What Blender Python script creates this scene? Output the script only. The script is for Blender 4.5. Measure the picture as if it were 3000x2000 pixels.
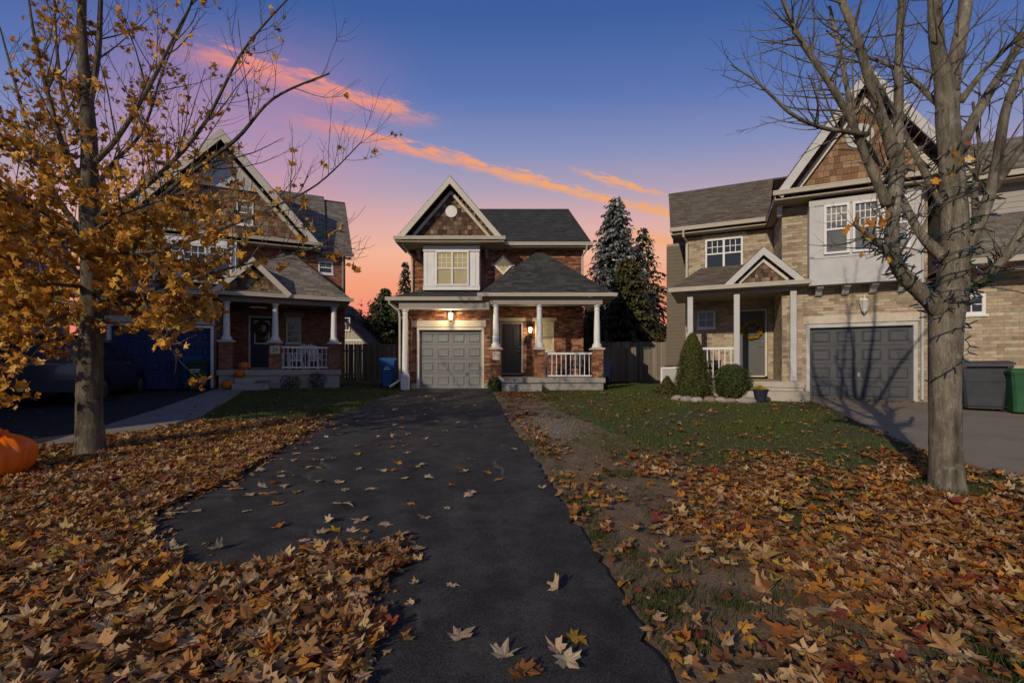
import bpy, math, random
import numpy as np
from mathutils import Vector, Matrix

for o in list(bpy.data.objects):
    bpy.data.objects.remove(o)
sc = bpy.context.scene
COL = sc.collection
RAD = math.radians

# ---------------------------------------------------------------- camera
EYE, FOC, HOR = 1.4, 1333.0, 1075.0
cam_d = bpy.data.cameras.new('camera')
cam_d.lens, cam_d.sensor_width = 16.0, 36.0
cam_d.shift_y = 0.025
cam_d.clip_start, cam_d.clip_end = 0.05, 2000
cam = bpy.data.objects.new('camera', cam_d)
cam.location = (0, 0, EYE)
cam.rotation_euler = (RAD(90), 0, 0)
COL.objects.link(cam)
sc.camera = cam

# ---------------------------------------------------------------- dusk sky
SUN_AZ, SUN_EL = 33.0, 23.0          # direction the light travels: right of straight ahead
SKY_STRENGTH = 1.0
world = bpy.data.worlds.new('World')
sc.world = world
world.use_nodes = True
wn, wl = world.node_tree.nodes, world.node_tree.links
wn.clear()


def wmath(op, a, b=None, c=None, clamp=False):
    n = wn.new('ShaderNodeMath')
    n.operation = op
    n.use_clamp = clamp
    for i, v in enumerate((a, b, c)):
        if v is None:
            continue
        if isinstance(v, (int, float)):
            n.inputs[i].default_value = v
        else:
            wl.new(v, n.inputs[i])
    return n.outputs[0]


def wsmooth(v, lo, hi):
    n = wn.new('ShaderNodeMapRange')
    n.interpolation_type = 'SMOOTHSTEP'
    n.clamp = True
    wl.new(v, n.inputs['Value'])
    n.inputs['From Min'].default_value = lo
    n.inputs['From Max'].default_value = hi
    return n.outputs[0]


def wmix(f, a, b):
    n = wn.new('ShaderNodeMix')
    n.data_type = 'RGBA'
    for sock, v in ((n.inputs[0], f), (n.inputs[6], a), (n.inputs[7], b)):
        if isinstance(v, (int, float)):
            sock.default_value = v
        elif isinstance(v, tuple):
            sock.default_value = (*v, 1)
        else:
            wl.new(v, sock)
    return n.outputs[2]


def wnoise(vec, scale, detail=4, rough=.55):
    n = wn.new('ShaderNodeTexNoise')
    wl.new(vec, n.inputs['Vector'])
    n.inputs['Scale'].default_value = scale
    n.inputs['Detail'].default_value = detail
    n.inputs['Roughness'].default_value = rough
    return n.outputs[0]


def srgb(r, g, b):
    f = lambda c: (c / 255) / 12.92 if c <= 10 else (((c / 255) + .055) / 1.055) ** 2.4
    return (f(r), f(g), f(b))


tc = wn.new('ShaderNodeTexCoord')
sep = wn.new('ShaderNodeSeparateXYZ')
wl.new(tc.outputs['Generated'], sep.inputs[0])
dx, dy, dz = sep.outputs
zc = wmath('MAXIMUM', dz, 0.0)
hor = wmath('ADD', wmath('MULTIPLY', dy, dy), wmath('MULTIPLY', wmath('MULTIPLY', dx, dx), .32))
elev = wmath('DIVIDE', zc, wmath('SQRT', wmath('ADD', hor, wmath('ADD', wmath('MULTIPLY', zc, zc), .002))))
ramp = wn.new('ShaderNodeValToRGB')
wl.new(elev, ramp.inputs[0])
el = ramp.color_ramp.elements
stops = [(0.0, (250, 118, 122)), (.10, (255, 144, 122)), (.17, (255, 166, 130)), (.24, (252, 190, 162)), (.30, (230, 182, 178)),
         (.36, (184, 168, 190)), (.43, (140, 150, 196)), (.51, (98, 124, 186)), (.61, (66, 100, 166)), (.74, (54, 84, 146)), (1.0, (40, 64, 116))]
el[0].position, el[0].color = stops[0][0], (*srgb(*stops[0][1]), 1)
el[1].position, el[1].color = stops[-1][0], (*srgb(*stops[-1][1]), 1)
for p, c in stops[1:-1]:
    e = el.new(p)
    e.color = (*srgb(*c), 1)
# afterglow is in front of the camera; the unseen far side is dusk blue, brightened to fill the facades
ramp2 = wn.new('ShaderNodeValToRGB')
wl.new(elev, ramp2.inputs[0])
e2 = ramp2.color_ramp.elements
e2[0].color = (*srgb(182, 182, 198), 1)
e2[1].color = (*srgb(40, 64, 116), 1)
m_ = e2.new(.35)
m_.color = (*srgb(136, 148, 188), 1)
front = wsmooth(dy, -.35, .25)
sky = wmix(front, ramp2.outputs[0], ramp.outputs[0])
# streaks of cloud on a flat layer high above, all running the same way
zz = wmath('MAXIMUM', dz, .05)
cx, cy = wmath('DIVIDE', dx, zz), wmath('DIVIDE', dy, zz)
ca = wmath('ADD', wmath('MULTIPLY', cx, .86), wmath('MULTIPLY', cy, .51))
cb = wmath('ADD', wmath('MULTIPLY', cx, -.51), wmath('MULTIPLY', cy, .86))
cv = wn.new('ShaderNodeCombineXYZ')
wl.new(ca, cv.inputs[0])
wl.new(wmath('MULTIPLY', cb, 2.2), cv.inputs[1])
nz1 = wnoise(cv.outputs[0], 2.6, 5, .6)
nz2 = wnoise(cv.outputs[0], 9.0, 4, .65)
cbw = wmath('ADD', cb, wmath('ADD', wmath('MULTIPLY', wmath('SUBTRACT', nz1, .5), .24), wmath('ADD', wmath('MULTIPLY', wmath('SUBTRACT', nz2, .5), .16), wmath('MULTIPLY', wmath('SUBTRACT', wnoise(cv.outputs[0], 26.0, 4, .7), .5), .10))))


def streak(b0, w_near, w_far, a0, a1, fade):
    """soft-edged band around cb == b0, sharper on its upper (near) side"""
    d = wmath('SUBTRACT', cbw, b0)
    up = wsmooth(d, -w_near, -w_near * .2)
    dn = wmath('SUBTRACT', 1.0, wsmooth(d, w_far * .15, w_far))
    ends = wmath('MULTIPLY', wsmooth(ca, a0, a0 + fade), wmath('SUBTRACT', 1.0, wsmooth(ca, a1 - fade, a1)))
    return wmath('MULTIPLY', wmath('MULTIPLY', up, dn), ends)


s2 = streak(2.03, .075, .10, .05, 2.75, .45)
s1 = streak(1.75, .08, .115, -.3, .76, .32)
s3 = streak(1.83, .05, .065, 1.35, 2.2, .3)
s4 = wmath('MULTIPLY', streak(2.45, .12, .35, 2.1, 4.6, .7), .7)
# faint streaks of the same layer overhead and behind
lay = wmath('MULTIPLY', wsmooth(wnoise(cv.outputs[0], .9, 4, .6), .56, .75), wmath('SUBTRACT', 1.0, wsmooth(cb, 1.0, 1.5)))
cl = wmath('MAXIMUM', wmath('MAXIMUM', s2, s1), wmath('MAXIMUM', s3, s4))
puff = wmath('MULTIPLY_ADD', wsmooth(nz2, .3, .66), .75, .35)
cl = wmath('MULTIPLY', cl, puff, clamp=True)
cl_col = wmix(wsmooth(ca, -.2, 1.7), srgb(240, 148, 140), srgb(255, 176, 112))
# broad pink veil of thin cloud low on the left
azr = wmath('DIVIDE', dx, wmath('MAXIMUM', dy, .05))
veil = wmath('MULTIPLY', wmath('MULTIPLY', wsmooth(azr, -1.15, -.72), wmath('SUBTRACT', 1.0, wsmooth(azr, -.5, -.15))), wmath('MULTIPLY', wsmooth(elev, .22, .36), wmath('SUBTRACT', 1.0, wsmooth(elev, .46, .62))))
veil = wmath('MULTIPLY', wmath('MULTIPLY', veil, front), wmath('MULTIPLY_ADD', nz1, .7, .25), clamp=True)
sky = wmix(wmath('MULTIPLY', veil, .6), sky, srgb(232, 150, 164))
sky = wmix(wmath('MULTIPLY', lay, .25), sky, srgb(170, 130, 160))
sky = wmix(cl, sky, cl_col)
bg = wn.new('ShaderNodeBackground')
bg.inputs['Strength'].default_value = SKY_STRENGTH
wl.new(sky, bg.inputs['Color'])
wo = wn.new('ShaderNodeOutputWorld')
wl.new(bg.outputs[0], wo.inputs[0])

# ---------------------------------------------------------------- sun
sun_d = bpy.data.lights.new('sun', 'SUN')
sun_d.energy = 2.9
sun_d.angle = RAD(.55)
sun_d.color = (1.0, .84, .63)
sun = bpy.data.objects.new('sun', sun_d)
COL.objects.link(sun)
az, elv = RAD(SUN_AZ), RAD(SUN_EL)
SUN_DIR = Vector((math.sin(az) * math.cos(elv), math.cos(az) * math.cos(elv), -math.sin(elv)))
sun.rotation_euler = SUN_DIR.to_track_quat('-Z', 'Y').to_euler()
sun.location = (-20, -30, 25)

# ---------------------------------------------------------------- exposure
vs = sc.view_settings
vs.view_transform = 'Standard'
vs.look = 'None'
vs.exposure = -0.15
vs.gamma = 1.0
vs.use_curve_mapping = False
sc.cycles.max_bounces = 6
sc.cycles.diffuse_bounces = 3
sc.cycles.use_denoising = True

# ---------------------------------------------------------------- ground height and photo-to-world helpers


def gz(x, y):
    t = (y - 3.0)
    if t < -1:
        return 0.0
    if t < 1:
        return .045 * (t + 1) ** 2 / 4
    z = .045 * t
    top = .62
    if z > top - .05:
        z = top - .05 * math.exp(-(z - top + .05) / .05)
    return z


def gnd(px, py):
    y = 5.0
    for i in range(60):
        y = .5 * y + .5 * (EYE - gz(0, y)) * FOC / (py - HOR)
    return ((px - 1500) / FOC * y, y)


def at(px, py, d):
    return Vector(((px - 1500) / FOC * d, d, EYE + (HOR - py) / FOC * d))


# ---------------------------------------------------------------- materials
MATS = {}


def mat(name, base=None, rough=.75, var=.18, vscale=6.0, bump=.15, bscale=40.0, metal=0.0, spec=.3, stain=0.0, sscale=.8,
        stain_col=None, emit=None, estr=0.0, stretch=None, trans=0.0, bdist=.01, coat=0.0, tl=0.0):
    """one principled material: base colour (or the mesh's own Col attribute) with grain, wear and fine relief"""
    if name in MATS:
        return MATS[name]
    m = bpy.data.materials.new(name)
    m.use_nodes = True
    n, l = m.node_tree.nodes, m.node_tree.links
    n.clear()
    out = n.new('ShaderNodeOutputMaterial')
    p = n.new('ShaderNodeBsdfPrincipled')
    l.new(p.outputs[0], out.inputs[0])
    tcn = n.new('ShaderNodeTexCoord')
    vec = tcn.outputs['Object']
    if stretch:
        mp = n.new('ShaderNodeMapping')
        mp.inputs['Scale'].default_value = stretch
        l.new(vec, mp.inputs[0])
        vec = mp.outputs[0]

    def noise(scale, det=5, rg=.6):
        t = n.new('ShaderNodeTexNoise')
        l.new(vec, t.inputs['Vector'])
        t.inputs['Scale'].default_value = scale
        t.inputs['Detail'].default_value = det
        t.inputs['Roughness'].default_value = rg
        return t.outputs[0]

    if base is None:
        a = n.new('ShaderNodeAttribute')
        a.attribute_name = 'Col'
        colr = a.outputs['Color']
    else:
        rgb = n.new('ShaderNodeRGB')
        rgb.outputs[0].default_value = (*base, 1)
        colr = rgb.outputs[0]
    if var > 0:
        mr = n.new('ShaderNodeMapRange')
        l.new(noise(vscale), mr.inputs['Value'])
        mr.inputs['From Min'].default_value, mr.inputs['From Max'].default_value = .3, .7
        mr.inputs['To Min'].default_value, mr.inputs['To Max'].default_value = 1 - var, 1 + var
        mx = n.new('ShaderNodeVectorMath')
        mx.operation = 'SCALE'
        l.new(colr, mx.inputs[0])
        l.new(mr.outputs[0], mx.inputs['Scale'])
        colr = mx.outputs[0]
    if stain > 0:
        mr = n.new('ShaderNodeMapRange')
        mr.interpolation_type = 'SMOOTHSTEP'
        l.new(noise(sscale, 6, .65), mr.inputs['Value'])
        mr.inputs['From Min'].default_value, mr.inputs['From Max'].default_value = .48, .68
        mr.inputs['To Max'].default_value = stain
        mx = n.new('ShaderNodeMix')
        mx.data_type = 'RGBA'
        l.new(mr.outputs[0], mx.inputs[0])
        l.new(colr, mx.inputs[6])
        mx.inputs[7].default_value = (*(stain_col or tuple(c * .5 for c in (base or (.1, .1, .1)))), 1)
        colr = mx.outputs[2]
    l.new(colr, p.inputs['Base Color'])
    p.inputs['Roughness'].default_value = rough
    p.inputs['Metallic'].default_value = metal
    p.inputs['Specular IOR Level'].default_value = spec
    if coat:
        p.inputs['Coat Weight'].default_value = coat
        p.inputs['Coat Roughness'].default_value = .08
    if trans:
        p.inputs['Transmission Weight'].default_value = trans
    if bump > 0:
        b = n.new('ShaderNodeBump')
        b.inputs['Strength'].default_value = bump
        b.inputs['Distance'].default_value = bdist
        l.new(noise(bscale, 6, .65), b.inputs['Height'])
        l.new(b.outputs[0], p.inputs['Normal'])
    if emit:
        p.inputs['Emission Color'].default_value = (*emit, 1)
        p.inputs['Emission Strength'].default_value = estr
    if tl > 0:
        t = n.new('ShaderNodeBsdfTranslucent')
        l.new(colr, t.inputs[0])
        ms = n.new('ShaderNodeMixShader')
        ms.inputs[0].default_value = tl
        l.new(p.outputs[0], ms.inputs[1])
        l.new(t.outputs[0], ms.inputs[2])
        l.new(ms.outputs[0], out.inputs[0])
    MATS[name] = m
    return m


m_brick = mat('brick', None, .9, .22, 9, .35, 70)
m_mortar = mat('mortar', (.20, .165, .14), .95, .15, 10, .3, 90)
m_mortar_tan = mat('mortar_tan', (.34, .29, .22), .95, .12, 10, .3, 90)
m_shingle = mat('asphalt_shingle', None, .95, .22, 14, .4, 160)
m_cedar = mat('cedar_shingle', None, .88, .3, 10, .35, 60, stretch=(1, 1, .12))
m_white = mat('white_trim', (.74, .74, .73), .5, .05, 3, .05, 60, stain=.12, sscale=2.5, stain_col=(.45, .43, .39))
m_cream = mat('cream_trim', (.56, .52, .44), .5, .06, 3, .04, 60, stain=.15, sscale=2.0, stain_col=(.38, .35, .29))
m_soffit = mat('soffit_board', (.34, .29, .21), .6, .06, 3, .05, 60)
m_taupe = mat('taupe_fascia', (.30, .27, .25), .6, .06, 3, .04, 50)
m_stone = mat('lintel_stone', (.56, .50, .40), .85, .1, 8, .2, 60, stain=.2, sscale=3)
m_conc = mat('concrete', (.34, .32, .29), .9, .14, 5, .25, 60, stain=.35, sscale=1.2, stain_col=(.2, .185, .165))
m_conc_tan = mat('concrete_tan', (.44, .40, .33), .9, .12, 5, .25, 60, stain=.3, sscale=1.2, stain_col=(.3, .27, .22))
m_gar = mat('garage_grey', (.18, .19, .19), .55, .04, 2, .03, 40)
m_gar_dark = mat('garage_charcoal', (.075, .08, .09), .55, .06, 2, .03, 40)
m_gar_blue = mat('garage_navy', (.02, .04, .12), .5, .06, 2, .03, 40)
m_door_grey = mat('door_charcoal', (.055, .055, .058), .5, .06, 2, .04, 40)
m_door_rgrey = mat('door_slate', (.10, .105, .11), .5, .06, 2, .04, 40)
m_door_navy = mat('door_navy', (.012, .018, .05), .45, .06, 2, .04, 40)
m_glass = mat('window_glass', (.025, .032, .04), .05, 0, 1, .02, 2, spec=.6)
m_dark = mat('dark_metal', (.03, .03, .032), .45, .1, 8, .05, 60, metal=.6)
m_brass = mat('lamp_metal', (.12, .09, .05), .4, .1, 8, .05, 60, metal=.8)
m_chrome = mat('steel', (.5, .5, .5), .3, .05, 8, .02, 60, metal=1.0)
m_black = mat('black_plastic', (.02, .02, .022), .5, .08, 8, .05, 60)
m_leaf = mat('maple_leaf', None, .75, .28, 16, .3, 45, spec=.25, tl=.22)
m_grass = mat('grass_blade', None, .8, .15, 20, 0, 1, spec=.15, tl=.25)
m_needle = mat('evergreen_needle', None, .8, .2, 6, 0, 1, spec=.15, tl=.15)
m_wood = mat('fence_wood', None, .9, .25, 6, .4, 40, stretch=(1, 1, .08))

# ---------------------------------------------------------------- mesh builder
ZB = [0.0]          # height of the base of the thing being built (meshes are written in world heights)


class MB:
    def __init__(s):
        s.v, s.f, s.c = [], [], []

    def face(s, pts, col=(.5, .5, .5)):
        k = len(s.v)
        s.v += [tuple(p) for p in pts]
        s.f.append(tuple(range(k, k + len(pts))))
        s.c.append(col)
        return s

    def grid(s, vs, fs, col=(.5, .5, .5)):
        k = len(s.v)
        s.v += [tuple(p) for p in vs]
        s.f += [tuple(i + k for i in f) for f in fs]
        s.c += [col] * len(fs)
        return s

    def box(s, x0, x1, y0, y1, z0, z1, col=(.5, .5, .5)):
        vs = [(x0, y0, z0), (x1, y0, z0), (x1, y1, z0), (x0, y1, z0), (x0, y0, z1), (x1, y0, z1), (x1, y1, z1), (x0, y1, z1)]
        return s.grid(vs, [(0, 3, 2, 1), (4, 5, 6, 7), (0, 1, 5, 4), (1, 2, 6, 5), (2, 3, 7, 6), (3, 0, 4, 7)], col)

    def bbox(s, x0, x1, y0, y1, z0, z1, b=.01, col=(.5, .5, .5)):
        """box with its four vertical-front edges chamfered (front faces -y)"""
        P = [(x0, y1), (x1, y1), (x1, y0 + b), (x1 - b, y0), (x0 + b, y0), (x0, y0 + b)]
        n = len(P)
        vs = [(x, y, z0 + (b if i in (3, 4) else 0)) for i, (x, y) in enumerate(P)] + [(x, y, z1 - (b if i in (3, 4) else 0)) for i, (x, y) in enumerate(P)]
        fs = [tuple(range(n))[::1], tuple(range(2 * n - 1, n - 1, -1))] + [(i, i + n, (i + 1) % n + n, (i + 1) % n) for i in range(n)]
        return s.grid(vs, fs, col)

    def prism(s, poly, off, col=(.5, .5, .5)):
        """polygon (3D points) swept by the vector off"""
        off = Vector(off)
        a = [Vector(p) for p in poly]
        b = [p + off for p in a]
        n = len(a)
        fs = [tuple(range(n))[::-1], tuple(range(n, 2 * n))] + [(i, (i + 1) % n, (i + 1) % n + n, i + n) for i in range(n)]
        return s.grid(a + b, fs, col)

    def bar(s, a, b, w, h, up=(0, 0, 1), col=(.5, .5, .5)):
        a, b = Vector(a), Vector(b)
        d = (b - a).normalized()
        up = Vector(up)
        r = d.cross(up).normalized()
        u = r.cross(d).normalized()
        q = [a + r * (sx * w / 2) + u * (sz * h / 2) for sx, sz in ((-1, -1), (1, -1), (1, 1), (-1, 1))]
        return s.prism(q, b - a, col)

    def tube(s, pts, rad, n=8, col=(.5, .5, .5), caps=True, wob=None):
        pts = [Vector(p) for p in pts]
        if not hasattr(rad, '__len__'):
            rad = [rad] * len(pts)
        t = (pts[1] - pts[0]).normalized()
        ref = Vector((1, 0, 0)) if abs(t.x) < .9 else Vector((0, 1, 0))
        r = (ref - t * ref.dot(t)).normalized()
        vs = []
        for i, p in enumerate(pts):
            if i:
                tn = (pts[min(i + 1, len(pts) - 1)] - pts[i - 1])
                tn = tn.normalized() if tn.length > 1e-9 else t
                r = (r - tn * r.dot(tn))
                r = r.normalized() if r.length > 1e-6 else tn.orthogonal().normalized()
                t = tn
            q = t.cross(r)
            for k in range(n):
                a = 2 * math.pi * k / n
                rr = rad[i] * (wob(i, k) if wob else 1)
                vs.append(p + (r * math.cos(a) + q * math.sin(a)) * rr)
        m = len(pts)
        fs = [(i * n + k, i * n + (k + 1) % n, (i + 1) * n + (k + 1) % n, (i + 1) * n + k) for i in range(m - 1) for k in range(n)]
        if caps:
            fs += [tuple(range(n))[::-1], tuple(range((m - 1) * n, m * n))]
        return s.grid(vs, fs, col)

    def lathe(s, prof, c=(0, 0, 0), n=20, col=(.5, .5, .5), caps=True):
        vs = [(c[0] + r * math.cos(2 * math.pi * k / n), c[1] + r * math.sin(2 * math.pi * k / n), c[2] + z) for r, z in prof for k in range(n)]
        m = len(prof)
        fs = [(i * n + k, i * n + (k + 1) % n, (i + 1) * n + (k + 1) % n, (i + 1) * n + k) for i in range(m - 1) for k in range(n)]
        if caps:
            fs += [tuple(range(n))[::-1], tuple(range((m - 1) * n, m * n))]
        return s.grid(vs, fs, col)

    def mesh(s, name, shift=0.0, smooth=False):
        me = bpy.data.meshes.new(name)
        v = s.v if not shift else [(p[0], p[1], p[2] - shift) for p in s.v]
        me.from_pydata(v, [], s.f)
        at_ = me.attributes.new('Col', 'FLOAT_COLOR', 'FACE')
        at_.data.foreach_set('color', np.array([(*c, 1) for c in s.c], dtype=np.float32).ravel())
        if smooth:
            me.polygons.foreach_set('use_smooth', [True] * len(s.f))
        me.update()
        return me

    def build(s, name, m, parent=None, smooth=False, kind=None, label=None):
        me = s.mesh(name, ZB[0] if parent else 0.0, smooth)
        me.materials.append(m)
        o = bpy.data.objects.new(name, me)
        COL.objects.link(o)
        if parent:
            o.parent = parent
        if kind:
            o['kind'] = kind
        if label:
            o['label'] = label
        return o


def np_mesh(name, V, Fc, cols, m, parent=None, kind=None, smooth=False):
    """big joined meshes: V (n,3), Fc (k,3) triangles, cols (k,3)"""
    me = bpy.data.meshes.new(name)
    V = np.asarray(V, np.float32)
    Fc = np.asarray(Fc, np.int32)
    me.vertices.add(len(V))
    me.vertices.foreach_set('co', V.ravel())
    me.loops.add(Fc.size)
    me.loops.foreach_set('vertex_index', Fc.ravel())
    me.polygons.add(len(Fc))
    me.polygons.foreach_set('loop_start', np.arange(0, Fc.size, 3, dtype=np.int32))
    if smooth:
        me.polygons.foreach_set('use_smooth', np.ones(len(Fc), dtype=bool))
    a = me.attributes.new('Col', 'FLOAT_COLOR', 'FACE')
    c4 = np.ones((len(Fc), 4), np.float32)
    c4[:, :3] = cols
    a.data.foreach_set('color', c4.ravel())
    me.update(calc_edges=True)
    me.validate()
    me.materials.append(m)
    o = bpy.data.objects.new(name, me)
    COL.objects.link(o)
    if parent:
        o.parent = parent
    if kind:
        o['kind'] = kind
    return o


def tag(o, label, cat, group=None):
    o['label'] = label
    o['category'] = cat
    if group:
        o['group'] = group
    return o


def thing(name, label, cat, loc, rz=0.0, group=None):
    o = bpy.data.objects.new(name, None)
    o.empty_display_size = .3
    COL.objects.link(o)
    o.location = loc
    o.rotation_euler = (0, 0, rz)
    ZB[0] = loc[2]
    return tag(o, label, cat, group)


def piece(name, me, parent, loc, scale=(1, 1, 1), rot=(0, 0, 0)):
    o = bpy.data.objects.new(name, me)
    COL.objects.link(o)
    o.parent = parent
    o.location = (loc[0], loc[1], loc[2] - ZB[0])
    o.scale = scale
    o.rotation_euler = rot
    return o


def jit(rng, c, a=.15, b=.06):
    k = 1 + rng.uniform(-a, a)
    return tuple(max(.003, x * k * (1 + rng.uniform(-b, b))) for x in c)
# ================================================================ ground, drives, paths


def ground_mat(name, cols, scale, rough=.95, bump=.6, bscale=30, speck=None, bdist=.02):
    m = bpy.data.materials.new(name)
    m.use_nodes = True
    n, l = m.node_tree.nodes, m.node_tree.links
    p = n['Principled BSDF']
    tcn = n.new('ShaderNodeTexCoord')

    def noise(s, d=6, r=.6):
        t = n.new('ShaderNodeTexNoise')
        l.new(tcn.outputs['Object'], t.inputs['Vector'])
        t.inputs['Scale'].default_value = s
        t.inputs['Detail'].default_value = d
        t.inputs['Roughness'].default_value = r
        return t.outputs[0]

    r = n.new('ShaderNodeValToRGB')
    l.new(noise(scale), r.inputs[0])
    e = r.color_ramp.elements
    e[0].position, e[0].color = .32, (*cols[0], 1)
    e[1].position, e[1].color = .68, (*cols[-1], 1)
    for i, c in enumerate(cols[1:-1]):
        q = e.new(.32 + .36 * (i + 1) / (len(cols) - 1))
        q.color = (*c, 1)
    colr = r.outputs[0]
    if speck:
        vo = n.new('ShaderNodeTexVoronoi')
        l.new(tcn.outputs['Object'], vo.inputs['Vector'])
        vo.inputs['Scale'].default_value = speck[0]
        mr = n.new('ShaderNodeMapRange')
        l.new(vo.outputs['Color'], mr.inputs['Value'])
        mr.inputs['From Min'].default_value, mr.inputs['From Max'].default_value = .15, .85
        mr.inputs['To Min'].default_value, mr.inputs['To Max'].default_value = 1 - speck[1], 1 + speck[1]
        sc_ = n.new('ShaderNodeVectorMath')
        sc_.operation = 'SCALE'
        l.new(colr, sc_.inputs[0])
        l.new(mr.outputs[0], sc_.inputs['Scale'])
        colr = sc_.outputs[0]
    l.new(colr, p.inputs['Base Color'])
    p.inputs['Roughness'].default_value = rough
    p.inputs['Specular IOR Level'].default_value = .25
    b = n.new('ShaderNodeBump')
    b.inputs['Strength'].default_value = bump
    b.inputs['Distance'].default_value = bdist
    l.new(noise(bscale, 8, .7), b.inputs['Height'])
    l.new(b.outputs[0], p.inputs['Normal'])
    return m, n, l, p


m_lawn, *_ = ground_mat('lawn_soil', [(.045, .058, .018), (.07, .095, .027), (.085, .085, .036), (.095, .072, .042)], 2.2, bump=1.0, bscale=45)
m_asph, an, al, ap = ground_mat('asphalt', [(.024, .0237, .0235), (.041, .040, .039), (.066, .064, .061)], 3.0, rough=.85, bump=.8, bscale=120, speck=(170, .6), bdist=.008)
# hairline cracks and pale scuffs of the worn asphalt
tcn = an.new('ShaderNodeTexCoord')
dn = an.new('ShaderNodeTexNoise')
dn.inputs['Scale'].default_value = 1.6
dn.inputs['Detail'].default_value = 5
al.new(tcn.outputs['Object'], dn.inputs['Vector'])
mxv = an.new('ShaderNodeMix')
mxv.data_type = 'VECTOR'
mxv.inputs[0].default_value = .35
al.new(tcn.outputs['Object'], mxv.inputs[4])
al.new(dn.outputs['Color'], mxv.inputs[5])
vo = an.new('ShaderNodeTexVoronoi')
vo.feature = 'DISTANCE_TO_EDGE'
vo.inputs['Scale'].default_value = .55
al.new(mxv.outputs[1], vo.inputs['Vector'])
mr = an.new('ShaderNodeMapRange')
mr.inputs['From Min'].default_value, mr.inputs['From Max'].default_value = .0, .009
mr.inputs['To Min'].default_value, mr.inputs['To Max'].default_value = .8, 0
al.new(vo.outputs[0], mr.inputs['Value'])
brk = an.new('ShaderNodeTexNoise')
brk.inputs['Scale'].default_value = 1.1
al.new(tcn.outputs['Object'], brk.inputs['Vector'])
mr2 = an.new('ShaderNodeMapRange')
mr2.inputs['From Min'].default_value, mr2.inputs['From Max'].default_value = .5, .62
al.new(brk.outputs[0], mr2.inputs['Value'])
mm = an.new('ShaderNodeMath')
mm.operation = 'MULTIPLY'
al.new(mr.outputs[0], mm.inputs[0])
al.new(mr2.outputs[0], mm.inputs[1])
mx = an.new('ShaderNodeMix')
mx.data_type = 'RGBA'
src = ap.inputs['Base Color'].links[0].from_socket
al.new(mm.outputs[0], mx.inputs[0])
al.new(src, mx.inputs[6])
mx.inputs[7].default_value = (.16, .15, .135, 1)
# pale scuffs, tyre dust and darker damp patches
sf = an.new('ShaderNodeTexNoise')
sf.inputs['Scale'].default_value = 3.2
sf.inputs['Detail'].default_value = 9
sf.inputs['Roughness'].default_value = .75
al.new(tcn.outputs['Object'], sf.inputs['Vector'])
mr3 = an.new('ShaderNodeMapRange')
mr3.inputs['From Min'].default_value, mr3.inputs['From Max'].default_value = .52, .72
mr3.inputs['To Max'].default_value = .6
al.new(sf.outputs[0], mr3.inputs['Value'])
mx2 = an.new('ShaderNodeMix')
mx2.data_type = 'RGBA'
al.new(mr3.outputs[0], mx2.inputs[0])
al.new(mx.outputs[2], mx2.inputs[6])
mx2.inputs[7].default_value = (.095, .092, .086, 1)
al.new(mx2.outputs[2], ap.inputs['Base Color'])
m_asph_blue, *_ = ground_mat('asphalt_left', [(.028, .028, .032), (.040, .040, .045)], 1.0, rough=.85, bump=.4, bscale=120, speck=(200, .3), bdist=.006)
m_grey_drive, *_ = ground_mat('pale_asphalt', [(.20, .168, .13), (.25, .215, .17), (.22, .188, .148)], 1.2, rough=.9, bump=.4, bscale=120, speck=(200, .3), bdist=.006)
m_walk, *_ = ground_mat('walk_concrete', [(.20, .19, .175), (.26, .25, .23), (.23, .22, .2)], 1.5, rough=.92, bump=.3, bscale=80, speck=(160, .18), bdist=.006)
m_dirt, *_ = ground_mat('bare_dirt', [(.135, .088, .052), (.185, .128, .08), (.225, .16, .104), (.15, .10, .062)], 2.6, bump=.9, bscale=50, speck=(70, .25))


def axis(a, b, step):
    n = max(1, int(round((b - a) / step)))
    return [a + (b - a) * i / n for i in range(n + 1)]


xs = [-400, -200, -100, -60, -40, -30] + axis(-24, 24, .6) + [30, 40, 60, 100, 200, 400]
ys = [-300, -100, -40, -20, -10, -5] + axis(-2, 26, .45) + [30, 36, 45, 60, 90, 150, 300, 700]
vsg = [(x, y, gz(x, y) - .012 + (.012 * math.sin(x * 2.1 + y * 1.3) * math.sin(y * 1.7 - x * .6) if abs(x) < 25 and y < 27 else 0) - .012) for y in ys for x in xs]
nx = len(xs)
fsg = [(j * nx + i, j * nx + i + 1, (j + 1) * nx + i + 1, (j + 1) * nx + i) for j in range(len(ys) - 1) for i in range(nx - 1)]
MB().grid(vsg, fsg).build('ground', m_lawn, None, True, 'structure')


def strip(name, left, right, m, lift=.012, n=6, thick=.05):
    """paved strip between two edge lines given as matching (x, y) points, following the ground"""
    def resample(P):
        out = []
        for (a, b), (c, d) in zip(P, P[1:]):
            k = 2 if len(P) > 40 else 6
            out += [(a + (c - a) * i / k, b + (d - b) * i / k) for i in range(k)]
        return out + [P[-1]]
    A, B = resample(left), resample(right)
    mb = MB()
    vs, fs = [], []
    w = n + 3
    for (ax, ay), (bx, by) in zip(A, B):
        row = [(ax + (bx - ax) * i / n, ay + (by - ay) * i / n) for i in range(n + 1)]
        vs.append((row[0][0], row[0][1], gz(*row[0]) - thick))
        vs += [(x, y, gz(x, y) + lift) for x, y in row]
        vs.append((row[-1][0], row[-1][1], gz(*row[-1]) - thick))
    for j in range(len(A) - 1):
        for i in range(w - 1):
            fs.append((j * w + i, j * w + i + 1, (j + 1) * w + i + 1, (j + 1) * w + i))
    mb.grid(vs, fs)
    return mb.build(name, m, None, False, 'structure')


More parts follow.
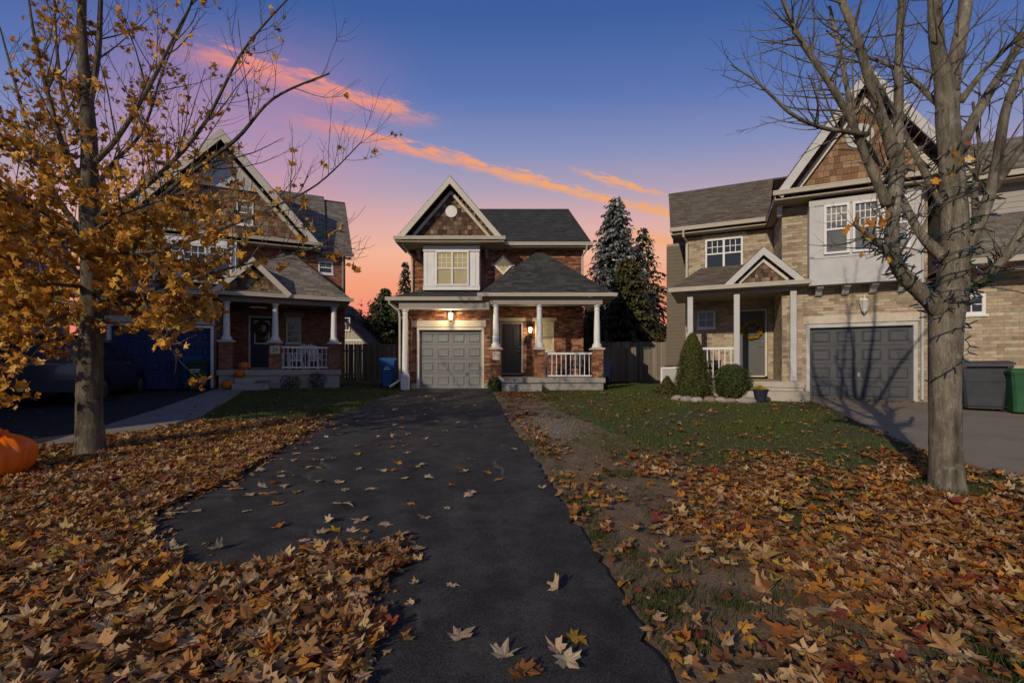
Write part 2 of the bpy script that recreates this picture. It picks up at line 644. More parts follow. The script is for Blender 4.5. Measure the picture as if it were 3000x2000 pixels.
DRV_L = [(-3.45, 0.5), (-3.3, 2.0), (-3.0, 3.5), (-3.25, 4.3), (-3.2, 5.0), (-3.4, 6.5), (-3.7, 8.5), (-3.84, 10.3), (-3.82, 13), (-3.75, 15.2), (-3.6, 16.9)]
DRV_R = [(.85, 0.5), (.72, 2.0), (.63, 3.2), (.52, 4.3), (.44, 5.0), (.27, 6.5), (.0, 8.5), (-.19, 10.4), (-.45, 13), (-.66, 15.2), (-.86, 16.9)]


def edge_noise(P, amp, seed):
    r = random.Random(seed)
    out = []
    for (a, b), (c, d) in zip(P, P[1:]):
        for i in range(12):
            t = i / 12
            out.append((a + (c - a) * t + r.gauss(0, amp * .55), b + (d - b) * t))
    return out + [P[-1]]


strip('driveway', edge_noise(DRV_L, .035, 1), edge_noise(DRV_R, .03, 2), m_asph, .02)
MB().grid([(x, y, gz(x, y) + .028) for x, y in ((-3.6, 16.6), (-.95, 16.6), (-.95, 16.96), (-3.6, 16.96))], [(0, 1, 2, 3)]).build('garage_threshold', m_conc, None, False, 'structure')
# left drive and its concrete walk
strip('left_driveway', [(-22, 1.0), (-22, 5.0), (-22, 9), (-18.5, 12.8), (-15.6, 18.6)], [(-5.2, 1.0), (-6.6, 5.6), (-7.5, 8.8), (-9.5, 13.8), (-11.2, 17.2)], m_asph_blue, .010, 10)
strip('walkway', [(-7.15, 6.4), (-7.65, 8.2), (-8.5, 10.8), (-9.62, 13.7), (-10.75, 16.6)], [(-6.75, 6.6), (-6.55, 8.4), (-6.95, 10.2), (-8.4, 13.6), (-9.75, 16.7)], m_walk, .026, 4)
strip('right_driveway', [(5.3, 1.0), (5.55, 3.5), (5.84, 5.2), (6.14, 6.95), (7.1, 9.4), (8.15, 12.0), (8.75, 13.8)], [(19, 1.0), (19, 3.5), (19, 5.2), (18, 7), (16.5, 9.4), (14.5, 11.0), (11.6, 12.95)], m_grey_drive, .014, 10)
strip('dirt_strip', edge_noise([(.68, 2.0), (.6, 3.2), (.48, 4.3), (.24, 6.5), (-.03, 8.5), (-.22, 10.4), (-.5, 13), (-.7, 15.2)], .05, 5),
      edge_noise([(2.3, 2.0), (2.4, 3.2), (2.4, 4.3), (2.2, 6.5), (1.75, 8.5), (1.25, 10.4), (.9, 13), (.6, 15.2)], .16, 6), m_dirt, -.012, 8)
# pale gravel on the worn patch
gv = MB()
gr = random.Random(3)
gcx, gcy = gnd(1625, 1245)
gV, gF, gC = [], [], []
oct_ = np.array([(1, 0, 0), (0, 1, 0), (-1, 0, 0), (0, -1, 0), (0, 0, 1)], float)
octf = [(0, 1, 4), (1, 2, 4), (2, 3, 4), (3, 0, 4)]
for i in range(4200):
    a, rr = gr.uniform(0, 6.283), abs(gr.gauss(0, .5))
    x, y = gcx + rr * math.cos(a) * .85, gcy + rr * math.sin(a) * 2.1
    s = gr.uniform(.008, .022)
    k = len(gV)
    for q in oct_:
        gV.append((x + q[0] * s * gr.uniform(.7, 1.2), y + q[1] * s * gr.uniform(.7, 1.2), gz(x, y) - .012 + q[2] * s * .8))
    c = gr.choice([(.24, .21, .17), (.18, .155, .125), (.31, .28, .23), (.14, .115, .09), (.21, .17, .13)])
    gF += [tuple(j + k for j in f) for f in octf]
    gC += [c] * 4
np_mesh('gravel', gV, gF, gC, mat('gravel_stone', None, .9, .1, 20, 0, 1), None, 'stuff')
# ================================================================ setting: ground sheets
rnd = random.Random(7)
RED = [(0.2813, 0.1134, 0.0575), (0.2231, 0.0864, 0.046), (0.3395, 0.1458, 0.0747), (0.1455, 0.0594, 0.0368), (0.2522, 0.1242, 0.0747), (0.388, 0.1944, 0.115), (0.1164, 0.0486, 0.0322)]
DARKRED = [(0.275, 0.1063, 0.0688), (0.225, 0.0875, 0.06), (0.325, 0.1313, 0.0813), (0.175, 0.0725, 0.0525), (0.3, 0.1375, 0.0938)]
TAN = [(0.42, 0.3481, 0.2464), (0.36, 0.295, 0.2128), (0.468, 0.3953, 0.2912), (0.318, 0.2596, 0.1848), (0.402, 0.3127, 0.224), (0.282, 0.2301, 0.168), (0.444, 0.3658, 0.2576)]
ROOF_BLACK = [(.045, .047, .046), (.056, .058, .056), (.036, .038, .038), (.068, .068, .064)]
ROOF_BROWN = [(.155, .13, .10), (.13, .108, .085), (.18, .152, .118), (.11, .092, .074)]
ROOF_TAUPE = [(.20, .18, .15), (.17, .15, .125), (.235, .21, .175), (.145, .128, .108)]
CEDAR_GREY = [(.115, .07, .046), (.17, .115, .08), (.075, .043, .028), (.19, .14, .10), (.10, .052, .034), (.15, .08, .05), (.24, .19, .14), (.06, .034, .023)]
CEDAR_ORANGE = [(.25, .15, .08), (.20, .115, .062), (.30, .19, .11), (.155, .085, .047), (.225, .125, .066), (.27, .17, .10), (.18, .10, .056), (.34, .23, .14)]


def col4(p):
    return p if len(p) == 4 else (*p, 1)


def cut_cells(W, H, holes):
    us = sorted({0, W, *[min(max(h[0], 0), W) for h in holes], *[min(max(h[1], 0), W) for h in holes]})
    zs = sorted({0, H, *[min(max(h[2], 0), H) for h in holes], *[min(max(h[3], 0), H) for h in holes]})
    for a, b in zip(us, us[1:]):
        for c, d in zip(zs, zs[1:]):
            um, zm = (a + b) / 2, (c + d) / 2
            if not any(h[0] < um < h[1] and h[2] < zm < h[3] for h in holes):
                yield a, b, c, d


BRICK_MESH = {}


def brick_wall(par, O, U, N, W, H, holes=(), pal=RED, pitch=(.225, .076), mortar=None, thick=.2, specs=None, name='wall', roofline=None):
    """mortar wall with openings and a running bond of proud bricks; O lower left corner of the face, holes (u0,u1,z0,z1)"""
    O, U, N = Vector(O), Vector(U), Vector(N)
    V = Vector((0, 0, 1))
    mb = MB()
    for a, b, c, d in cut_cells(W, H, holes):
        q = [O + U * u + V * z - N * .009 for u, z in ((a, c), (b, c), (b, d), (a, d))]
        mb.prism(q, -N * thick)
    w = mb.build(name, mortar or m_mortar, par)
    L, h = pitch
    bm = MB()
    k = 0
    while k * h < H - .02:
        z0, z1 = k * h, min((k + 1) * h, H)
        zm = (z0 + z1) / 2
        cuts = sorted((max(0, x[0]), min(W, x[1])) for x in holes if x[2] < zm < x[3])
        spans, u = [], 0.0
        for a, b in cuts:
            if a > u:
                spans.append((u, a))
            u = max(u, b)
        if u < W:
            spans.append((u, W))
        off = (k % 2) * L / 2
        for a, b in spans:
            j = math.floor((a - off) / L)
            while off + j * L < b - .015:
                u0, u1 = max(a, off + j * L), min(b, off + (j + 1) * L)
                j += 1
                if u1 - u0 < .03:
                    continue
                c = jit(rnd, rnd.choice(pal), .16, .05)
                ctr = O + U * ((u0 + u1) / 2) + V * zm
                hu, hz = (u1 - u0) / 2 - .005, (z1 - z0) / 2 - .005
                if roofline and not roofline(ctr):
                    continue
                if specs is not None and abs(u1 - u0 - L) < .004 and abs(z1 - z0 - h) < .004:
                    specs.append((par, ctr, U, N, hu, hz))
                    continue
                brick_box(bm, ctr, U, N, hu, hz, rnd.uniform(.000, .003), c)
        k += 1
    if bm.f:
        bm.build('brickwork', m_brick, par, kind='stuff')
    return w


def brick_box(bm, ctr, U, N, hu, hz, pr, c):
    V = Vector((0, 0, 1))
    f = [ctr + U * (su * hu) + V * (sz * hz) + N * pr for su, sz in ((-1, -1), (1, -1), (1, 1), (-1, 1))]
    g = [p - N * (.014 + pr) for p in f]
    bm.grid(f + g, [(0, 1, 2, 3), (1, 0, 4, 5), (2, 1, 5, 6), (3, 2, 6, 7), (0, 3, 7, 4)], c)


def emit_brick_specs(specs, pal, world_of, limit=300):
    """the bricks that show largest become parts of their own, the rest one joined part"""
    specs = sorted(specs, key=lambda s: (world_of(s[1]) - Vector((0, 0, EYE))).length)
    meshes = []
    by = {}
    for i, (par, ctr, U, N, hu, hz) in enumerate(specs):
        if i < limit:
            key = (round(hu, 3), round(hz, 3), i % 9)
            if key not in BRICK_MESH:
                b = MB()
                brick_box(b, Vector((0, 0, 0)), Vector((1, 0, 0)), Vector((0, -1, 0)), hu, hz, .002, jit(rnd, pal[i % len(pal)], .12, .05))
                me = b.mesh('brick')
                me.materials.append(m_brick)
                BRICK_MESH[key] = me
            o = piece('brick', BRICK_MESH[key], par, ctr)
            o.rotation_euler = (0, 0, math.atan2(U.y, U.x))
        else:
            by.setdefault(par, MB())
            brick_box(by[par], ctr, U, N, hu, hz, rnd.uniform(0, .003), jit(rnd, rnd.choice(pal), .16, .05))
    for par, b in by.items():
        b.build('brickwork', m_brick, par, kind='stuff')


def roof(par, poly, pal, expo=.145, tab=.32, slab=.12, name='roof'):
    """roof plane (convex polygon, first edge = eave) as a slab with courses of overlapping shingle tabs"""
    P = [Vector(p) for p in poly]
    U = (P[1] - P[0]).normalized()
    n = Vector((0, 0, 0))
    for i in range(1, len(P) - 1):
        n += (P[i] - P[0]).cross(P[i + 1] - P[0])
    N = n.normalized()
    if N.z < 0:
        N = -N
    V = N.cross(U)
    if V.z < 0:
        V = -V
    q = [((p - P[0]).dot(U), (p - P[0]).dot(V)) for p in P]
    s = MB()
    s.prism(P, -N * slab)
    r = s.build(name, m_slab, par)

    def span(v):
        xs = []
        for (a, b), (c, d) in zip(q, q[1:] + q[:1]):
            if abs(b - d) < 1e-9:
                if abs(v - b) < 1e-6:
                    xs += [a, c]
            elif min(b, d) - 1e-9 <= v <= max(b, d) + 1e-9:
                xs.append(a + (c - a) * (v - b) / (d - b))
        return (min(xs), max(xs)) if xs else None

    vmax = max(b for a, b in q)
    b = MB()
    v = 0.0
    k = 0
    while v < vmax - .02:
        v1 = min(v + expo, vmax - .001)
        lo, hi = span(v + 1e-5), span(v1)
        if not lo or not hi:
            break
        a0 = min(lo[0], hi[0])
        a1 = max(lo[1], hi[1])
        u = a0 - rnd.uniform(0, tab)
        while u < a1:
            w = tab * rnd.uniform(.55, 1.25)
            c = jit(rnd, rnd.choice(pal), .12, .03)
            l0, l1 = max(u, lo[0]), min(u + w - .006, lo[1])
            h0, h1 = max(u, hi[0]), min(u + w - .006, hi[1])
            u += w
            if l1 <= l0 or h1 < h0 - 1e-6:
                continue
            th = rnd.choice((.010, .010, .017))
            bl, br = P[0] + U * l0 + V * v, P[0] + U * l1 + V * v
            tl_, tr = P[0] + U * h0 + V * v1, P[0] + U * max(h1, h0) + V * v1
            b.grid([bl + N * th, br + N * th, tr + N * .002, tl_ + N * .002, bl + N * .001, br + N * .001],
                   [(0, 1, 2, 3), (4, 5, 1, 0)], c)
        v = v1
        k += 1
    b.build('roof_shingles', m_shingle, par if r is None else r, kind='stuff')
    return r


m_slab = mat('roof_deck', (.06, .055, .05), .9, .1, 5, .1, 40)
CEDAR_MESH = {}


def cedar_gable(par, xc, half, z0, apex, y, pal, key, row=.19, wmin=.09, wmax=.2, ztop=None, skip=None, zlow=None):
    """rows of single split shingles filling a gable triangle on the plane y"""
    if key not in CEDAR_MESH:
        ms = []
        for i in range(10):
            b = MB()
            c = jit(rnd, pal[i % len(pal)], .1, .05)
            b.grid([(-.5, -.022, 0), (.5, -.022, 0), (.5, 0, 0), (-.5, 0, 0), (-.5, -.006, 1.06), (.5, -.006, 1.06), (.5, 0, 1.06), (-.5, 0, 1.06)],
                   [(0, 1, 5, 4), (3, 2, 1, 0), (1, 2, 6, 5), (3, 0, 4, 7)], c)
            me = b.mesh('cedar_shingle')
            me.materials.append(m_cedar)
            ms.append(me)
        CEDAR_MESH[key] = ms
    k = 0
    z = z0 if zlow is None else zlow
    while z < (ztop or apex) - .06:
        hw = half * (apex - z - row * .5) / (apex - z0)
        if hw <= .03:
            break
        x = xc - hw
        while x < xc + hw - .03:
            w = min(rnd.uniform(wmin, wmax), xc + hw - x)
            if w > .03 and not (skip and skip(x + w / 2, z + row / 2)):
                piece('shingle', CEDAR_MESH[key][rnd.randrange(10)], par, (x + w / 2, y - rnd.uniform(.001, .004), z + rnd.uniform(-.012, .012)), (w - .007, 1, row))
            x += w
        z += row
        k += 1


def window(par, x0, x1, z0, z1, y, sashes=2, grid=(3, 2), glass=None, frame=None, sill=True, midrail=True, fw=.06, gridall=False):
    """window set in the plane y: frame with mullions, one pane per sash half, bars, sill"""
    frame = frame or m_white
    glass = glass or m_glass
    f = MB()
    f.box(x0, x1, y - .02, y + .10, z1 - fw, z1)
    f.box(x0, x1, y - .02, y + .10, z0, z0 + fw)
    f.box(x0, x0 + fw, y - .02, y + .10, z0 + fw, z1 - fw)
    f.box(x1 - fw, x1, y - .02, y + .10, z0 + fw, z1 - fw)
    W = (x1 - x0 - 2 * fw)
    ms = .07
    sw = (W - ms * (sashes - 1)) / sashes
    for i in range(1, sashes):
        xm = x0 + fw + i * sw + (i - 1) * ms
        f.box(xm, xm + ms, y - .015, y + .10, z0 + fw, z1 - fw)
    win = f.build('window', frame, par)
    zi0, zi1 = z0 + fw, z1 - fw
    zm = zi0 + (zi1 - zi0) * .5
    for i in range(sashes):
        a = x0 + fw + i * (sw + ms)
        b = a + sw
        if midrail:
            halves = [(zi0, zm - .025, False), (zm + .025, zi1, True)]
            r = MB()
            r.box(a, b, y + .005, y + .08, zm - .025, zm + .025)
            r.build('sash_rail', frame, win)
        else:
            halves = [(zi0, zi1, True)]
        for c, d, g in halves:
            p = MB()
            p.box(a, b, y + .045, y + .055, c, d)
            p.build('pane', glass, win)
            if (g or gridall) and grid:
                mu = MB()
                nx, nz = grid
                for j in range(1, nx):
                    xx = a + (b - a) * j / nx
                    mu.box(xx - .012, xx + .012, y + .030, y + .044, c, d)
                for j in range(1, nz):
                    q = c + (d - c) * j / nz
                    mu.box(a, b, y + .028, y + .044, q - .012, q + .012)
                mu.build('glazing_bars', frame, win)
    if sill:
        s = MB()
        s.box(x0 - .04, x1 + .04, y - .06, y + .06, z0 - .06, z0 - .001)
        s.build('sill', frame, win)
    return win


def lintel(par, x0, x1, z0, z1, y, m=None):
    return MB().bbox(x0, x1, y - .03, y + .05, z0, z1, .012).build('lintel', m or m_stone, par)


def garage_door(par, x0, x1, z0, z1, y, m, trim, rows=4, cols=4):
    t = MB()
    w = .09
    t.box(x0 - w, x0, y - .14, y + .02, z0, z1 + w)
    t.box(x1, x1 + w, y - .14, y + .02, z0, z1 + w)
    t.box(x0, x1, y - .14, y + .02, z1, z1 + w)
    t.build('garage_frame', trim, par)
    d = MB()
    rh = (z1 - z0) / rows
    for r in range(rows):
        d.box(x0, x1, y, y + .05, z0 + r * rh + .004, z0 + (r + 1) * rh - .004)
    door = d.build('garage_door', m, par)
    cw = (x1 - x0) / cols
    for r in range(rows):
        for c in range(cols):
            a, b = x0 + c * cw + .075, x0 + (c + 1) * cw - .075
            e, f = z0 + r * rh + .10, z0 + (r + 1) * rh - .10
            p = MB()
            # raised field inside a grooved rim
            o_ = [(a, y - .002, e), (b, y - .002, e), (b, y - .002, f), (a, y - .002, f)]
            i1 = [(a + .03, y - .03, e + .03), (b - .03, y - .03, e + .03), (b - .03, y - .03, f - .03), (a + .03, y - .03, f - .03)]
            i2 = [(a + .06, y - .012, e + .06), (b - .06, y - .012, e + .06), (b - .06, y - .012, f - .06), (a + .06, y - .012, f - .06)]
            fs = [(i, (i + 1) % 4, (i + 1) % 4 + 4, i + 4) for i in range(4)] + [(i + 4, (i + 1) % 4 + 4, (i + 1) % 4 + 8, i + 8) for i in range(4)] + [(8, 9, 10, 11)]
            p.grid(o_ + i1 + i2, fs)
            p.build('panel', m, door)
    return door


def panel_door(par, x0, x1, z0, z1, y, m, trim, glass=None, handle_right=True):
    t = MB()
    w = .075
    t.box(x0 - w, x0, y - .05, y + .05, z0, z1 + w)
    t.box(x1, x1 + w, y - .05, y + .05, z0, z1 + w)
    t.box(x0, x1, y - .05, y + .05, z1, z1 + w)
    t.box(x0, x1, y - .06, y + .05, z0 - .03, z0 + .02)
    t.build('door_frame', trim, par)
    d = MB().box(x0 + .004, x1 - .004, y + .01, y + .06, z0 + .022, z1 - .004).build('door', m, par)
    W, H = x1 - x0, z1 - z0
    if glass:
        MB().box(x0 + W * .2, x1 - W * .2, y + .002, y + .012, z0 + H * .5, z1 - H * .08).build('pane', glass, d)
        fr = MB()
        for a, b, c, e in ((x0 + W * .16, x0 + W * .2, z0 + H * .48, z1 - H * .06), (x1 - W * .2, x1 - W * .16, z0 + H * .48, z1 - H * .06)):
            fr.box(a, b, y - .006, y + .02, c, e)
        fr.box(x0 + W * .2, x1 - W * .2, y - .006, y + .02, z0 + H * .48, z0 + H * .5)
        fr.box(x0 + W * .2, x1 - W * .2, y - .006, y + .02, z1 - H * .08, z1 - H * .06)
        fr.build('pane_frame', m_white, d)
        cells = [(x0 + W * .16, x1 - W * .16, z0 + H * .12, z0 + H * .4)]
    else:
        cells = [(x0 + W * a, x0 + W * b, z0 + H * c, z0 + H * e) for a, b in ((.12, .45), (.55, .88)) for c, e in ((.1, .42), (.5, .92))]
    for a, b, c, e in cells:
        p = MB()
        p.box(a, b, y + .003, y + .012, c, e)
        p.box(a + .04, b - .04, y - .004, y + .004, c + .04, e - .04)
        p.build('panel', m, d)
    hx = x1 - .08 if handle_right else x0 + .08
    h = MB()
    h.tube([(hx, y + .01, z0 + H * .46), (hx, y - .05, z0 + H * .46)], .012, 8)
    h.tube([(hx, y - .05, z0 + H * .46), (hx - (.11 if handle_right else -.11), y - .05, z0 + H * .46)], .011, 8)
    h.lathe([(.001, -.02), (.025, -.018), (.025, .018), (.001, .02)], (hx, y, z0 + H * .53), 10)
    h.build('handle', m_chrome, d)
    return d


def column(par, x, y, z0, z1, r, m=None):
    H = z1 - z0
    prof = [(r * 1.75, 0), (r * 1.75, .05), (r * 1.5, .055), (r * 1.62, .085), (r * 1.45, .12), (r * 1.16, .15), (r * 1.1, .19), (r * 1.06, H * .35),
            (r * .95, H * .7), (r * .86, H - .2), (r * 1.0, H - .19), (r * 1.0, H - .165), (r * .86, H - .15), (r * .86, H - .09), (r * 1.18, H - .05), (r * 1.3, H - .045), (r * 1.3, H)]
    return MB().lathe(prof, (x, y, z0), 22).build('column', m or m_white, par, smooth=False)


def gutter(par, a, b, m=None, h=.12, w=.11):
    """K-style gutter run from a to b, its top at the points' height, front toward -y of the house"""
    a, b = Vector(a), Vector(b)
    d = (b - a).normalized()
    out = Vector((d.y, -d.x, 0))
    prof = [(0, 0), (w, 0), (w, -.025), (w * .9, -.03), (w * .62, -h), (0, -h)]
    return MB().prism([a + out * u + Vector((0, 0, v)) for u, v in prof], b - a).build('gutter', m or m_cream, par)


def downspout(par, pts, m=None):
    return MB().tube(pts, .04, 6).build('downspout', m or m_cream, par)


def railing(par, x0, x1, y, z0, z1, n, m=None):
    r = MB()
    r.box(x0, x1, y - .035, y + .035, z1 - .07, z1)
    rl = r.build('railing', m or m_white, par)
    MB().box(x0, x1, y - .022, y + .022, z0, z0 + .05).build('bottom_rail', m or m_white, rl)
    for i in range(n):
        x = x0 + (x1 - x0) * (i + .5) / n
        MB().box(x - .013, x + .013, y - .013, y + .013, z0 + .05, z1 - .07).build('baluster', m or m_white, rl)
    return rl


def brick_pillar(par, xc, yc, s, z0, z1, pal, mortar, cap_m, pitch=(.225, .076)):
    h = s / 2
    pl = MB().box(xc - h + .012, xc + h - .012, yc - h + .012, yc + h - .012, z0, z1).build('pillar', mortar, par)
    bm = MB()
    for O, U, N in (((xc - h, yc - h, z0), (1, 0, 0), (0, -1, 0)), ((xc + h, yc - h, z0), (0, 1, 0), (1, 0, 0)), ((xc - h, yc + h, z0), (0, -1, 0), (-1, 0, 0))):
        O, U, N = Vector(O), Vector(U), Vector(N)
        k = 0
        while (k + .5) * pitch[1] < z1 - z0:
            off = -(k % 2) * pitch[0] / 2
            u = off
            while u < s - .01:
                a, b = max(u, 0), min(u + pitch[0], s)
                if b - a > .03:
                    zt = min((k + 1) * pitch[1], z1 - z0)
                    brick_box(bm, O + U * ((a + b) / 2) + Vector((0, 0, (k * pitch[1] + zt) / 2)), U, N, (b - a) / 2 - .004, (zt - k * pitch[1]) / 2 - .005, .001, jit(rnd, rnd.choice(pal), .16, .05))
                u += pitch[0]
            k += 1
    bm.build('brickwork', m_brick, pl, kind='stuff')
    c = MB()
    e = h + .055
    c.grid([(xc - e, yc - e, z1), (xc + e, yc - e, z1), (xc + e, yc + e, z1), (xc - e, yc + e, z1), (xc - e, yc - e, z1 + .06), (xc + e, yc - e, z1 + .06), (xc + e, yc + e, z1 + .06), (xc - e, yc + e, z1 + .06),
            (xc - h * .7, yc - h * .7, z1 + .085), (xc + h * .7, yc - h * .7, z1 + .085), (xc + h * .7, yc + h * .7, z1 + .085), (xc - h * .7, yc + h * .7, z1 + .085)],
           [(3, 2, 1, 0), (0, 1, 5, 4), (1, 2, 6, 5), (2, 3, 7, 6), (3, 0, 4, 7), (4, 5, 9, 8), (5, 6, 10, 9), (6, 7, 11, 10), (7, 4, 8, 11), (8, 9, 10, 11)])
    c.build('pillar_cap', cap_m, pl)
    return pl


def gable_trim(par, xc, half, z0, apex, y, m, bw=.2, th=.05):
    """the two sloping boards along a gable's edge, butted at the apex"""
    for sgn in (-1, 1):
        a = Vector((xc + sgn * half, y, z0))
        b = Vector((xc, y, apex))
        d = (b - a).normalized()
        nn = Vector((-d.z, 0, d.x)) if sgn < 0 else Vector((d.z, 0, -d.x))
        if nn.z > 0:
            nn = -nn
        dn = nn * bw
        # stop at the centre line so the boards meet
        drop = bw / abs(d.x)
        MB().prism([a, b, Vector((xc, y, apex - drop)), a + dn], (0, th, 0)).build('rake_board', m, par)


def wall_lamp(par, x, y, z, lit=None, power=0.0, s=1.0, metal=None):
    """lantern on a bracket: back plate, arm, cage with glass, cap and finial"""
    metal = metal or m_brass
    b = MB()
    b.box(x - .05 * s, x + .05 * s, y - .02, y, z - .05 * s, z + .16 * s)
    b.tube([(x, y - .01, z + .12 * s), (x, y - .07 * s, z + .2 * s), (x, y - .13 * s, z + .19 * s), (x, y - .14 * s, z + .14 * s)], .011 * s, 7)
    b.lathe([(.015 * s, .15 * s), (.035 * s, .135 * s), (.085 * s, .085 * s), (.09 * s, .075 * s), (.06 * s, .07 * s)], (x, y - .14 * s, z), 6)
    b.lathe([(.004, -.20 * s), (.014 * s, -.18 * s), (.03 * s, -.16 * s), (.05 * s, -.14 * s), (.05 * s, -.125 * s)], (x, y - .14 * s, z), 6)
    for k in range(6):
        a = math.pi / 3 * k
        b.bar((x + .048 * s * math.cos(a), y - .14 * s + .048 * s * math.sin(a), z - .13 * s), (x + .075 * s * math.cos(a), y - .14 * s + .075 * s * math.sin(a), z + .075 * s), .008, .008, up=(math.cos(a), math.sin(a), 0))
    lp = b.build('wall_lamp', metal, par)
    g = MB().lathe([(.042 * s, -.125 * s), (.068 * s, .07 * s)], (x, y - .14 * s, z), 6, caps=False)
    g.build('lamp_glass', lit or m_lampglass, lp)
    bu = MB().lathe([(.002, -.06 * s), (.018 * s, -.04 * s), (.022 * s, 0), (.012 * s, .03 * s), (.01 * s, .06 * s)], (x, y - .14 * s, z), 10)
    bu.build('bulb', m_bulb if power else m_white, lp)
    if power:
        ld = bpy.data.lights.new('lamp_light', 'POINT')
        ld.energy = power
        ld.color = (1.0, .76, .46)
        ld.shadow_soft_size = .05
        lo = bpy.data.objects.new('lamp_light', ld)
        COL.objects.link(lo)
        lo.parent = par
        lo.location = (x, y - .14 * s - .13, z - ZB[0])
    return lp


m_lampglass = mat('lamp_glass', (.5, .5, .48), .2, 0, 1, 0, 1, spec=.5)
m_litglass = mat('lamp_glass_lit', (.8, .6, .3), .3, 0, 1, 0, 1, emit=(1.0, .72, .34), estr=7.0)
m_bulb = mat('bulb_lit', (1, .9, .7), .3, 0, 1, 0, 1, emit=(1.0, .8, .45), estr=30.0)
m_litpane = mat('lit_pane', (.3, .24, .12), .25, .12, 2.5, 0, 1, emit=(1.0, .74, .27), estr=.16)
m_litpane_low = mat('lit_pane_blind', (.34, .29, .18), .3, .12, 2.5, 0, 1, emit=(1.0, .74, .30), estr=.085)
m_print = mat('white_print', (.6, .6, .58), .6, .1, 30, 0, 1)
# ================================================================ middle house
H = thing('brick_house', 'red brick house with lit windows and dark roof at the end of the black driveway', 'house', (0, 16.8, .62))
X, Y, Z = Vector((1, 0, 0)), Vector((0, 1, 0)), Vector((0, 0, 1))


def front(par, x0, x1, z0, z1, y, holes=(), **k):
    return brick_wall(par, (x0, y, z0), (1, 0, 0), (0, -1, 0), x1 - x0, z1 - z0, [(a - x0, b - x0, c - z0, d - z0) for a, b, c, d in holes], **k)


front(H, -3.86, -.80, .62, 3.72, 0, [(-3.52, -1.03, .62, 2.86)])
MB().box(-3.72, -3.52, -.02, .3, .60, .80).box(-1.03, -.82, -.02, .3, .60, .80).build('foundation', m_conc, H)
front(H, -4.13, 2.92, 3.88, 6.2, 1.8, [])
front(H, -.78, 2.92, 1.02, 3.84, 1.81, [(-.51, .46, 1.02, 3.28), (.95, 1.72, 2.03, 3.27)])
# closed body of the house
b = MB()
b.box(-4.10, -3.9, 2.05, 16.2, .62, 6.2).box(2.7, 2.9, 2.05, 16.2, .62, 6.2).box(-4.10, 2.9, 16.0, 16.2, .62, 6.2).box(-.98, -.81, .22, 1.78, .62, 3.7).box(-3.84, -3.66, .22, 2.0, .62, 3.8)
b.prism([(2.7, 1.9, 6.2), (2.7, 16.1, 6.2), (2.7, 9.0, 10.0)], (.2, 0, 0))
b.prism([(-4.1, 1.9, 6.2), (-4.1, 16.1, 6.2), (-4.1, 9.0, 10.0)], (.2, 0, 0))
b.build('side_wall', m_mortar, H)

garage_door(H, -3.43, -1.12, .635, 2.77, .12, m_gar, m_cream)
lintel(H, -3.69, -.96, 2.87, 3.12, -.0)
MB().box(-4.05, -.82, -.52, -.28, 3.50, 3.72).build('fascia_beam', m_taupe, H)
MB().box(-4.06, -.82, -.545, -.26, 3.475, 3.498).build('beam_trim', m_cream, H)
MB().box(-4.4, -1.12, -.58, -.01, 3.735, 3.76).build('soffit', m_soffit, H)
roof(H, [(-4.5, -.6, 3.86), (-1.1, -.6, 3.86), (-1.1, 1.79, 4.58), (-3.55, 1.79, 4.58)], ROOF_BLACK)
roof(H, [(-4.5, 2.6, 3.86), (-4.5, -.6, 3.86), (-3.55, 1.79, 4.58)], ROOF_BLACK)
gutter(H, (-4.5, -.61, 3.885), (-1.06, -.61, 3.885))
column(H, -3.85, -.4, 1.03, 3.472, .098)
MB().bbox(-3.985, -3.715, -.53, -.27, .5, 1.03, .012).build('pedestal', m_white, H)
downspout(H, [(-4.36, -.66, 3.77), (-4.36, -.62, 3.66), (-4.06, -.44, 3.4), (-4.04, -.42, 3.2), (-4.04, -.42, 1.0), (-4.05, -.45, .92), (-4.32, -.75, .70)])

# white box bay with its twin window
MB().box(-3.44, -1.27, .92, 1.795, 4.40, 6.13).build('bay', m_white, H)
bt = MB()
bt.box(-3.46, -1.25, .89, .935, 5.93, 6.13).box(-3.46, -1.25, .89, .935, 4.395, 4.53)
bt.box(-3.47, -1.24, .86, .93, 5.9, 5.93).box(-3.46, -1.25, .875, .93, 4.53, 4.56)
for a, c in ((-3.44, -3.30), (-3.30, -3.02), (-1.64, -1.42), (-1.42, -1.27)):
    bt.box(a + .006, c - .006, .905, .935, 4.57, 5.89)
bt.build('bay_board', m_white, H)
w = window(H, -2.97, -1.68, 4.56, 5.91, .87, 2, (3, 3), m_litpane, sill=False)
for c in list(w.children):
    if c.name.startswith('pane') and max(v.co.z for v in c.data.vertices) < 5.3 - .62:
        c.data.materials[0] = m_litpane_low
# diamond window
dwc = (-.36, 5.56)
dm = MB()
for k in range(4):
    a0, a1 = math.pi / 2 * k, math.pi / 2 * (k + 1)
    q = [(dwc[0] + r * math.cos(a), 1.74, dwc[1] + r * math.sin(a)) for r, a in ((.40, a0), (.40, a1), (.30, a1), (.30, a0))]
    dm.prism(q, (0, .07, 0))
dwin = dm.build('window', m_white, H)
MB().prism([(dwc[0] + .3 * math.cos(math.pi / 2 * k), 1.785, dwc[1] + .3 * math.sin(math.pi / 2 * k)) for k in range(4)], (0, .012, 0)).build('pane', m_litpane, dwin)
db = MB()
for s_ in (-1, 1):
    db.bar((dwc[0] - .15, 1.78, dwc[1] - .15 * s_), (dwc[0] + .15, 1.78, dwc[1] + .15 * s_), .018, .018, up=(0, 1, 0))
db.build('glazing_bars', m_white, dwin)
dk = MB()
for s_ in (-1, 1):
    dk.box(dwc[0] + s_ * .42 - .05, dwc[0] + s_ * .42 + .05, 1.73, 1.8, dwc[1] - .05, dwc[1] + .05)
dk.build('key_block', m_stone, dwin)

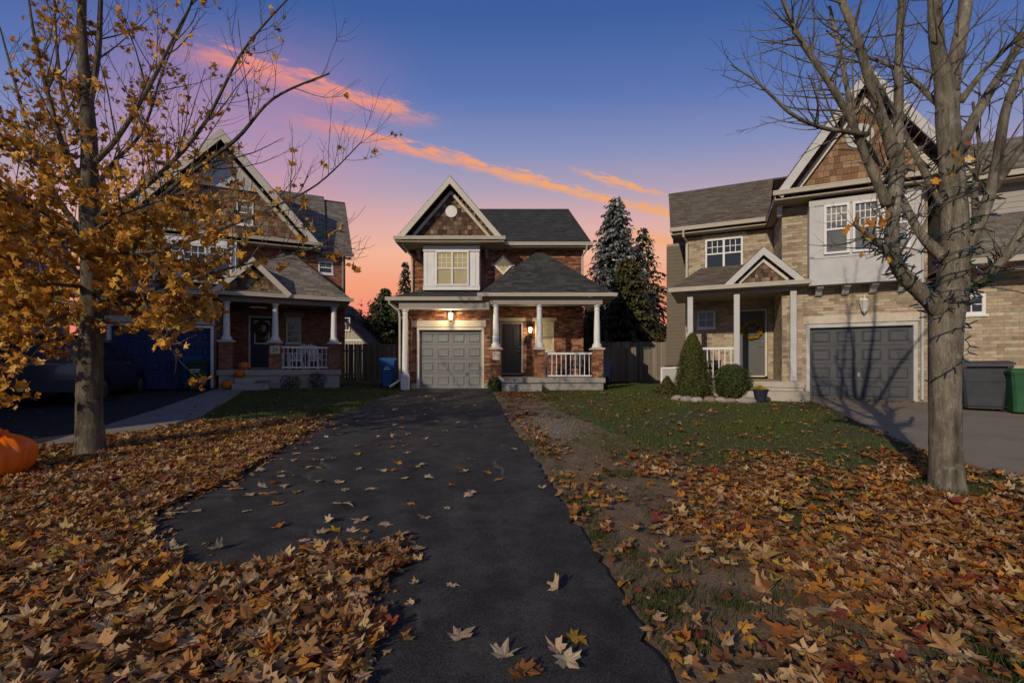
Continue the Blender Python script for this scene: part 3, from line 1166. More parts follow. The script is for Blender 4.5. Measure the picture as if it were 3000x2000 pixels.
# front gable
gc, gh, ge, ga = -2.37, 2.08, 6.30, 8.70
roof(H, [(gc - gh, 5.2, ge), (gc - gh, .55, ge), (gc, .55, ga), (gc, 5.2, ga)], ROOF_BLACK)
roof(H, [(gc + gh, .55, ge), (gc + gh, 5.2, ge), (gc, 5.2, ga), (gc, .55, ga)], ROOF_BLACK)
gable_trim(H, gc, gh - .02, ge - .015, ga - .03, .50, m_cream, .19)
gable_trim(H, gc, gh - .42, ge + .04, ga - .44, .86, m_cream, .10, .04)
MB().prism([(gc - gh + .3, 1.0, ge - .1), (gc + gh - .3, 1.0, ge - .1), (gc, 1.0, ga - .4)], (0, .3, 0)).build('gable_wall', m_mortar, H)
cedar_gable(H, gc, gh - .28, ge + .12, ga - .33, .998, CEDAR_GREY, 'grey', .17, .09, .19, skip=lambda x, z: (x - gc) ** 2 + (z - 7.47) ** 2 < .045)
v = MB()
v.tube([(gc, .955, 7.47), (gc, 1.0, 7.47)], .23, 28)
v.build('gable_vent', m_white, H)
roof(H, [(gc - gh + .1, .47, 6.34), (gc + gh - .1, .47, 6.34), (gc + gh - .55, .99, 6.5), (gc - gh + .55, .99, 6.5)], ROOF_BLACK, slab=.03)
gutter(H, (gc - gh - .04, .50, 6.36), (gc + gh + .04, .50, 6.36))
MB().box(gc - gh + .03, gc + gh - .03, .50, 1.795, 6.16, 6.20).build('soffit', m_soffit, H)
MB().box(gc - gh - .0, gc - gh + .03, .50, 2.3, 6.16, 6.30).box(gc + gh - .03, gc + gh, .50, 1.5, 6.16, 6.30).build('fascia', m_taupe, H)
for x in (-3.78, -1.02):
    MB().prism([(x - .06, 1.79, 6.155), (x - .06, 1.45, 6.155), (x - .06, 1.45, 6.05), (x - .06, 1.62, 6.0), (x - .06, 1.70, 5.82), (x - .06, 1.79, 5.8)], (.12, 0, 0)).build('bracket', m_taupe, H)
# main roof
roof(H, [(-4.5, 1.3, 6.32), (3.19, 1.3, 6.32), (3.19, 9.0, 10.36), (-4.5, 9.0, 10.36)], ROOF_BLACK)
roof(H, [(3.19, 16.7, 6.32), (-4.5, 16.7, 6.32), (-4.5, 9.0, 10.36), (3.19, 9.0, 10.36)], ROOF_BLACK, expo=.4, tab=1.2)
gutter(H, (-.28, 1.29, 6.345), (3.22, 1.29, 6.345))
MB().box(-.28, 3.15, 1.31, 1.795, 6.17, 6.20).build('soffit', m_soffit, H)
MB().prism([(3.17, 1.3, 6.28), (3.17, 9.0, 10.32), (3.17, 9.0, 10.14), (3.17, 1.3, 6.10)], (.04, 0, 0)).build('rake_board', m_cream, H)
downspout(H, [(-4.3, .62, 6.24), (-4.2, .9, 6.05), (-4.06, 1.6, 5.9), (-4.06, 1.72, 5.75), (-4.06, 1.72, 4.2)])
downspout(H, [(2.98, 1.24, 6.24), (2.98, 1.35, 6.08), (2.86, 1.72, 5.9), (2.86, 1.73, 5.7), (2.86, 1.73, 4.3)])

# porch
AP = (1.1, 1.75, 6.16)
roof(H, [(-1.22, -.5, 4.02), (3.70, -.5, 4.02), AP], ROOF_BLACK)
roof(H, [(-1.22, 1.78, 4.02), (-1.22, -.5, 4.02), AP], ROOF_BLACK)
roof(H, [(3.70, -.5, 4.02), (3.70, 1.78, 4.02), AP], ROOF_BLACK)
gutter(H, (-1.24, -.51, 4.045), (3.74, -.51, 4.045))
MB().box(3.70, 3.80, -.5, 1.9, 3.93, 4.04).build('side_gutter', m_cream, H)
MB().box(-1.2, 3.68, -.48, 1.79, 3.875, 3.90).build('porch_ceiling', m_soffit, H)
MB().box(-.80, 3.27, -.36, -.06, 3.665, 3.872).box(3.03, 3.27, -.06, 1.79, 3.665, 3.872).build('fascia_beam', m_taupe, H)
for xc in (-.59, 1.0, 3.1):
    brick_pillar(H, xc, -.2, .39, 1.02, 2.03, RED, m_mortar, m_stone)
    column(H, xc, -.2, 2.115, 3.664, .105)
MB().bbox(-.70, -.44, -.405, -.39, 1.66, 1.95, .006).build('number_plaque', m_stone, H)
MB().box(-.40, 3.36, -.44, 1.80, .84, 1.02).box(-.80, -.40, -.44, -.01, .84, 1.02).build('porch_slab', m_conc, H)
MB().box(-.80, 3.30, -.38, 1.78, .3, .838).build('foundation', m_conc, H)
MB().bbox(-.36, 1.05, -.95, -.44, .4, .80, .01).build('step', m_conc, H)
railing(H, 1.20, 2.90, -.2, 1.06, 1.93, 10)
panel_door(H, -.43, .38, 1.12, 3.17, 1.86, m_door_grey, m_taupe)
lintel(H, -.56, .55, 3.28, 3.43, 1.81)
window(H, .95, 1.72, 2.05, 3.27, 1.82, 1, (3, 4), m_litpane_low, frame=m_cream)
lintel(H, .84, 1.83, 3.28, 3.43, 1.81)
wall_lamp(H, -2.24, -.01, 3.27, m_litglass, 42.0, 1.25)
wall_lamp(H, .74, 1.80, 2.92, m_litglass, 24.0, 1.05)
mb_ = MB()
mb_.box(.58, .76, 1.70, 1.80, 2.42, 2.62).prism([(.57, 1.69, 2.62), (.57, 1.81, 2.62), (.57, 1.81, 2.70)], (.2, 0, 0))
mb_.build('letter_box', m_dark, H)
# ================================================================ house on the right (tan brick, turned towards the circle)
m_blind_sky_glass = mat('blind_sky_glass', (.20, .225, .25), .12, .1, 3, .0, 1, spec=.6)  # pale blue grey holds the blinds and a painted-in reflection of the sky
m_white_dim = mat('white_trim_dim', (.50, .50, .50), .55, .06, 3, .05, 60, stain=.2, sscale=2.5, stain_col=(.36, .35, .33))  # white trim with the dimness of the right side put into its colour
RR = RAD(-24.2)
R = thing('tan_brick_house', 'tan brick house with tall cedar shingle gable and charcoal garage behind the bare tree', 'house', (8.93, 13.65, .43), RR)
RM = Matrix.Translation((8.93, 13.65, 0)) @ Matrix.Rotation(RR, 4, 'Z')
specs = []
TP = (.265, .088)
kw = dict(pal=TAN, pitch=TP, mortar=m_mortar_tan, specs=specs)
front(R, -.72, 2.75, .43, 6.25, 0, [(-.09, 2.53, .43, 2.66), (-.06, 2.41, 3.85, 6.15)], **kw)
front(R, -3.62, -.73, .9, 6.25, 2.2, [(-1.9, -.9, .9, 3.5), (-3.2, -2.6, 2.84, 3.46), (-2.93, -1.69, 5.01, 6.1)], **kw)
brick_wall(R, (-.72, 2.18, .43), (0, -1, 0), (-1, 0, 0), 2.16, 5.82, (), **kw)
emit_brick_specs(specs, TAN, lambda p: RM @ Vector(p))
b = MB()
b.box(-3.6, -3.4, 2.42, 9.0, .43, 6.3).box(2.5, 2.7, .22, 9.0, .43, 6.3).box(-3.6, 2.7, 8.8, 9.0, .43, 6.3)
b.box(-4.55, -3.62, 5.0, 8.5, .43, 6.8)
b.build('side_wall', m_mortar_tan, R)
sd = MB()
for k in range(40):
    z = .5 + k * .155
    sd.prism([(-4.56, 4.99, z), (-3.62, 4.99, z), (-3.62, 4.975, z), (-4.56, 4.975, z)], (0, .008, .15))
sd.build('siding', mat('siding_taupe', (.15, .125, .095), .7, .08, 4, .05, 50), R)
garage_door(R, 0.0, 2.44, .445, 2.57, .12, m_gar_dark, m_white_dim)
MB().box(1.19, 1.25, .085, .118, 1.12, 1.24).build('garage_handle', m_chrome, R)
lintel(R, -.16, 2.58, 2.68, 2.93, 0)
# bay
MB().box(-.07, 2.42, -.5, -.012, 3.78, 6.2).build('bay', m_white_dim, R)
bt = MB()
bt.box(-.10, 2.45, -.53, -.49, 6.04, 6.2).box(-.10, 2.45, -.53, -.49, 3.76, 3.9).box(-.09, 2.44, -.52, -.49, 4.52, 4.58)
for x in (-.09, 2.32):
    bt.box(x, x + .12, -.52, -.49, 3.905, 6.035)
bt.build('bay_board', m_white_dim, R)
for a, c in ((.26, .86), (.93, 1.53), (1.60, 2.20)):
    window(R, a, c, 4.62, 6.03, -.545, 1, (4, 3), m_blind_sky_glass, sill=False)
for x in (.2, .85, 1.5, 2.15):
    MB().prism([(x - .08, -.014, 3.78), (x - .08, -.42, 3.78), (x - .08, -.42, 3.70), (x - .08, -.24, 3.64), (x - .08, -.12, 3.52), (x - .08, -.014, 3.5)], (.16, 0, 0)).build('bracket', m_white_dim, R)
# gable
gc, gh, ge, ga = 1.25, 2.24, 6.48, 9.68
roof(R, [(gc - gh, 6.5, ge), (gc - gh, -.7, ge), (gc, -.7, ga), (gc, 6.5, ga)], ROOF_BROWN)
roof(R, [(gc + gh, -.7, ge), (gc + gh, 6.5, ge), (gc, 6.5, ga), (gc, -.7, ga)], ROOF_BROWN)
gable_trim(R, gc, gh - .02, ge - .015, ga - .03, -.75, m_white_dim, .22)
gable_trim(R, gc, gh - .45, ge + .06, ga - .62, -.29, m_cream, .12, .04)
MB().prism([(gc - gh + .3, -.15, ge - .1), (gc + gh - .3, -.15, ge - .1), (gc, -.15, ga - .45)], (0, .14, 0)).build('gable_wall', m_mortar, R)
cedar_gable(R, gc, gh - .3, ge + .12, ga - .38, -.152, CEDAR_ORANGE, 'orange', .185, .11, .24, skip=lambda x, z: (x - 1.17) ** 2 + (z - 8.0) ** 2 < .1)
MB().tube([(1.17, -.2, 8.0), (1.17, -.15, 8.0)], .34, 30).build('gable_vent', m_white_dim, R)
roof(R, [(gc - gh + .08, -.78, 6.52), (gc + gh - .08, -.78, 6.52), (gc + gh - .5, -.16, 6.72), (gc - gh + .5, -.16, 6.72)], ROOF_BROWN, slab=.03)
gutter(R, (gc - gh - .05, -.75, 6.545), (gc + gh + .05, -.75, 6.545), m_cream)
MB().box(gc - gh + .03, gc + gh - .03, -.74, 0.0, 6.29, 6.33).box(-1.0, -.73, 0, 2.2, 6.29, 6.33).build('soffit', m_soffit, R)
MB().box(gc - gh, gc - gh + .03, -.74, 2.2, 6.29, 6.47).build('fascia', m_taupe, R)
MB().prism([(-.86, .0, 6.28), (-.86, -.3, 6.28), (-.86, -.3, 6.2), (-.86, -.1, 6.0), (-.86, 0, 5.98)], (.12, 0, 0)).build('bracket', m_white_dim, R)
# main roof over the porch side
roof(R, [(-4.12, 1.75, 6.5), (-.9, 1.75, 6.5), (-.3, 6.6, 9.6), (-4.62, 6.6, 9.6)], ROOF_BROWN)
roof(R, [(2.0, 11.4, 6.5), (-4.62, 11.4, 6.5), (-4.62, 6.6, 9.6), (2.0, 6.6, 9.6)], ROOF_BROWN, expo=.4, tab=1.0)
gutter(R, (-4.14, 1.74, 6.53), (-1.02, 1.74, 6.53))
MB().box(-4.1, -.74, 1.76, 2.195, 6.30, 6.34).build('soffit', m_soffit, R)
downspout(R, [(-3.66, 1.68, 6.42), (-3.66, 1.75, 6.2), (-3.56, 2.1, 6.05), (-3.56, 2.13, 5.8), (-3.56, 2.13, 1.0)])
downspout(R, [(2.62, -.05, 6.3), (2.62, -.05, .5)], m_white_dim)
window(R, -2.93, -1.69, 5.01, 6.1, 2.2, 2, (3, 2))
lintel(R, -3.05, -1.57, 6.105, 6.26, 2.2)
window(R, -3.2, -2.6, 2.84, 3.46, 2.2, 1, (2, 2), midrail=False, fw=.05)
panel_door(R, -1.8, -.99, 1.08, 3.4, 2.27, m_door_rgrey, m_cream)
wall_lamp(R, 1.29, -.015, 3.18, None, 0, 1.3, m_white)
# porch
roof(R, [(-3.95, -.5, 3.92), (-.08, -.5, 3.92), (-.76, 2.16, 5.07), (-3.07, 2.16, 5.07)], ROOF_BROWN, slab=.08)
roof(R, [(-3.95, 2.18, 3.92), (-3.95, -.5, 3.92), (-3.07, 2.16, 5.07)], ROOF_BROWN, slab=.08)
pc, ph, pe, pa = -1.26, 1.08, 3.96, 5.03
roof(R, [(pc - ph, .1, pe), (pc - ph, -.52, pe), (pc, -.52, pa), (pc, 1.95, pa)], ROOF_BROWN, slab=.06)
roof(R, [(pc + ph, -.52, pe), (pc + ph, .1, pe), (pc, 1.95, pa), (pc, -.52, pa)], ROOF_BROWN, slab=.06)
gable_trim(R, pc, ph - .01, pe - .01, pa - .02, -.57, m_white_dim, .17)
gable_trim(R, pc, ph - .4, pe + .07, pa - .33, -.38, m_cream, .08, .03)
MB().prism([(pc - ph + .15, -.3, pe), (pc + ph - .15, -.3, pe), (pc, -.3, pa - .16)], (0, .1, 0)).build('gable_wall', m_mortar, R)
cedar_gable(R, pc, ph - .22, pe + .04, pa - .2, -.302, CEDAR_GREY, 'grey', .13, .07, .14)
gutter(R, (-3.98, -.51, 3.945), (-.05, -.51, 3.945))
MB().box(-3.9, -.12, -.48, 2.19, 3.80, 3.825).build('porch_ceiling', m_soffit, R)
MB().box(-3.45, -.36, -.26, -.04, 3.70, 3.797).build('fascia_beam', m_taupe, R)
for x in (-3.33, -1.97, -.445):
    p = MB()
    p.bbox(x - .085, x + .085, -.235, -.065, .975, 3.698, .012)
    p.build('porch_post', m_white_dim, R)
MB().box(-3.55, -.2, -.5, 2.19, .80, .97).build('porch_slab', m_conc_tan, R)
MB().box(-3.5, -.22, -.46, 2.15, .1, .797).build('foundation', m_conc_tan, R)
MB().bbox(-1.85, -.14, -.98, -.5, .2, .70, .012).build('step', m_conc_tan, R)
railing(R, -3.25, -2.05, -.15, 1.06, 2.03, 7)

# ================================================================ house on the left (dark red brick, turned towards the circle)
LR = RAD(24.4)
L = thing('gabled_brick_house', 'shaded red brick house with navy doors and number 29, behind the golden maple', 'house', (-9.0, 17.3, .62), LR)
kw = dict(pal=DARKRED, pitch=(.225, .076), mortar=m_mortar)
front(L, -5.3, -1.9, .62, 4.0, 0.0, [(-5.0, -1.98, .62, 2.9)], **kw)
front(L, -5.3, 2.66, 3.9, 6.35, 2.0, [(1.55, 2.15, 5.45, 6.03)], **kw)
front(L, -1.88, 2.66, 1.30, 3.88, 2.2, [(-1.13, -.10, 1.3, 3.56), (.27, .9, 2.4, 3.56)], **kw)
b = MB()
b.box(-5.28, -5.1, .2, 9.5, .62, 6.4).box(2.44, 2.64, 2.43, 9.5, .62, 6.4).box(-5.28, 2.64, 9.3, 9.5, .62, 6.4).box(-2.1, -1.92, .2, 2.18, .62, 3.85)
b.prism([(2.44, 2.2, 6.4), (2.44, 10, 6.4), (2.44, 6.0, 9.6)], (.2, 0, 0))
b.build('side_wall', m_mortar, L)
garage_door(L, -4.92, -2.07, .635, 2.8, .12, m_gar_blue, m_white, 4, 8)
lintel(L, -5.1, -1.95, 2.92, 3.14, 0)
roof(L, [(-5.6, -.6, 4.0), (-1.75, -.6, 4.0), (-1.75, 1.99, 4.72), (-4.9, 1.99, 4.72)], ROOF_TAUPE)
gutter(L, (-5.65, -.61, 4.03), (-1.75, -.61, 4.03))
MB().box(-5.55, -1.75, -.58, -.01, 3.86, 3.89).build('soffit', m_soffit, L)
MB().box(-4.1, -1.42, 1.1, 1.99, 4.6, 6.25).build('bay', m_white, L)
MB().box(-4.13, -1.39, 1.06, 1.11, 6.05, 6.25).build('bay_board', m_white, L)
MB().box(-4.13, -1.39, 1.06, 1.11, 4.58, 4.72).build('bay_board', m_white, L)
for a, c in ((-3.95, -3.2), (-3.13, -2.38), (-2.31, -1.56)):
    window(L, a, c, 4.85, 6.02, 1.05, 1, (3, 2), sill=False)
gc, gh, ge, ga = -1.96, 3.62, 6.57, 10.70
roof(L, [(gc - gh, 6.5, ge), (gc - gh, 1.4, ge), (gc, 1.4, ga), (gc, 6.5, ga)], ROOF_TAUPE)
roof(L, [(gc + gh, 1.4, ge), (gc + gh, 4.6, ge), (gc, 6.5, ga), (gc, 1.4, ga)], ROOF_TAUPE)
gable_trim(L, gc, gh - .02, ge - .015, ga - .03, 1.34, m_cream, .26)
gable_trim(L, gc, gh - .5, ge + .05, ga - .6, 1.75, m_cream, .14, .04)
MB().prism([(gc - gh + .35, 2.0, ge - .15), (gc + gh - .35, 2.0, ge - .15), (gc, 2.0, ga - .4)], (0, .2, 0)).build('gable_wall', m_mortar, L)
pan = MB()
pz = 8.75
pw = (gh - .4) * (ga - .45 - pz) / (ga - .45 - ge)
pan.prism([(gc - pw, 1.93, pz), (gc + pw, 1.93, pz), (gc, 1.93, ga - .5)], (0, .06, 0))
pan.box(gc - pw - .1, gc + pw + .1, 1.88, 1.99, pz - .16, pz - .005)
x = gc - pw + .2
while x < gc + pw - .1:
    zt = pz + (ga - .5 - pz) * (1 - abs(x - gc) / pw) - .03
    if zt > pz + .1:
        pan.box(x - .02, x + .02, 1.905, 1.928, pz, zt)
    x += .3
pan.build('gable_panel', mat('gable_panel_white', (.50, .51, .52), .6, .05, 3, .04, 60), L)
cedar_gable(L, gc, gh - .38, ge + .1, ga - .4, 1.998, CEDAR_GREY[:7] + CEDAR_ORANGE[:3], 'mixed', .2, .13, .28, ztop=pz - .2, skip=lambda x, z: abs(x + 1.2) < .3 and 7.2 < z < 8.2)
window(L, -1.5, -.9, 7.2, 8.2, 1.97, 1, (2, 2))
roof(L, [(gc - gh + .1, 1.34, 6.6), (gc + gh - .1, 1.34, 6.6), (gc + gh - .6, 1.99, 6.8), (gc - gh + .6, 1.99, 6.8)], ROOF_TAUPE, slab=.03)
gutter(L, (gc - gh - .05, 1.35, 6.63), (gc + gh + .05, 1.35, 6.63))
MB().box(gc - gh + .03, gc + gh - .03, 1.37, 1.99, 6.36, 6.40).build('soffit', m_soffit, L)
roof(L, [(-5.5, 1.8, 6.48), (1.92, 1.8, 6.48), (1.92, 6.1, 10.25), (-5.5, 6.1, 10.25)], ROOF_TAUPE)
roof(L, [(1.95, 1.75, 6.36), (2.95, 1.75, 6.36), (2.95, 5.9, 9.95), (1.95, 5.9, 9.95)], ROOF_TAUPE)
roof(L, [(2.95, 10.4, 6.36), (-5.5, 10.4, 6.36), (-5.5, 6.1, 10.1), (2.95, 6.1, 10.1)], ROOF_TAUPE, expo=.4, tab=1.0)
gutter(L, (1.72, 1.76, 6.39), (3.0, 1.76, 6.39), m_taupe)
MB().box(1.7, 2.9, 1.78, 1.99, 6.2, 6.24).build('soffit', m_soffit, L)
downspout(L, [(2.55, 1.7, 6.28), (2.55, 1.9, 6.05), (2.55, 1.93, 4.2)], m_taupe)
window(L, 1.55, 2.15, 5.47, 6.02, 2.02, 1, (2, 2))
lintel(L, 1.45, 2.25, 6.03, 6.18, 2.0, m_taupe)
# porch
LA = (.38, 1.97, 6.36)
roof(L, [(-2.1, -.5, 4.07), (2.72, -.5, 4.07), LA], ROOF_TAUPE)
roof(L, [(2.72, -.5, 4.07), (2.72, 2.1, 4.07), LA], ROOF_TAUPE)
roof(L, [(-2.1, 2.1, 4.07), (-2.1, -.5, 4.07), LA], ROOF_TAUPE)
pc, ph, pe, pa = -.68, 1.28, 4.12, 5.40
roof(L, [(pc - ph, .2, pe), (pc - ph, -.6, pe), (pc, -.6, pa), (pc, 1.4, pa)], ROOF_TAUPE, slab=.06)
roof(L, [(pc + ph, -.6, pe), (pc + ph, .2, pe), (pc, 1.4, pa), (pc, -.6, pa)], ROOF_TAUPE, slab=.06)
gable_trim(L, pc, ph - .01, pe - .01, pa - .02, -.66, m_cream, .19)
MB().prism([(pc - ph + .15, -.35, pe), (pc + ph - .15, -.35, pe), (pc, -.35, pa - .16)], (0, .1, 0)).build('gable_wall', m_mortar, L)
cedar_gable(L, pc, ph - .2, pe + .02, pa - .2, -.352, CEDAR_GREY, 'grey', .16, .09, .18)
gutter(L, (-2.15, -.51, 4.095), (2.78, -.51, 4.095))
MB().box(-2.0, 2.68, -.48, 1.95, 3.985, 4.01).build('porch_ceiling', m_soffit, L)
MB().box(-1.8, 2.3, -.2, .06, 3.80, 3.982).box(2.05, 2.3, .06, 1.98, 3.80, 3.982).build('fascia_beam', m_taupe, L)
for xc in (-1.58, 0.0, 2.08):
    pl = brick_pillar(L, xc, 0, .42, 1.3, 2.31, DARKRED, m_mortar, m_stone)
    column(L, xc, 0, 2.395, 3.798, .105)
    if xc == 0.0:
        pq = MB().bbox(-.165, .165, -.235, -.212, 1.9, 2.2, .006).build('number_plaque', m_stone, L)
        cu = bpy.data.curves.new('digits', 'FONT')
        cu.body = '29'
        cu.size = .2
        cu.extrude = .004
        cu.align_x = 'CENTER'
        to = bpy.data.objects.new('digits', cu)
        COL.objects.link(to)
        dg = bpy.context.evaluated_depsgraph_get()
        me = bpy.data.meshes.new_from_object(to.evaluated_get(dg))
        bpy.data.objects.remove(to)
        me.materials.clear()
        me.materials.append(m_dark)
        nm = bpy.data.objects.new('house_number', me)
        COL.objects.link(nm)
        nm.parent = pq
        nm.location = (0, -.24, 1.98 - ZB[0])
        nm.rotation_euler = (RAD(90), 0, 0)
MB().box(-1.85, 2.34, -.26, 2.2, 1.1, 1.3).build('porch_slab', m_conc, L)
MB().box(-1.8, 2.28, -.2, 2.1, .3, 1.097).build('foundation', m_conc, L)
MB().bbox(-1.25, -.2, -.62, -.26, .4, 1.02, .012).build('step', m_conc, L)
MB().bbox(-1.3, -.15, -1.0, -.62, .3, .82, .012).build('step', m_conc, L)
railing(L, .21, 1.87, 0, 1.36, 2.2, 11)
panel_door(L, -1.03, -.2, 1.36, 3.46, 2.25, m_door_navy, m_cream, m_glass)
window(L, .29, .88, 2.42, 3.54, 2.2, 1, (3, 2), frame=m_cream)
lintel(L, .18, .98, 3.55, 3.75, 2.2, m_taupe)

# ================================================================ next house on the right edge
FR = RAD(-28)
F_ = thing('corner_house', 'tan brick house with small four pane window behind the wheeled bins at right edge', 'house', (12.05, 11.6, .4), FR)
sp2 = []
kw = dict(pal=TAN, pitch=TP, mortar=m_mortar_tan)
front(F_, -.7, .78, .4, 3.9, 0, [(-.50, .02, 2.73, 3.3)], **kw)
front(F_, .78, 3.6, .4, 3.9, 1.3, [], **kw)
window(F_, -.50, .02, 2.75, 3.28, .01, 1, (2, 2), midrail=False, fw=.07)
b = MB()
b.box(-.68, -.5, .22, 7, .4, 6.4).box(3.4, 3.6, 1.55, 7, .4, 6.4).box(-.68, 3.6, 6.8, 7, .4, 6.4)
b.build('side_wall', m_mortar_tan, F_)
brick_pillar(F_, 1.2, -.5, .5, .4, 2.1, TAN, m_mortar_tan, m_stone, TP)
MB().bbox(1.08, 1.32, -.62, -.38, 2.19, 3.72, .015).box(1.05, 1.35, -.65, -.35, 3.62, 3.72).build('porch_post', m_white, F_)
MB().box(.3, 3.4, -.7, -.3, 3.725, 3.88).build('fascia_beam', m_taupe, F_)
MB().box(-.75, 3.7, -.9, 1.3, 3.885, 3.91).build('soffit', m_soffit, F_)
roof(F_, [(-.8, -.95, 3.98), (3.8, -.95, 3.98), (1.6, 1.4, 5.6), (.3, 1.4, 5.6)], ROOF_TAUPE, expo=.16)
roof(F_, [(-.8, 1.4, 3.98), (-.8, -.95, 3.98), (.3, 1.4, 5.6)], ROOF_TAUPE, expo=.16)
gutter(F_, (-.85, -.96, 4.0), (3.85, -.96, 4.0))
sd = MB()
for k in range(18):
    z = 3.95 + k * .15
    sd.prism([(-.6, 1.48, z), (3.6, 1.48, z), (3.6, 1.46, z), (-.6, 1.46, z)], (0, .012, .145))
sd.box(-.6, 3.6, 1.49, 1.7, 3.9, 6.65)
sd.build('siding', mat('siding_grey', (.34, .33, .31), .7, .06, 4, .05, 50), F_)
roof(F_, [(-.95, .95, 6.55), (4.2, .95, 6.55), (4.2, 5.2, 9.0), (-.95, 5.2, 9.0)], ROOF_TAUPE)
roof(F_, [(4.2, 9.5, 6.55), (-.95, 9.5, 6.55), (-.95, 5.2, 9.0), (4.2, 5.2, 9.0)], ROOF_TAUPE, expo=.4, tab=1.0)
gutter(F_, (-1.0, .94, 6.58), (4.25, .94, 6.58))
MB().box(-.9, 4.1, .97, 1.47, 6.4, 6.43).build('soffit', m_soffit, F_)
MB().box(-.85, 3.7, -.6, -.02, .2, .42).build('foundation', m_conc, F_)

# ================================================================ house past the left edge (stands along the side of the circle)
S_ = thing('sided_house', 'blue grey sided house with eaves cut off by left edge', 'house', (-14.6, 15.0, .5), RAD(114))
m_side = mat('siding_blue', (.17, .20, .25), .7, .06, 4, .05, 50)
side = MB()
for k in range(34):
    z = .5 + k * .155
    side.prism([(-11.5, 0, z), (.0, 0, z), (0, -.02, z), (-11.5, -.02, z)], (0, .012, .15))
side.box(-11.5, 0, .0, .2, .4, 5.8).box(-11.5, -11.3, .2, 8, .4, 5.8).box(-.2, 0, .2, 8, .4, 5.8).box(-11.5, 0, 8, 8.2, .4, 5.8)
side.prism([(-.2, .0, 5.8), (-.2, 8.2, 5.8), (-.2, 4.1, 8.3)], (.2, 0, 0)).prism([(-11.5, .0, 5.8), (-11.5, 8.2, 5.8), (-11.5, 4.1, 8.3)], (.2, 0, 0))
side.build('siding', m_side, S_)
roof(S_, [(-12.0, -.55, 5.72), (.5, -.55, 5.72), (.5, 4.1, 8.65), (-12.0, 4.1, 8.65)], ROOF_TAUPE)
roof(S_, [(.5, 8.7, 5.72), (-12.0, 8.7, 5.72), (-12.0, 4.1, 8.65), (.5, 4.1, 8.65)], ROOF_TAUPE, expo=.4, tab=1.0)
gutter(S_, (-12.0, -.56, 5.75), (.5, -.56, 5.75), m_taupe)
MB().box(-12, .45, -.53, -.02, 5.55, 5.58).build('soffit', m_taupe, S_)
for x in (-2.4, -5.5):
    window(S_, x - .6, x + .6, 3.9, 5.1, -.03, 2, (3, 2))
    window(S_, x - .6, x + .6, 1.3, 2.7, -.03, 2, (3, 2))

# ================================================================ house far behind the fence
B_ = thing('far_house', 'distant beige house with vertical board siding between the two brick houses', 'house', (-13.0, 36.0, .6), 0)
b = MB()
b.prism([(-5.5, 0, .4), (1.35, 0, .4), (1.35, 0, 3.6), (-2.1, 0, 7.0), (-5.5, 0, 3.6)], (0, 7, 0))
x = -5.4
while x < 1.3:
    zt = 3.6 + 3.4 * (1 - abs(x + 2.07) / 3.45)
    b.box(x - .03, x + .03, -.025, -.002, .4, zt - .05)
    x += .22
b.build('wall', mat('beige_board', (.46, .42, .34), .8, .06, 4, .05, 50), B_)
MB().box(-5.5, 1.35, -.05, -.03, 3.45, 3.6).build('wall_trim', m_white, B_)
roof(B_, [(1.75, -.4, 3.2), (1.75, 7.2, 3.2), (-2.1, 7.2, 7.1), (-2.1, -.4, 7.1)], ROOF_BLACK, expo=.3, tab=.8)
roof(B_, [(-5.9, 7.2, 3.2), (-5.9, -.4, 3.2), (-2.1, -.4, 7.1), (-2.1, 7.2, 7.1)], ROOF_BLACK, expo=.3, tab=.8)
window(B_, -.6, .2, 4.3, 5.3, -.06, 1, (2, 2))
MB().box(1.4, 4.2, 2.0, 6.5, .4, 2.7).build('lean_to', mat('brown_board', (.10, .07, .05), .9, .1, 4, .1, 40), B_)
roof(B_, [(1.36, 1.6, 3.25), (1.36, 6.8, 3.25), (4.6, 6.8, 2.6), (4.6, 1.6, 2.6)][::-1], ROOF_BLACK, expo=.3, tab=.8)
# ================================================================ leaves
npr = np.random.default_rng(11)
_half = [(.0, -.30), (.14, -.38), (.36, -.31), (.29, -.15), (.55, .05), (.40, .08), (.37, .25), (.20, .13), (.15, .31), (.0, .60)]
OUT = np.array(_half + [(-x, y) for x, y in _half[-2:0:-1]])


def leaf_variant(curl, fold, twist, seed):
    """maple leaf: lobed outline fanned from the middle, cupped and creased, with a stalk"""
    r = np.random.default_rng(seed)
    O2 = OUT * (1 + r.uniform(-.12, .12, (len(OUT), 1)))
    for _ in range(int(r.integers(0, 3))):                      # torn or rolled-in lobes
        j = int(r.integers(1, len(OUT)))
        O2[j] *= r.uniform(.4, .75)
        O2[(j + 1) % len(OUT)] *= r.uniform(.6, .9)
    P = np.vstack([[(0, -.08)], O2])
    x, y = P[:, 0], P[:, 1]
    z = curl * (x * x + .7 * y * y) + fold * np.abs(x) + twist * x * y + r.uniform(-.05, .05, len(P))
    V = np.column_stack([x, y, z])
    n = len(OUT)
    F = [(0, 1 + i, 1 + (i + 1) % n) for i in range(n)]
    k = len(V)
    V = np.vstack([V, [(-.012, -.28, z[1]), (.012, -.28, z[1]), (.10 * twist, -.72, z[1] + .10)]])
    F.append((k, k + 1, k + 2))
    return V, np.array(F)[:, ::-1]


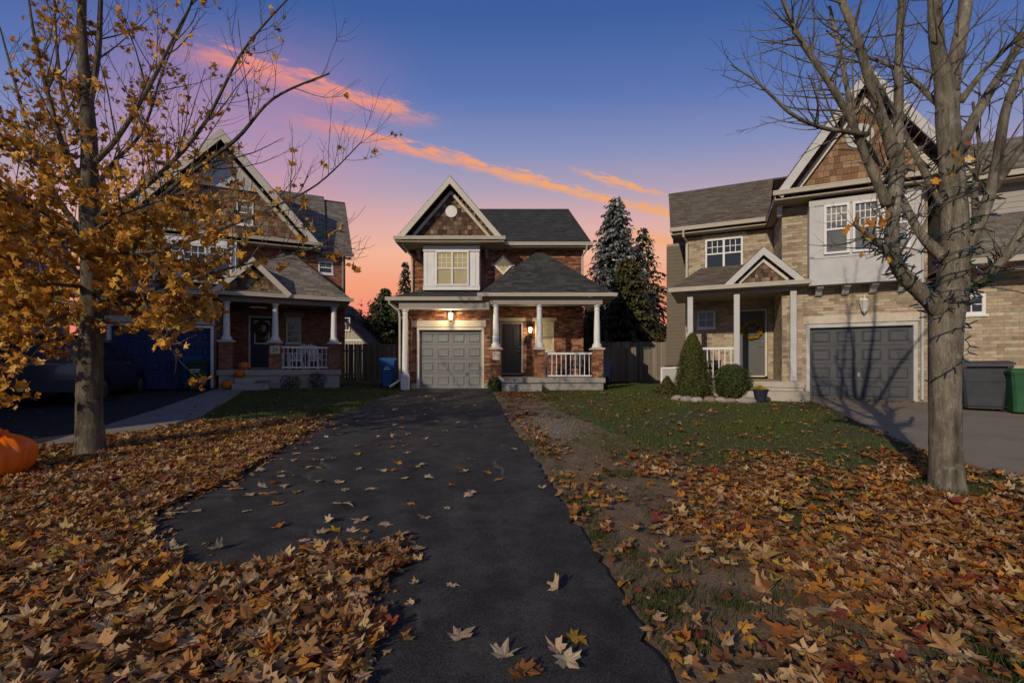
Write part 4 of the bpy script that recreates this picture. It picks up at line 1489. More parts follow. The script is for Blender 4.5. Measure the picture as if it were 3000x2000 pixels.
LEAVES = [leaf_variant(c, f, t, i) for i, (c, f, t) in enumerate([(.25, .1, .1), (-.3, .05, .2), (.6, .15, -.3), (-.6, -.1, .2), (.1, .45, .1), (.9, .2, .4), (-.15, -.3, -.2), (.4, -.2, .5), (1.2, .3, 0), (.05, .02, .05), (-.9, .1, .3), (.7, .6, .2), (1.5, .1, .8), (-1.3, .2, -.6), (.3, 1.0, .3), (1.0, -.5, .9), (-.5, .7, -.8), (.2, -.9, .2)])]
FLATS = [0, 1, 6, 9]
TAN_L = [(0.46, 0.2805, 0.1275), (0.529, 0.341, 0.1683), (0.4025, 0.231, 0.0969), (0.345, 0.1925, 0.0816), (0.575, 0.3905, 0.204)]
BROWN_L = [(0.2875, 0.1323, 0.045), (0.225, 0.0978, 0.035), (0.35, 0.1725, 0.06), (0.175, 0.0782, 0.032)]
ORANGE_L = [(0.506, 0.209, 0.035), (0.4255, 0.1595, 0.028), (0.552, 0.264, 0.05)]
YELLOW_L = [(.52, .32, .04), (.55, .38, .07), (.47, .28, .035)]
RED_L = [(.26, .055, .03), (.33, .07, .035), (.20, .045, .035)]
GOLD_L = [(0.63, 0.3072, 0.0405), (0.546, 0.2496, 0.036), (0.693, 0.384, 0.063), (0.462, 0.2016, 0.027), (0.735, 0.48, 0.144), (0.588, 0.288, 0.0405), (0.399, 0.1728, 0.027)]


def rot_mats(yaw, tilt, tdir):
    """yaw about z, then tilt by an angle about a horizontal axis at tdir"""
    c, s = np.cos(yaw), np.sin(yaw)
    Rz = np.zeros((len(yaw), 3, 3))
    Rz[:, 0, 0], Rz[:, 0, 1], Rz[:, 1, 0], Rz[:, 1, 1], Rz[:, 2, 2] = c, -s, s, c, 1
    ax = np.column_stack([np.cos(tdir), np.sin(tdir), np.zeros(len(yaw))])
    K = np.zeros((len(yaw), 3, 3))
    K[:, 0, 2], K[:, 1, 2], K[:, 2, 0], K[:, 2, 1] = ax[:, 1], -ax[:, 0], -ax[:, 1], ax[:, 0]
    I = np.eye(3)[None]
    ct, st = np.cos(tilt)[:, None, None], np.sin(tilt)[:, None, None]
    return (I * ct + st * K + (1 - ct) * ax[:, :, None] * ax[:, None, :]) @ Rz


def scatter(name, pos, size, Rm, var, cols, parent=None, kind=None, m=None):
    Vs, Fs, Cs = [], [], []
    k = 0
    for v in range(len(LEAVES)):
        idx = np.where(var == v)[0]
        if not len(idx):
            continue
        V, F = LEAVES[v]
        W = np.einsum('nij,vj->nvi', Rm[idx], V) * size[idx][:, None, None] + pos[idx][:, None, :]
        n, q = len(idx), len(V)
        Vs.append(W.reshape(-1, 3))
        Fs.append((F[None] + (np.arange(n) * q)[:, None, None]).reshape(-1, 3) + k)
        Cs.append(np.repeat(cols[idx], len(F), axis=0))
        k += n * q
    return np_mesh(name, np.vstack(Vs), np.vstack(Fs), np.vstack(Cs), m or m_leaf, parent, kind)


def pick_cols(n, groups):
    """groups: [(weight, palette)]"""
    w = np.array([g[0] for g in groups], float)
    which = npr.choice(len(groups), n, p=w / w.sum())
    out = np.zeros((n, 3))
    for g, (_, pal) in enumerate(groups):
        i = np.where(which == g)[0]
        out[i] = np.array(pal)[npr.integers(0, len(pal), len(i))] * npr.uniform(.8, 1.15, (len(i), 1)) * npr.uniform(.94, 1.06, (len(i), 3))
    return out


LEAF_MESH = {}


def single_leaf(pal_name, pal, v, i):
    key = (pal_name, v, i % 3)
    if key not in LEAF_MESH:
        V, F = LEAVES[v]
        me = bpy.data.meshes.new('maple_leaf')
        me.from_pydata([tuple(p) for p in V], [], [tuple(int(t) for t in f) for f in F])
        a = me.attributes.new('Col', 'FLOAT_COLOR', 'FACE')
        c = jit(rnd, pal[(i * 7 + v) % len(pal)], .12, .05)
        a.data.foreach_set('color', np.tile(np.array((*c, 1), np.float32), len(F)))
        me.materials.append(m_leaf)
        LEAF_MESH[key] = me
    return LEAF_MESH[key]


# ================================================================ branching
def wander(rng, p, d, L, r0, r1, segs, up=.15, wob=.12):
    pts, rad = [Vector(p)], [r0]
    d = Vector(d).normalized()
    for i in range(segs):
        d = (d + Vector((rng.uniform(-wob, wob), rng.uniform(-wob, wob), rng.uniform(-wob, wob) + up / segs * 2))).normalized()
        pts.append(pts[-1] + d * (L / segs))
        rad.append(r0 + (r1 - r0) * (i + 1) / segs)
    return pts, rad


def smooth_path(P, R, sub=4):
    """Catmull-Rom through the given points"""
    P = [Vector(p) for p in P]
    out, rr = [], []
    for i in range(len(P) - 1):
        p0, p1, p2, p3 = P[max(i - 1, 0)], P[i], P[i + 1], P[min(i + 2, len(P) - 1)]
        for k in range(sub):
            t = k / sub
            out.append(.5 * ((2 * p1) + (p2 - p0) * t + (2 * p0 - 5 * p1 + 4 * p2 - p3) * t * t + (3 * p1 - p0 - 3 * p2 + p3) * t ** 3))
            rr.append(R[i] + (R[i + 1] - R[i]) * t)
    return out + [P[-1]], rr + [R[-1]]


def side_shoots(rng, pts, rad, mb, nodes, density, lmin, lmax, level, spread=(25, 60), up=.25, start=.12, minr=.0025, col=(.5, .5, .5), skip=None):
    """secondary and tertiary shoots along a limb"""
    tot = sum((b - a).length for a, b in zip(pts, pts[1:]))
    n = max(1, int(tot * density))
    for _ in range(n):
        t = start + (1 - start) * rng.random() ** .85
        f = t * (len(pts) - 1)
        i = min(int(f), len(pts) - 2)
        p = pts[i].lerp(pts[i + 1], f - i)
        d = (pts[i + 1] - pts[i]).normalized()
        o = Vector((rng.gauss(0, 1), rng.gauss(0, 1), rng.gauss(0, 1) + .25))
        o = (o - d * o.dot(d)).normalized()
        a = RAD(rng.uniform(*spread))
        nd = d * math.cos(a) + o * math.sin(a)
        r = max(minr, min((rad[i]) * .5, .008 if level else .0125) * rng.uniform(.5, 1))
        L = rng.uniform(lmin, lmax) * (1.15 - .55 * t)
        q, qr = wander(rng, p, nd, L, r, max(minr * .6, r * .3), 5 if level == 0 else 4, up, .14 if level == 0 else .24)
        if skip and skip(q[-1]):
            continue
        mb.tube(q, qr, 5 if r > .008 else 3, col, caps=False)
        for j, x in enumerate(q[1:]):
            nodes.append((x, level, (q[j + 1] - q[j]).normalized()))
        if level < 1:
            side_shoots(rng, q, qr, mb, nodes, 5.5, lmin * .3, lmax * .42, level + 1, (25, 55), up, .2, minr * .75, col, skip)


def bark(name, c0, c1, scale=9, bump=.9):
    m = bpy.data.materials.new(name)
    m.use_nodes = True
    n, l = m.node_tree.nodes, m.node_tree.links
    p = n['Principled BSDF']
    t = n.new('ShaderNodeTexCoord')
    mp = n.new('ShaderNodeMapping')
    mp.inputs['Scale'].default_value = (1, 1, .13)
    l.new(t.outputs['Object'], mp.inputs[0])
    a = n.new('ShaderNodeTexNoise')
    a.inputs['Scale'].default_value = scale
    a.inputs['Detail'].default_value = 9
    a.inputs['Roughness'].default_value = .7
    l.new(mp.outputs[0], a.inputs['Vector'])
    big = n.new('ShaderNodeTexNoise')
    big.inputs['Scale'].default_value = 2.0
    big.inputs['Detail'].default_value = 4
    l.new(t.outputs['Object'], big.inputs['Vector'])
    r = n.new('ShaderNodeValToRGB')
    e = r.color_ramp.elements
    e[0].position, e[0].color = .36, (*c0, 1)
    e[1].position, e[1].color = .62, (*c1, 1)
    l.new(a.outputs[0], r.inputs[0])
    mr = n.new('ShaderNodeMapRange')
    mr.inputs['From Min'].default_value, mr.inputs['From Max'].default_value = .3, .7
    mr.inputs['To Min'].default_value, mr.inputs['To Max'].default_value = .6, 1.35
    l.new(big.outputs[0], mr.inputs['Value'])
    sc_ = n.new('ShaderNodeVectorMath')
    sc_.operation = 'SCALE'
    l.new(r.outputs[0], sc_.inputs[0])
    l.new(mr.outputs[0], sc_.inputs['Scale'])
    l.new(sc_.outputs[0], p.inputs['Base Color'])
    p.inputs['Roughness'].default_value = .92
    p.inputs['Specular IOR Level'].default_value = .2
    fz = n.new('ShaderNodeTexVoronoi')
    fz.feature = 'DISTANCE_TO_EDGE'
    fz.inputs['Scale'].default_value = scale * 2.4
    dm_ = n.new('ShaderNodeMix')
    dm_.data_type = 'VECTOR'
    dm_.inputs[0].default_value = .3
    l.new(mp.outputs[0], dm_.inputs[4])
    l.new(a.outputs['Color'], dm_.inputs[5])
    l.new(dm_.outputs[1], fz.inputs['Vector'])
    fr_ = n.new('ShaderNodeMapRange')
    fr_.inputs['From Max'].default_value = .16
    l.new(fz.outputs[0], fr_.inputs['Value'])
    ad = n.new('ShaderNodeMath')
    ad.operation = 'MULTIPLY_ADD'
    l.new(fr_.outputs[0], ad.inputs[0])
    ad.inputs[1].default_value = .3
    l.new(a.outputs[0], ad.inputs[2])
    fc = n.new('ShaderNodeMapRange')
    fc.inputs['From Max'].default_value = .5
    fc.inputs['To Min'].default_value = .82
    l.new(fr_.outputs[0], fc.inputs['Value'])
    s2_ = n.new('ShaderNodeVectorMath')
    s2_.operation = 'SCALE'
    l.new(sc_.outputs[0], s2_.inputs[0])
    l.new(fc.outputs[0], s2_.inputs['Scale'])
    pt = n.new('ShaderNodeTexNoise')
    pt.inputs['Scale'].default_value = 7.5
    pt.inputs['Detail'].default_value = 7
    pt.inputs['Roughness'].default_value = .7
    l.new(t.outputs['Object'], pt.inputs['Vector'])
    pr_ = n.new('ShaderNodeMapRange')
    pr_.inputs['From Min'].default_value, pr_.inputs['From Max'].default_value = .54, .66
    pr_.inputs['To Max'].default_value = .6
    l.new(pt.outputs[0], pr_.inputs['Value'])
    pm = n.new('ShaderNodeMix')
    pm.data_type = 'RGBA'
    l.new(pr_.outputs[0], pm.inputs[0])
    l.new(s2_.outputs[0], pm.inputs[6])
    pm.inputs[7].default_value = (c1[0] * 1.35, c1[1] * 1.38, c1[2] * 1.4, 1)
    l.new(pm.outputs[2], p.inputs['Base Color'])
    b = n.new('ShaderNodeBump')
    b.inputs['Strength'].default_value = bump
    b.inputs['Distance'].default_value = .014
    l.new(ad.outputs[0], b.inputs['Height'])
    l.new(b.outputs[0], p.inputs['Normal'])
    return m


def trunk_mesh(par, P, R, m, seed, n=26, ridge=.05, flare=.5):
    pts, rad = smooth_path(P, R, 12)
    r = random.Random(seed)
    ph = [r.uniform(0, 6.28) for _ in range(6)]
    fl = [1 + flare * math.exp(-((p - Vector(P[0])).length) / .16) for p in pts]
    rad = [a * b for a, b in zip(rad, fl)]

    def wob(i, k):
        a = 2 * math.pi * k / n
        root = (fl[i] - 1) * .35 * math.sin(5 * a + ph[0])
        return 1 + root + ridge * (math.sin(7 * a + i * .35 + ph[1]) * .5 + math.sin(13 * a - i * .5 + ph[2]) * .3 + math.sin(3 * a + i * .16 + ph[3]) * .7) + r.uniform(-.018, .018)
    mb = MB().tube(pts, rad, n, wob=wob)
    return mb.build('trunk', m, par, smooth=True)


# ================================================================ maple on the left, still in golden leaf
TL = Vector((-5.92, 6.39, gz(-5.92, 6.39)))
D1 = 6.39
rngL = random.Random(21)
m_bark_l = bark('bark_left', (.062, .050, .036), (.23, .195, .145), 13, 1.0)
lt = thing('maple_tree', 'maple with golden leaves on low branches, trunk rising from leaf litter at left', 'tree', tuple(TL))
LOC = lambda px, py, d=D1: at(px, py, d) - Vector((TL.x, TL.y, 0))
trunk_mesh(lt, [LOC(268, 1345), LOC(264, 1200), LOC(266, 1000), LOC(270, 800), LOC(262, 600), LOC(262, 420), LOC(250, 250), LOC(240, 100), LOC(245, -100), LOC(255, -350)],
           [.162, .147, .136, .125, .108, .09, .074, .055, .04, .015], m_bark_l, 4, ridge=.045, flare=.3)
limbs_l = [
    ([(285, 640, 0), (388, 572, .2), (490, 490, .35), (603, 356, .5), (715, 146, .6), (860, -20, .7)], .048),
    ([(275, 480, 0), (346, 402, -.15), (440, 250, -.3), (520, 90, -.4), (600, -60, -.5)], .04),
    ([(280, 700, 0), (400, 640, -.3), (540, 520, -.5), (690, 410, -.6), (800, 290, -.7), (965, 215, -.8)], .042),
    ([(280, 790, 0), (420, 745, .3), (600, 690, .6), (780, 615, .8), (930, 540, .9), (1060, 415, 1.0)], .04),
    ([(275, 880, 0), (440, 850, -.4), (620, 800, -.7), (780, 760, -.9), (960, 720, -1.0)], .03),
    ([(275, 560, 0), (330, 480, .5), (420, 380, .9), (480, 200, 1.2), (560, 20, 1.4)], .035),
    ([(262, 300, 0), (288, 150, .1), (300, -50, .15), (340, -300, .2)], .05),
    ([(258, 700, 0), (180, 600, .2), (115, 470, .3), (60, 300, .4), (0, 80, .5)], .05),
    ([(256, 560, 0), (190, 440, -.2), (145, 290, -.3), (100, 100, -.4), (80, -40, -.4)], .042),
    ([(258, 820, 0), (150, 740, -.3), (40, 640, -.5), (-90, 500, -.6)], .042),
    ([(258, 430, 0), (200, 330, .3), (172, 200, .5), (160, 0, .6), (170, -200, .7)], .038),
    ([(262, 900, 0), (160, 880, .3), (60, 860, .5), (-60, 880, .6)], .028),
    ([(266, 930, 0), (340, 950, -.3), (400, 960, -.5), (470, 975, -.6)], .020),
    ([(262, 960, 0), (190, 985, -.25), (110, 1010, -.45), (20, 1045, -.6)], .020),
    ([(268, 850, 0), (300, 830, .8), (350, 780, 1.5), (430, 700, 2.0)], .036),
    ([(262, 760, 0), (230, 720, -.7), (180, 690, -1.2), (110, 640, -1.6)], .036),
    ([(270, 740, 0), (330, 740, -.7), (420, 740, -1.1), (540, 720, -1.4)], .032),
    ([(268, 640, 0), (240, 560, .9), (200, 450, 1.5), (180, 300, 2.0)], .034),
    ([(270, 860, 0), (360, 890, .3), (470, 900, .5), (590, 905, .6)], .026),
    ([(255, 900, 0), (170, 930, .6), (70, 950, 1.0)], .024),
    ([(258, 780, 0), (140, 760, .5), (20, 740, .9), (-90, 740, 1.1)], .03),
    ([(256, 840, 0), (150, 830, -.6), (40, 800, -1.0), (-60, 790, -1.2)], .03),
    ([(262, 690, 0), (330, 640, -.9), (430, 600, -1.5), (560, 560, -1.9)], .03),
]
nodes_l = []
for P, r in limbs_l:
    mb = MB()
    pts, rad = smooth_path([LOC(a, b, D1 + c) for a, b, c in P], [r * (1 - .8 * i / (len(P) - 1)) for i in range(len(P))], 6)
    mb.tube(pts, rad, 8, caps=False)
    for i in range(2, len(pts), 2):
        nodes_l.append((pts[i], 0, (pts[i] - pts[i - 1]).normalized()))
    side_shoots(rngL, pts, rad, mb, nodes_l, 6.0, .5, 1.5, 0, minr=.0042, skip=lambda q: q.x < -1.75 and q.z > 4.6)
    mb.build('limb', m_bark_l, lt)
# leaves: thick in the lower crown, few left near the top and on the right-hand tips
pos, wgt = [], []
for p, lev, d in nodes_l:
    h = p.z
    side = p.x            # metres right of the trunk
    k = 1.0 if h < 2.6 else max(.12, 1.0 - (h - 2.6) / 2.3)
    if side > 1.0:
        k *= max(.06, 1 - (side - 1.0) / 2.0)
    if side < .2 and h > 3.0:
        k = max(k, .5 if h < 5.0 else .3)
    k = max(k, .03)
    if h < .95:
        k *= .2
    if side < -.4 and h < 2.9:
        k *= 1.4
    if side > 1.0 and h < 1.95:
        k *= .25
    if rngL.random() < k * .64:
        for _ in range(rngL.randint(2, 5)):
            pos.append(p + Vector((rngL.gauss(0, .055), rngL.gauss(0, .055), rngL.gauss(-.05, .05))))
pos = np.array([tuple(p) for p in pos])
n = len(pos)
print('crown leaves', n)
tilt = npr.uniform(.5, 2.0, n)
yaw = npr.uniform(0, 6.283, n)
tdir = npr.uniform(0, 6.283, n)
Rm = rot_mats(yaw, tilt, tdir)
size = npr.uniform(.07, .14, n) * np.where(pos[:, 2] > 3.4, .78, 1.0)
var = npr.integers(0, len(LEAVES), n)
cols = pick_cols(n, [(1.0, GOLD_L), (.05, YELLOW_L), (.10, BROWN_L)])
pos[:, 2] -= ZB[0]
wx = pos + np.array([TL.x, TL.y, TL.z])
inview = (np.abs(wx[:, 0]) / wx[:, 1] < 1.12)
key = np.where(inview, size / np.linalg.norm(wx - np.array([0, 0, EYE]), axis=1), 0)
order = np.argsort(-key)
for i in order[:300]:
    o = bpy.data.objects.new('leaf', single_leaf('gold', GOLD_L, int(var[i]), int(i)))
    COL.objects.link(o)
    o.parent = lt
    Mx = Matrix([list(r) for r in Rm[i]]).to_4x4()
    o.matrix_local = Matrix.Translation(tuple(pos[i])) @ Mx @ Matrix.Scale(float(size[i]), 4)
rest = order[300:]
scatter('foliage', pos[rest], size[rest], Rm[rest], var[rest], cols[rest], lt, 'stuff')

# ================================================================ bare tree on the right
TR = Vector((4.72, 4.93, gz(4.72, 4.93)))
D2 = 4.93
rngR = random.Random(33)
m_bark_r = bark('bark_right', (.105, .090, .068), (.29, .26, .205), 13, .8)
rt = thing('bare_tree', 'bare forked tree wound with green string lights standing by the right driveway', 'tree', tuple(TR))
LOC = lambda px, py, d=D2: at(px, py, d) - Vector((TR.x, TR.y, 0))
trunk_mesh(rt, [LOC(2778, 1445), LOC(2770, 1300), LOC(2768, 1100), LOC(2772, 950), LOC(2790, 850), LOC(2795, 700), LOC(2790, 560), LOC(2785, 450), LOC(2775, 330), LOC(2774, 225)],
           [.140, .136, .134, .142, .142, .124, .11, .103, .10, .065], m_bark_r, 9, ridge=.035, flare=.28)
limbs_r = [
    ([(2755, 905, 0), (2690, 850, -.05), (2635, 790, -.1), (2612, 700, -.12), (2618, 600, -.12), (2628, 500, -.12), (2622, 445, -.12)], [.10, .085, .078, .075, .075, .08, .075], .8),
    ([(2622, 460, -.12), (2585, 350, -.15), (2545, 230, -.2), (2510, 110, -.2), (2465, 0, -.2), (2430, -120, -.2)], [.062, .056, .052, .046, .04, .03], 2.0),
    ([(2628, 470, -.12), (2632, 330, -.1), (2633, 180, -.08), (2640, 40, -.06), (2650, -140, -.05)], [.055, .050, .046, .042, .03], 1.2),
    ([(2600, 600, -.12), (2545, 480, -.2), (2500, 370, -.25), (2440, 260, -.3), (2380, 170, -.35), (2330, 90, -.4), (2285, -20, -.4)], [.05, .044, .040, .036, .032, .028, .018], 3.2),
    ([(2540, 395, -.25), (2470, 385, -.35), (2400, 372, -.4), (2320, 335, -.5), (2260, 280, -.55), (2210, 235, -.6), (2140, 190, -.6)], [.026, .024, .022, .019, .016, .012, .006], 3.0),
    ([(2770, 760, 0), (2700, 690, .1), (2650, 600, .2), (2580, 480, .35), (2520, 400, .4)], [.06, .052, .046, .04, .03], 2.0),
    ([(2774, 330, 0), (2762, 230, -.02), (2745, 130, -.05), (2738, 0, -.1), (2735, -160, -.1)], [.088, .092, .078, .07, .05], 1.2),
    ([(2776, 330, 0), (2788, 230, .02), (2808, 130, .05), (2828, 20, .1), (2850, -140, .1)], [.088, .092, .08, .07, .05], 1.2),
    ([(2775, 320, 0), (2725, 285, .15), (2680, 240, .25), (2600, 190, .35), (2500, 150, .4), (2420, 90, .45)], [.04, .032, .028, .024, .018, .01], 3.0),
    ([(2810, 440, 0), (2870, 320, .1), (2930, 220, .2), (3010, 100, .3), (3090, 0, .3)], [.062, .055, .05, .042, .03], 1.6),
    ([(2812, 300, 0), (2880, 210, -.15), (2950, 140, -.3), (3040, 60, -.4)], [.034, .028, .022, .014], 2.4),
    ([(2800, 790, 0), (2850, 690, -.05), (2890, 600, -.1), (2920, 480, -.15), (2945, 330, -.2), (3000, 180, -.2)], [.085, .07, .062, .055, .048, .038], 1.8),
    ([(2905, 560, -.1), (2960, 480, -.2), (3020, 400, -.3), (3100, 330, -.4)], [.045, .04, .034, .025], 1.6),
    ([(2805, 860, 0), (2860, 830, -.1), (2930, 770, -.25), (2985, 690, -.35), (3040, 590, -.4)], [.07, .06, .052, .044, .034], 1.4),
    ([(2860, 640, -.05), (2855, 540, .2), (2870, 440, .3), (2850, 300, .4)], [.035, .03, .024, .016], 2.0),
    ([(2640, 795, -.1), (2590, 730, -.2), (2545, 690, -.3), (2500, 655, -.35)], [.05, .04, .032, .02], 2.4),
    ([(2500, 360, -.25), (2480, 250, -.1), (2455, 130, .0), (2430, 20, .1)], [.032, .027, .023, .016], 2.4),
    ([(2765, 600, 0), (2690, 470, .5), (2620, 330, .9), (2540, 190, 1.2)], [.045, .038, .03, .018], 2.2),
]
nodes_r = []
limb_paths = []
for P, R_, den in limbs_r:
    mb = MB()
    R_ = [q * .84 for q in R_]
    R_[0] *= 1.3
    pts, rad = smooth_path([LOC(a, b, D2 + c) for a, b, c in P], R_, 6)
    limb_paths.append((pts, rad))
    if P[-1][1] <= 60 and R_[-1] > .015:                 # the crown goes on above the picture
        e_, er = wander(rngR, pts[-1], pts[-1] - pts[-2], rngR.uniform(2.2, 3.4), rad[-1], .008, 12, .35, .10)
        pts, rad = pts + e_[1:], rad + er[1:]
    rr = random.Random(len(nodes_r) + 5)
    mb.tube(pts, rad, 12, caps=True, wob=lambda i, k: 1 + .04 * math.sin(3 * k + i * .7) + rr.uniform(-.025, .025))
    side_shoots(rngR, pts, rad, mb, nodes_r, den * 3.6 + 4.0, .22, .85, 0, (35, 80), .12, .05, .0031)
    mb.build('limb', m_bark_r, rt, smooth=True)
for (px, py, dd, pal, s) in [(2580, 650, -.35, ORANGE_L, .16), (2548, 655, -.35, ORANGE_L, .15), (2525, 668, -.38, ORANGE_L, .14), (2508, 648, -.33, GOLD_L, .13), (2480, 672, -.4, ORANGE_L, .13), (2600, 625, -.3, ORANGE_L, .11), (2538, 695, -.3, YELLOW_L, .12), (2560, 698, -.3, YELLOW_L, .12),
                             (2795, 450, -.25, GOLD_L, .13), (2820, 470, -.22, YELLOW_L, .11), (2790, 508, -.25, GOLD_L, .12), (2742, 530, -.2, GOLD_L, .11), (2845, 462, -.2, GOLD_L, .10), (2608, 760, -.2, YELLOW_L, .08), (2522, 748, -.3, GOLD_L, .07), (2838, 420, -.2, RED_L, .07)]:
    p = LOC(px, py, D2 + dd)
    o = bpy.data.objects.new('leaf', single_leaf('rt%d' % px, pal, rngR.randrange(12), px))
    COL.objects.link(o)
    o.parent = rt
    o.location = (p.x, p.y, p.z - ZB[0])
    o.scale = (s, s, s)
    o.rotation_euler = (RAD(rngR.uniform(50, 120)), RAD(rngR.uniform(-40, 40)), RAD(rngR.uniform(0, 360)))

# string of lights wound round the fork
sl = thing('string_lights', 'dark green string of small lights wrapped around the fork of bare tree', 'string lights', (TR.x, TR.y, TR.z))
m_wire = mat('wire_green', (.012, .03, .024), .5, .1, 20, 0, 1)
wire = MB()
bulbs = []
mbulb = MB()
mbulb.lathe([(.005, 0), (.0055, .012), (.0045, .014), (.0055, .02), (.004, .034), (.001, .042)], (0, 0, 0), 6)
bme = {}
for nm_, c in (('g', (.015, .045, .035)), ('b', (.02, .04, .10)), ('r', (.12, .02, .02)), ('w', (.16, .16, .14))):
    me = mbulb.mesh('light_bulb')
    me.materials.append(mat('light_bulb_' + nm_, c, .25, 0, 1, 0, 1))
    bme[nm_] = me


def wrap(pts, rad, turns, off, f0=0.0, f1=1.0, n=60):
    q = []
    for i in range(n + 1):
        t = f0 + (f1 - f0) * i / n
        f = t * (len(pts) - 1)
        k = min(int(f), len(pts) - 2)
        p = pts[k].lerp(pts[k + 1], f - k)
        d = (pts[k + 1] - pts[k]).normalized()
        r = rad[k] + (rad[k + 1] - rad[k]) * (f - k) + off
        u = d.cross(Vector((0, 1, .2))).normalized()
        w = d.cross(u)
        a = 2 * math.pi * turns * i / n
        rr = r * (1 + rngR.uniform(-.02, .2))
        q.append(p + u * math.cos(a) * rr + w * math.sin(a) * rr)
        if i % 2 == 0:
            bulbs.append((q[-1], (u * math.cos(a) + w * math.sin(a)).normalized(), d))
    wire.tube(q, .0042, 4, caps=False)


tp, tr_ = smooth_path([LOC(2770, 1130), LOC(2772, 950), LOC(2790, 850), LOC(2795, 700), LOC(2790, 560), LOC(2785, 450)], [.134, .142, .142, .124, .11, .103], 8)
wrap(tp, tr_, 2.2, .012, .15, .45, 50)
wrap(tp, tr_, 4.2, .014, .30, .62, 90)
wrap(tp, tr_, 3.0, .016, .5, .85, 70)
wrap(tp, tr_, 1.2, .02, .02, .35, 36)
wrap(tp, tr_, 2.2, .014, .75, 1.0, 50)
for li, tn, a, c in ((0, 8, .0, .9), (0, 5, .1, .7), (13, 5, .05, .55), (13, 3, .1, .5), (11, 5, .02, .5), (15, 5, .0, .7), (5, 3, .0, .5)):
    wrap(*limb_paths[li], tn, .010, a, c, int(tn * 16))
wire.build('wire', m_wire, sl)
for i, (p, o_, d) in enumerate(bulbs):
    nd = (o_ + d * rngR.uniform(-.8, .8) + Vector((0, 0, rngR.uniform(-.3, .5)))).normalized()
    o = bpy.data.objects.new('light_bulb', bme[rngR.choice('gggggbbrw')])
    COL.objects.link(o)
    o.parent = sl
    o.location = (p.x, p.y, p.z - ZB[0])
    o.rotation_euler = nd.to_track_quat('Z', 'Y').to_euler()
    o.scale = (1.5, 1.5, 1.9)

# ================================================================ conifers and background trees


def conifer(name, label, x, y, h, rad, cols, seed, dens=1.0, base=.6, droop=.35, gap=0.0, group='evergreens behind the houses', spray=.6, shape=.85):
    rng = random.Random(seed)
    g = gz(x, y)
    t = thing(name, label, 'tree', (x, y, g), 0, group)
    MB().tube([(0, 0, g - .1), (0, 0, g + h * .5), (0, 0, g + h * .98)], [rad * .07 + .05, rad * .045, .015], 8).build('trunk', m_bark_l, t)
    V, F, C = [], [], []
    cc = np.array(cols)
    z = base
    br = MB()
    while z < h * .985:
        f = (z - base) / (h - base)
        R = rad * (1 - f) ** shape + .06
        nb = max(4, int((6 + R * 3.2) * dens))
        for b in range(nb):
            a = rng.uniform(0, 6.283)
            if rng.random() < gap:
                continue
            L = R * rng.uniform(.6, 1.12)
            dx, dy = math.cos(a), math.sin(a)
            ns = max(3, int(L / .13 * dens))
            rise = rng.uniform(-.05, .22)
            for k in range(ns):
                s = (k + rng.random()) / ns
                if s < .18 and L > .8:
                    continue
                px = dx * L * s
                py = dy * L * s
                pz = z - droop * L * s * s + rise * L * s + rng.gauss(0, .04)
                sz = spray * (.55 + .45 * (1 - f)) * rng.uniform(.6, 1.2) * (1.15 - .5 * s)
                wd = sz * rng.uniform(.28, .45)
                da = a + rng.uniform(-.9, .9)
                ux, uy = math.cos(da), math.sin(da)
                q = len(V)
                sl_ = rng.uniform(-1.3, -.05)
                tw = rng.uniform(-.9, .9)
                V += [(px, py, pz), (px + ux * sz * .55 - uy * wd, py + uy * sz * .55 + ux * wd, pz + sl_ * sz * .4 + tw * wd),
                      (px + ux * sz, py + uy * sz, pz + sl_ * sz), (px + ux * sz * .55 + uy * wd, py + uy * sz * .55 - ux * wd, pz + sl_ * sz * .4 - tw * wd)]
                F += [(q, q + 1, q + 2), (q, q + 2, q + 3)]
                c = cc[rng.randrange(len(cc))] * rng.uniform(.75, 1.25)
                C += [c, c * rng.uniform(.85, 1.1)]
            if rng.random() < .35:
                br.tube([(0, 0, z), (dx * L * .5, dy * L * .5, z - droop * L * .25 + rise * L * .5), (dx * L * .9, dy * L * .9, z - droop * L * .8 + rise * L * .9)], [.03, .018, .006], 4, caps=False)
        z += (.16 + .12 * R) / dens * rng.uniform(.8, 1.2)
    br.v = [(a, b, c + g) for a, b, c in br.v]
    br.build('branches', m_bark_l, t)
    np_mesh('crown', V, F, np.array(C), m_needle, t)
    return t


BLUE = [(.16, .18, .165), (.24, .26, .245), (.12, .14, .125), (.32, .33, .32), (.46, .455, .44), (.10, .125, .10)]  # a few much paler tones, spread at random over the sprays
DKGRN = [(.07, .09, .055), (.10, .12, .07), (.05, .068, .045), (.13, .14, .085)]
OLIVE = [(.085, .095, .04), (.115, .12, .05), (.06, .07, .03), (.14, .13, .055), (.12, .08, .042)]
conifer('blue_spruce', 'tall pale blue spruce rising behind the porch roof of the middle house', 8.24, 36.0, 14.4, 3.9, BLUE, 5, 1.4, shape=.62)
conifer('dark_spruce', 'dark spruce with gappy branches left of the tan house', 11.2, 39.0, 12.8, 3.8, DKGRN, 6, 1.1, gap=.25, shape=.68)
conifer('cedar_tree', 'broad olive cedar in front of the two spruces, over the wooden fence', 7.9, 31.0, 8.4, 3.0, OLIVE, 7, 1.9, .2, .15, shape=.6, spray=.42)
conifer('cedar_tree', 'low olive cedar beside the porch column of the middle house', 5.3, 29.3, 5.2, 1.6, OLIVE, 17, 1.7, .2, .15, shape=.55, spray=.42)
conifer('pine_tree', 'green pine close to the left side of the middle house', -12.0, 43.0, 8.3, 3.6, [(.09, .115, .05), (.12, .14, .06), (.065, .085, .04), (.15, .15, .06)], 8, 1.5, .3, .1, shape=.7)
